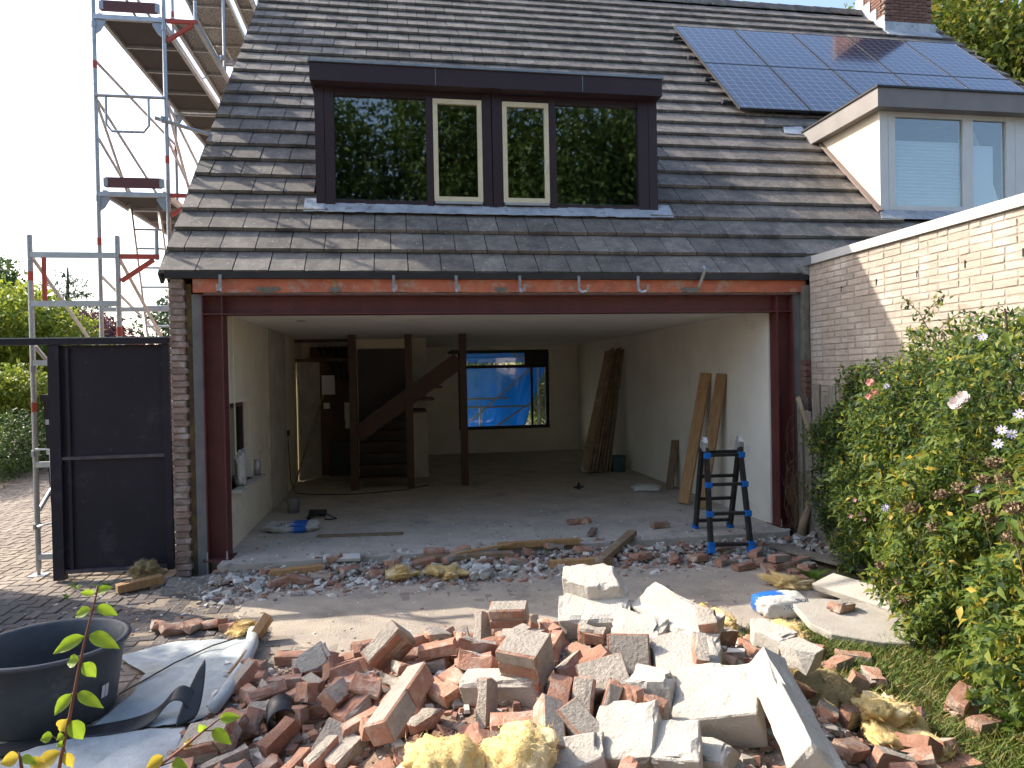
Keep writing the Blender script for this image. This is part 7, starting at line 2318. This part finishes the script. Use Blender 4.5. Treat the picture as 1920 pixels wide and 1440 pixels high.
# flowers on the hedge, each its own thing
M['petal_pink'] = mat('pink_petal', (0.72, 0.38, 0.34), (0.66, 0.30, 0.28), scale=30, rough=.6)
M['petal_white'] = mat('white_petal', (0.78, 0.70, 0.68), (0.74, 0.62, 0.60), scale=30, rough=.6)
M['petal_lilac'] = mat('lilac_petal', (0.44, 0.43, 0.56), (0.34, 0.33, 0.52), scale=30, rough=.6)
M['petal_mauve'] = mat('mauve_petal', (0.58, 0.26, 0.40), (0.5, 0.22, 0.36), scale=30, rough=.6)
M['stamen'] = mat('yellow_stamen', (0.40, 0.36, 0.06), rough=.6)
def bloom(pos, r, m, label, seed, name='rose', rows=3, npet=6, open_=.5):
    rr = random.Random(seed)
    f = thing(name, pos, label, 'flower')
    axis = Vector((-.75, -.55, .35)).normalized()
    a = axis.orthogonal().normalized(); b2 = axis.cross(a)
    c = Vector(pos)
    for row in range(rows):
        for k in range(npet):
            t = 2 * math.pi * (k + .5 * row) / npet + rr.uniform(-.15, .15)
            d = a * math.cos(t) + b2 * math.sin(t)
            s = d.cross(axis)
            L = r * (1 - .25 * row)
            lift = open_ + .35 * row
            w = MB()
            p0 = c + axis * .004 * row
            pm, pt = p0 + d * L * .55 + axis * L * lift * .45, p0 + d * L + axis * L * lift
            wd = L * (.5 if rows > 1 else .16)
            w.face([p0, pm + s * wd, pt + s * wd * .5, pt - s * wd * .5, pm - s * wd])
            w.build('petal', M[m], f, fix=False)
    w = MB(); w.lathe([(r * .25, 0), (r * .2, r * .12), (0, r * .16)], (0, 0, 0), 8)
    me = w.mesh('flower_centre', M['stamen'])
    o = link('flower_centre', me, f, at=c, rot=axis.to_track_quat('Z', 'Y').to_matrix())
FLOWERS = [((5.223, -2.492, 1.612), 0.028, 'petal_pink', 'topmost pink rose of the cluster over the fence', 'rose', 3, 6, 0.5), ((5.26, -2.499, 1.549), 0.03, 'petal_pink', 'larger pink rose in the cluster over the fence', 'rose', 3, 6, 0.5), ((5.227, -2.473, 1.511), 0.024, 'petal_pink', 'lowest pink rose of the cluster over the fence', 'rose', 3, 6, 0.5), ((4.665, -3.901, 1.526), 0.036, 'petal_white', 'pale pink full rose on the hedge, lower of the pair', 'rose', 3, 6, 0.5), ((4.677, -3.933, 1.557), 0.032, 'petal_white', 'pale pink full rose on the hedge, upper of the pair', 'rose', 3, 6, 0.5), ((5.317, -2.538, 1.587), 0.024, 'petal_lilac', 'lilac passionflower beside the pink roses', 'passionflower', 1, 10, 0.15), ((4.907, -3.815, 1.87), 0.024, 'petal_lilac', 'lilac passionflower high below the rose spray', 'passionflower', 1, 10, 0.15), ((4.612, -4.279, 1.402), 0.024, 'petal_lilac', 'open passionflower at the right edge of the picture', 'passionflower', 1, 10, 0.15), ((4.613, -4.319, 1.496), 0.024, 'petal_lilac', 'passionflower at the right edge above the open one', 'passionflower', 1, 10, 0.15), ((4.591, -4.226, 1.353), 0.024, 'petal_lilac', 'small half closed passionflower left of the open one', 'passionflower', 1, 10, 0.15), ((4.576, -4.263, 1.421), 0.024, 'petal_lilac', 'small passionflower just above the half closed one', 'passionflower', 1, 10, 0.15), ((4.932, -3.738, 1.047), 0.024, 'petal_lilac', 'white passionflower among the dry brown heads', 'passionflower', 1, 10, 0.15), ((4.686, -3.335, 0.886), 0.024, 'petal_lilac', 'pale passionflower low in the dark part of the hedge', 'passionflower', 1, 10, 0.15), ((5.255, -2.254, 0.716), 0.018, 'petal_mauve', 'mauve flower low beside the fence, topmost', 'small_flower', 1, 6, 0.5), ((5.253, -2.205, 0.584), 0.018, 'petal_mauve', 'mauve flower low beside the fence, left one', 'small_flower', 1, 6, 0.5), ((5.306, -2.243, 0.605), 0.018, 'petal_mauve', 'mauve flower low beside the fence, middle one', 'small_flower', 1, 6, 0.5), ((5.351, -2.231, 0.56), 0.018, 'petal_mauve', 'mauve flower low beside the fence, right one', 'small_flower', 1, 6, 0.5)]
for q, (p, r, m, lb, nm, rows, npet, op) in enumerate(FLOWERS):
    bloom(p, r, m, lb, q, nm, rows, npet, op)
# dry brown flower heads
M['dry_head'] = mat('dry_flower_head', (0.40, 0.29, 0.185), (0.30, 0.21, 0.135), scale=40, rough=.95, bump=1, bscale=120, island=.2)
def dry_head(pos, s, label, seed):
    rr = np.random.default_rng(seed)
    f = thing('dry_flower_head', pos, label, 'flower')
    n = 260
    d = unit(rr.normal(size=(n, 3)))
    P = d * np.array([s, s * .8, s * .55]) * rr.uniform(.3, 1, n)[:, None] * (1 + .25 * np.sin(d[:, :1] * 9))
    o = link('seed_fluff', leaves_mesh('seed_fluff', P, unit(rr.normal(size=(n, 3))), unit(rr.normal(size=(n, 3))), rr.uniform(.010, .022, n), rr.uniform(.010, .018, n), M['dry_head']), f, at=pos)
    w = MB(); w.path([Vector(pos), Vector(pos) + Vector((.03, .0, -.12)), Vector(pos) + Vector((.10, .02, -.34))], .003, 5); w.build('stalk', M['dry_root'], f)
HEADS = [((4.665, -4.128, 1.249), 0.045, 'uppermost dry brown flower head'), ((4.949, -3.77, 1.108), 0.06, 'wide dry brown head left under the uppermost'), ((4.775, -4.096, 1.173), 0.065, 'wide dry brown head right under the uppermost'), ((4.879, -3.689, 1.05), 0.05, 'dry brown head left of the white passionflower'), ((4.825, -3.609, 1.007), 0.04, 'small dry brown head further left'), ((4.783, -3.442, 0.901), 0.06, 'lone dry brown head toward the dark part of the hedge'), ((4.816, -3.892, 0.979), 0.055, 'dry brown head below the white passionflower'), ((4.315, -4.599, 1.137), 0.05, 'dry brown head at the right picture edge'), ((4.897, -3.896, 0.909), 0.055, 'loose dry brown head below the row'), ((4.813, -3.569, 0.814), 0.05, 'dry brown head in the yellow-green leaves'), ((4.469, -4.433, 0.969), 0.045, 'lowest dry brown head at the right edge'), ((5.053, -2.986, 0.318), 0.05, 'dry brown head low near the hedge foot'), ((5.022, -3.053, 0.226), 0.035, 'lowest dry brown head above the long slab'), ((4.966, -2.91, 0.412), 0.03, 'small dry brown tuft near the grey board')]
for q, (p, s, lb) in enumerate(HEADS):
    dry_head(p, s, lb, q)

# ================================================================== saplings close to the viewer
M['red_stem'] = mat('red_twig', (0.20, 0.075, 0.05), (0.14, 0.06, 0.04), scale=20, rough=.6)
def big_leaf(parent, p0, p1, wd, m, seed):
    """one broad leaf with a folded midrib and a wavy margin"""
    rr = random.Random(seed)
    p0, p1 = Vector(p0), Vector(p1)
    d = p1 - p0
    L = d.length
    x = d.normalized()
    view = Vector((.2, -.9, .45))
    s = x.cross(view).normalized()
    nrm = s.cross(x)
    n_ = 9
    V, F = [], []
    for k in range(n_):
        t = k / (n_ - 1)
        half = wd * .5 * (math.sin(math.pi * min(1, t * 1.02) ** .8) ** .85 if 0 < t < 1 else .02)
        mid = p0 + x * L * t - nrm * L * .10 * (t * t) - Vector((0, 0, L * .12 * t * t))
        wv = .06 * wd * math.sin(k * 2.1 + seed)
        V += [mid + s * half + nrm * (half * .45 + wv), mid + s * half * .5 + nrm * half * .15, mid, mid - s * half * .5 + nrm * half * .15, mid - s * half + nrm * (half * .45 - wv)]
    for k in range(n_ - 1):
        for j in range(4):
            a = k * 5 + j
            F.append((a, a + 1, a + 6, a + 5))
    me = bpy.data.meshes.new('leaf')
    o0 = WORLD_AT[parent]
    me.from_pydata([tuple(v - o0) for v in V], [], F)
    me.materials.append(m)
    me.polygons.foreach_set('use_smooth', [True] * len(me.polygons))
    link('leaf', me, parent, at=o0)
def blade_mat(name, c1, c2):
    m = leaf_mat(name, ((0.0, c1), (1.0, c2)), trans=.5, rough=.4)
    n, l = m.node_tree.nodes, m.node_tree.links
    geo = n.new('ShaderNodeNewGeometry')
    ns = n.new('ShaderNodeTexNoise'); ns.inputs['Scale'].default_value = 45; ns.inputs['Detail'].default_value = 4
    l.new(geo.outputs['Position'], ns.inputs['Vector'])
    cr = [q for q in n if q.type == 'VALTORGB'][0]
    l.new(ns.outputs['Fac'], cr.inputs[0])
    return m
LG = blade_mat('sapling_leaf', (0.10, 0.21, 0.015), (0.22, 0.34, 0.03))
LY = blade_mat('sapling_leaf_yellow', (0.30, 0.30, 0.03), (0.46, 0.36, 0.05))
SAPLINGS = [('tall', 'tall red-stemmed sapling with pairs of bright leaves before the tub', [(1.08, -5.37, 0.86), (1.091, -5.371, 0.913), (1.105, -5.373, 0.972), (1.116, -5.374, 1.025), (1.13, -5.376, 1.09), (1.145, -5.377, 1.153), (1.159, -5.379, 1.205), (1.17, -5.38, 1.245), (1.172, -5.38, 1.263)], [((1.11, -5.373, 1.025), (1.08, -5.389, 0.992), 0.023), ((1.123, -5.375, 1.026), (1.182, -5.395, 1.005), 0.023), ((1.129, -5.375, 1.099), (1.101, -5.371, 1.097), 0.025), ((1.137, -5.377, 1.093), (1.161, -5.371, 1.061), 0.025), ((1.142, -5.377, 1.153), (1.079, -5.387, 1.13), 0.026), ((1.153, -5.379, 1.156), (1.22, -5.4, 1.137), 0.028), ((1.158, -5.379, 1.213), (1.12, -5.373, 1.201), 0.02), ((1.169, -5.381, 1.217), (1.212, -5.378, 1.201), 0.021), ((1.166, -5.38, 1.247), (1.143, -5.396, 1.259), 0.013), ((1.173, -5.381, 1.251), (1.208, -5.396, 1.268), 0.016), ((1.1, -5.372, 0.969), (1.082, -5.369, 0.943), 0.026), ((1.108, -5.373, 0.965), (1.129, -5.367, 0.922), 0.03), ((1.091, -5.371, 0.934), (1.086, -5.39, 0.935), 0.016), ((1.067, -5.367, 0.932), (1.044, -5.374, 0.932), 0.02), ((1.084, -5.37, 0.897), (1.02, -5.36, 0.862), 0.03), ((1.094, -5.372, 0.895), (1.105, -5.364, 0.858), 0.02), ((1.091, -5.371, 0.916), (1.084, -5.39, 0.92), 0.012)]), ('bent', 'slender sapling twig bending over the pale sheet, second from the tall one', [(1.312, -5.458, 0.884), (1.373, -5.468, 0.929), (1.412, -5.474, 0.961), (1.447, -5.479, 0.986)], [((1.413, -5.474, 0.963), (1.41, -5.493, 0.987), 0.016), ((1.431, -5.477, 0.963), (1.474, -5.494, 0.943), 0.023), ((1.448, -5.479, 0.986), (1.491, -5.486, 0.995), 0.02), ((1.388, -5.47, 0.93), (1.367, -5.457, 0.936), 0.02), ((1.327, -5.461, 0.909), (1.295, -5.476, 0.895), 0.023), ((1.346, -5.464, 0.897), (1.379, -5.479, 0.893), 0.02)]), ('low', 'low sapling tip at the lower left picture corner', [(1.015, -5.39, 0.869), (1.011, -5.389, 0.898), (1.008, -5.388, 0.913)], [((1.008, -5.388, 0.904), (0.979, -5.404, 0.903), 0.026), ((1.015, -5.389, 0.903), (1.051, -5.405, 0.896), 0.016), ((1.031, -5.392, 0.888), (1.063, -5.397, 0.894), 0.023)])]
YELLOW = {('tall', 10), ('tall', 14), ('tall', 15), ('low', 0), ('low', 2), ('bent', 3), ('bent', 4)}
for name, lb, stem, leaves in SAPLINGS:
    base = (stem[0][0] - .06, stem[0][1] + .03, GZ)
    t = thing('sapling', base, lb, 'sapling')
    w = MB()
    pts = [base, ((base[0] + stem[0][0]) / 2, base[1], stem[0][2] * .5)] + stem
    w.path(pts, .003, 7, radii=[.006, .005] + [.0042 - .0026 * k / max(1, len(stem) - 1) for k in range(len(stem))])
    w.build('stem', M['red_stem'], t, smooth=True)
    for q, (a, b2, wd) in enumerate(leaves):
        big_leaf(t, a, b2, wd * 1.15, LY if (name, q) in YELLOW else LG, q + 1)
        w = MB()
        near_ = min((Vector(s_) for s_ in stem), key=lambda v: (v - Vector(a)).length)
        w.tube(near_, a, .0014, 5); w.build('leaf_stalk', M['red_stem'], t)
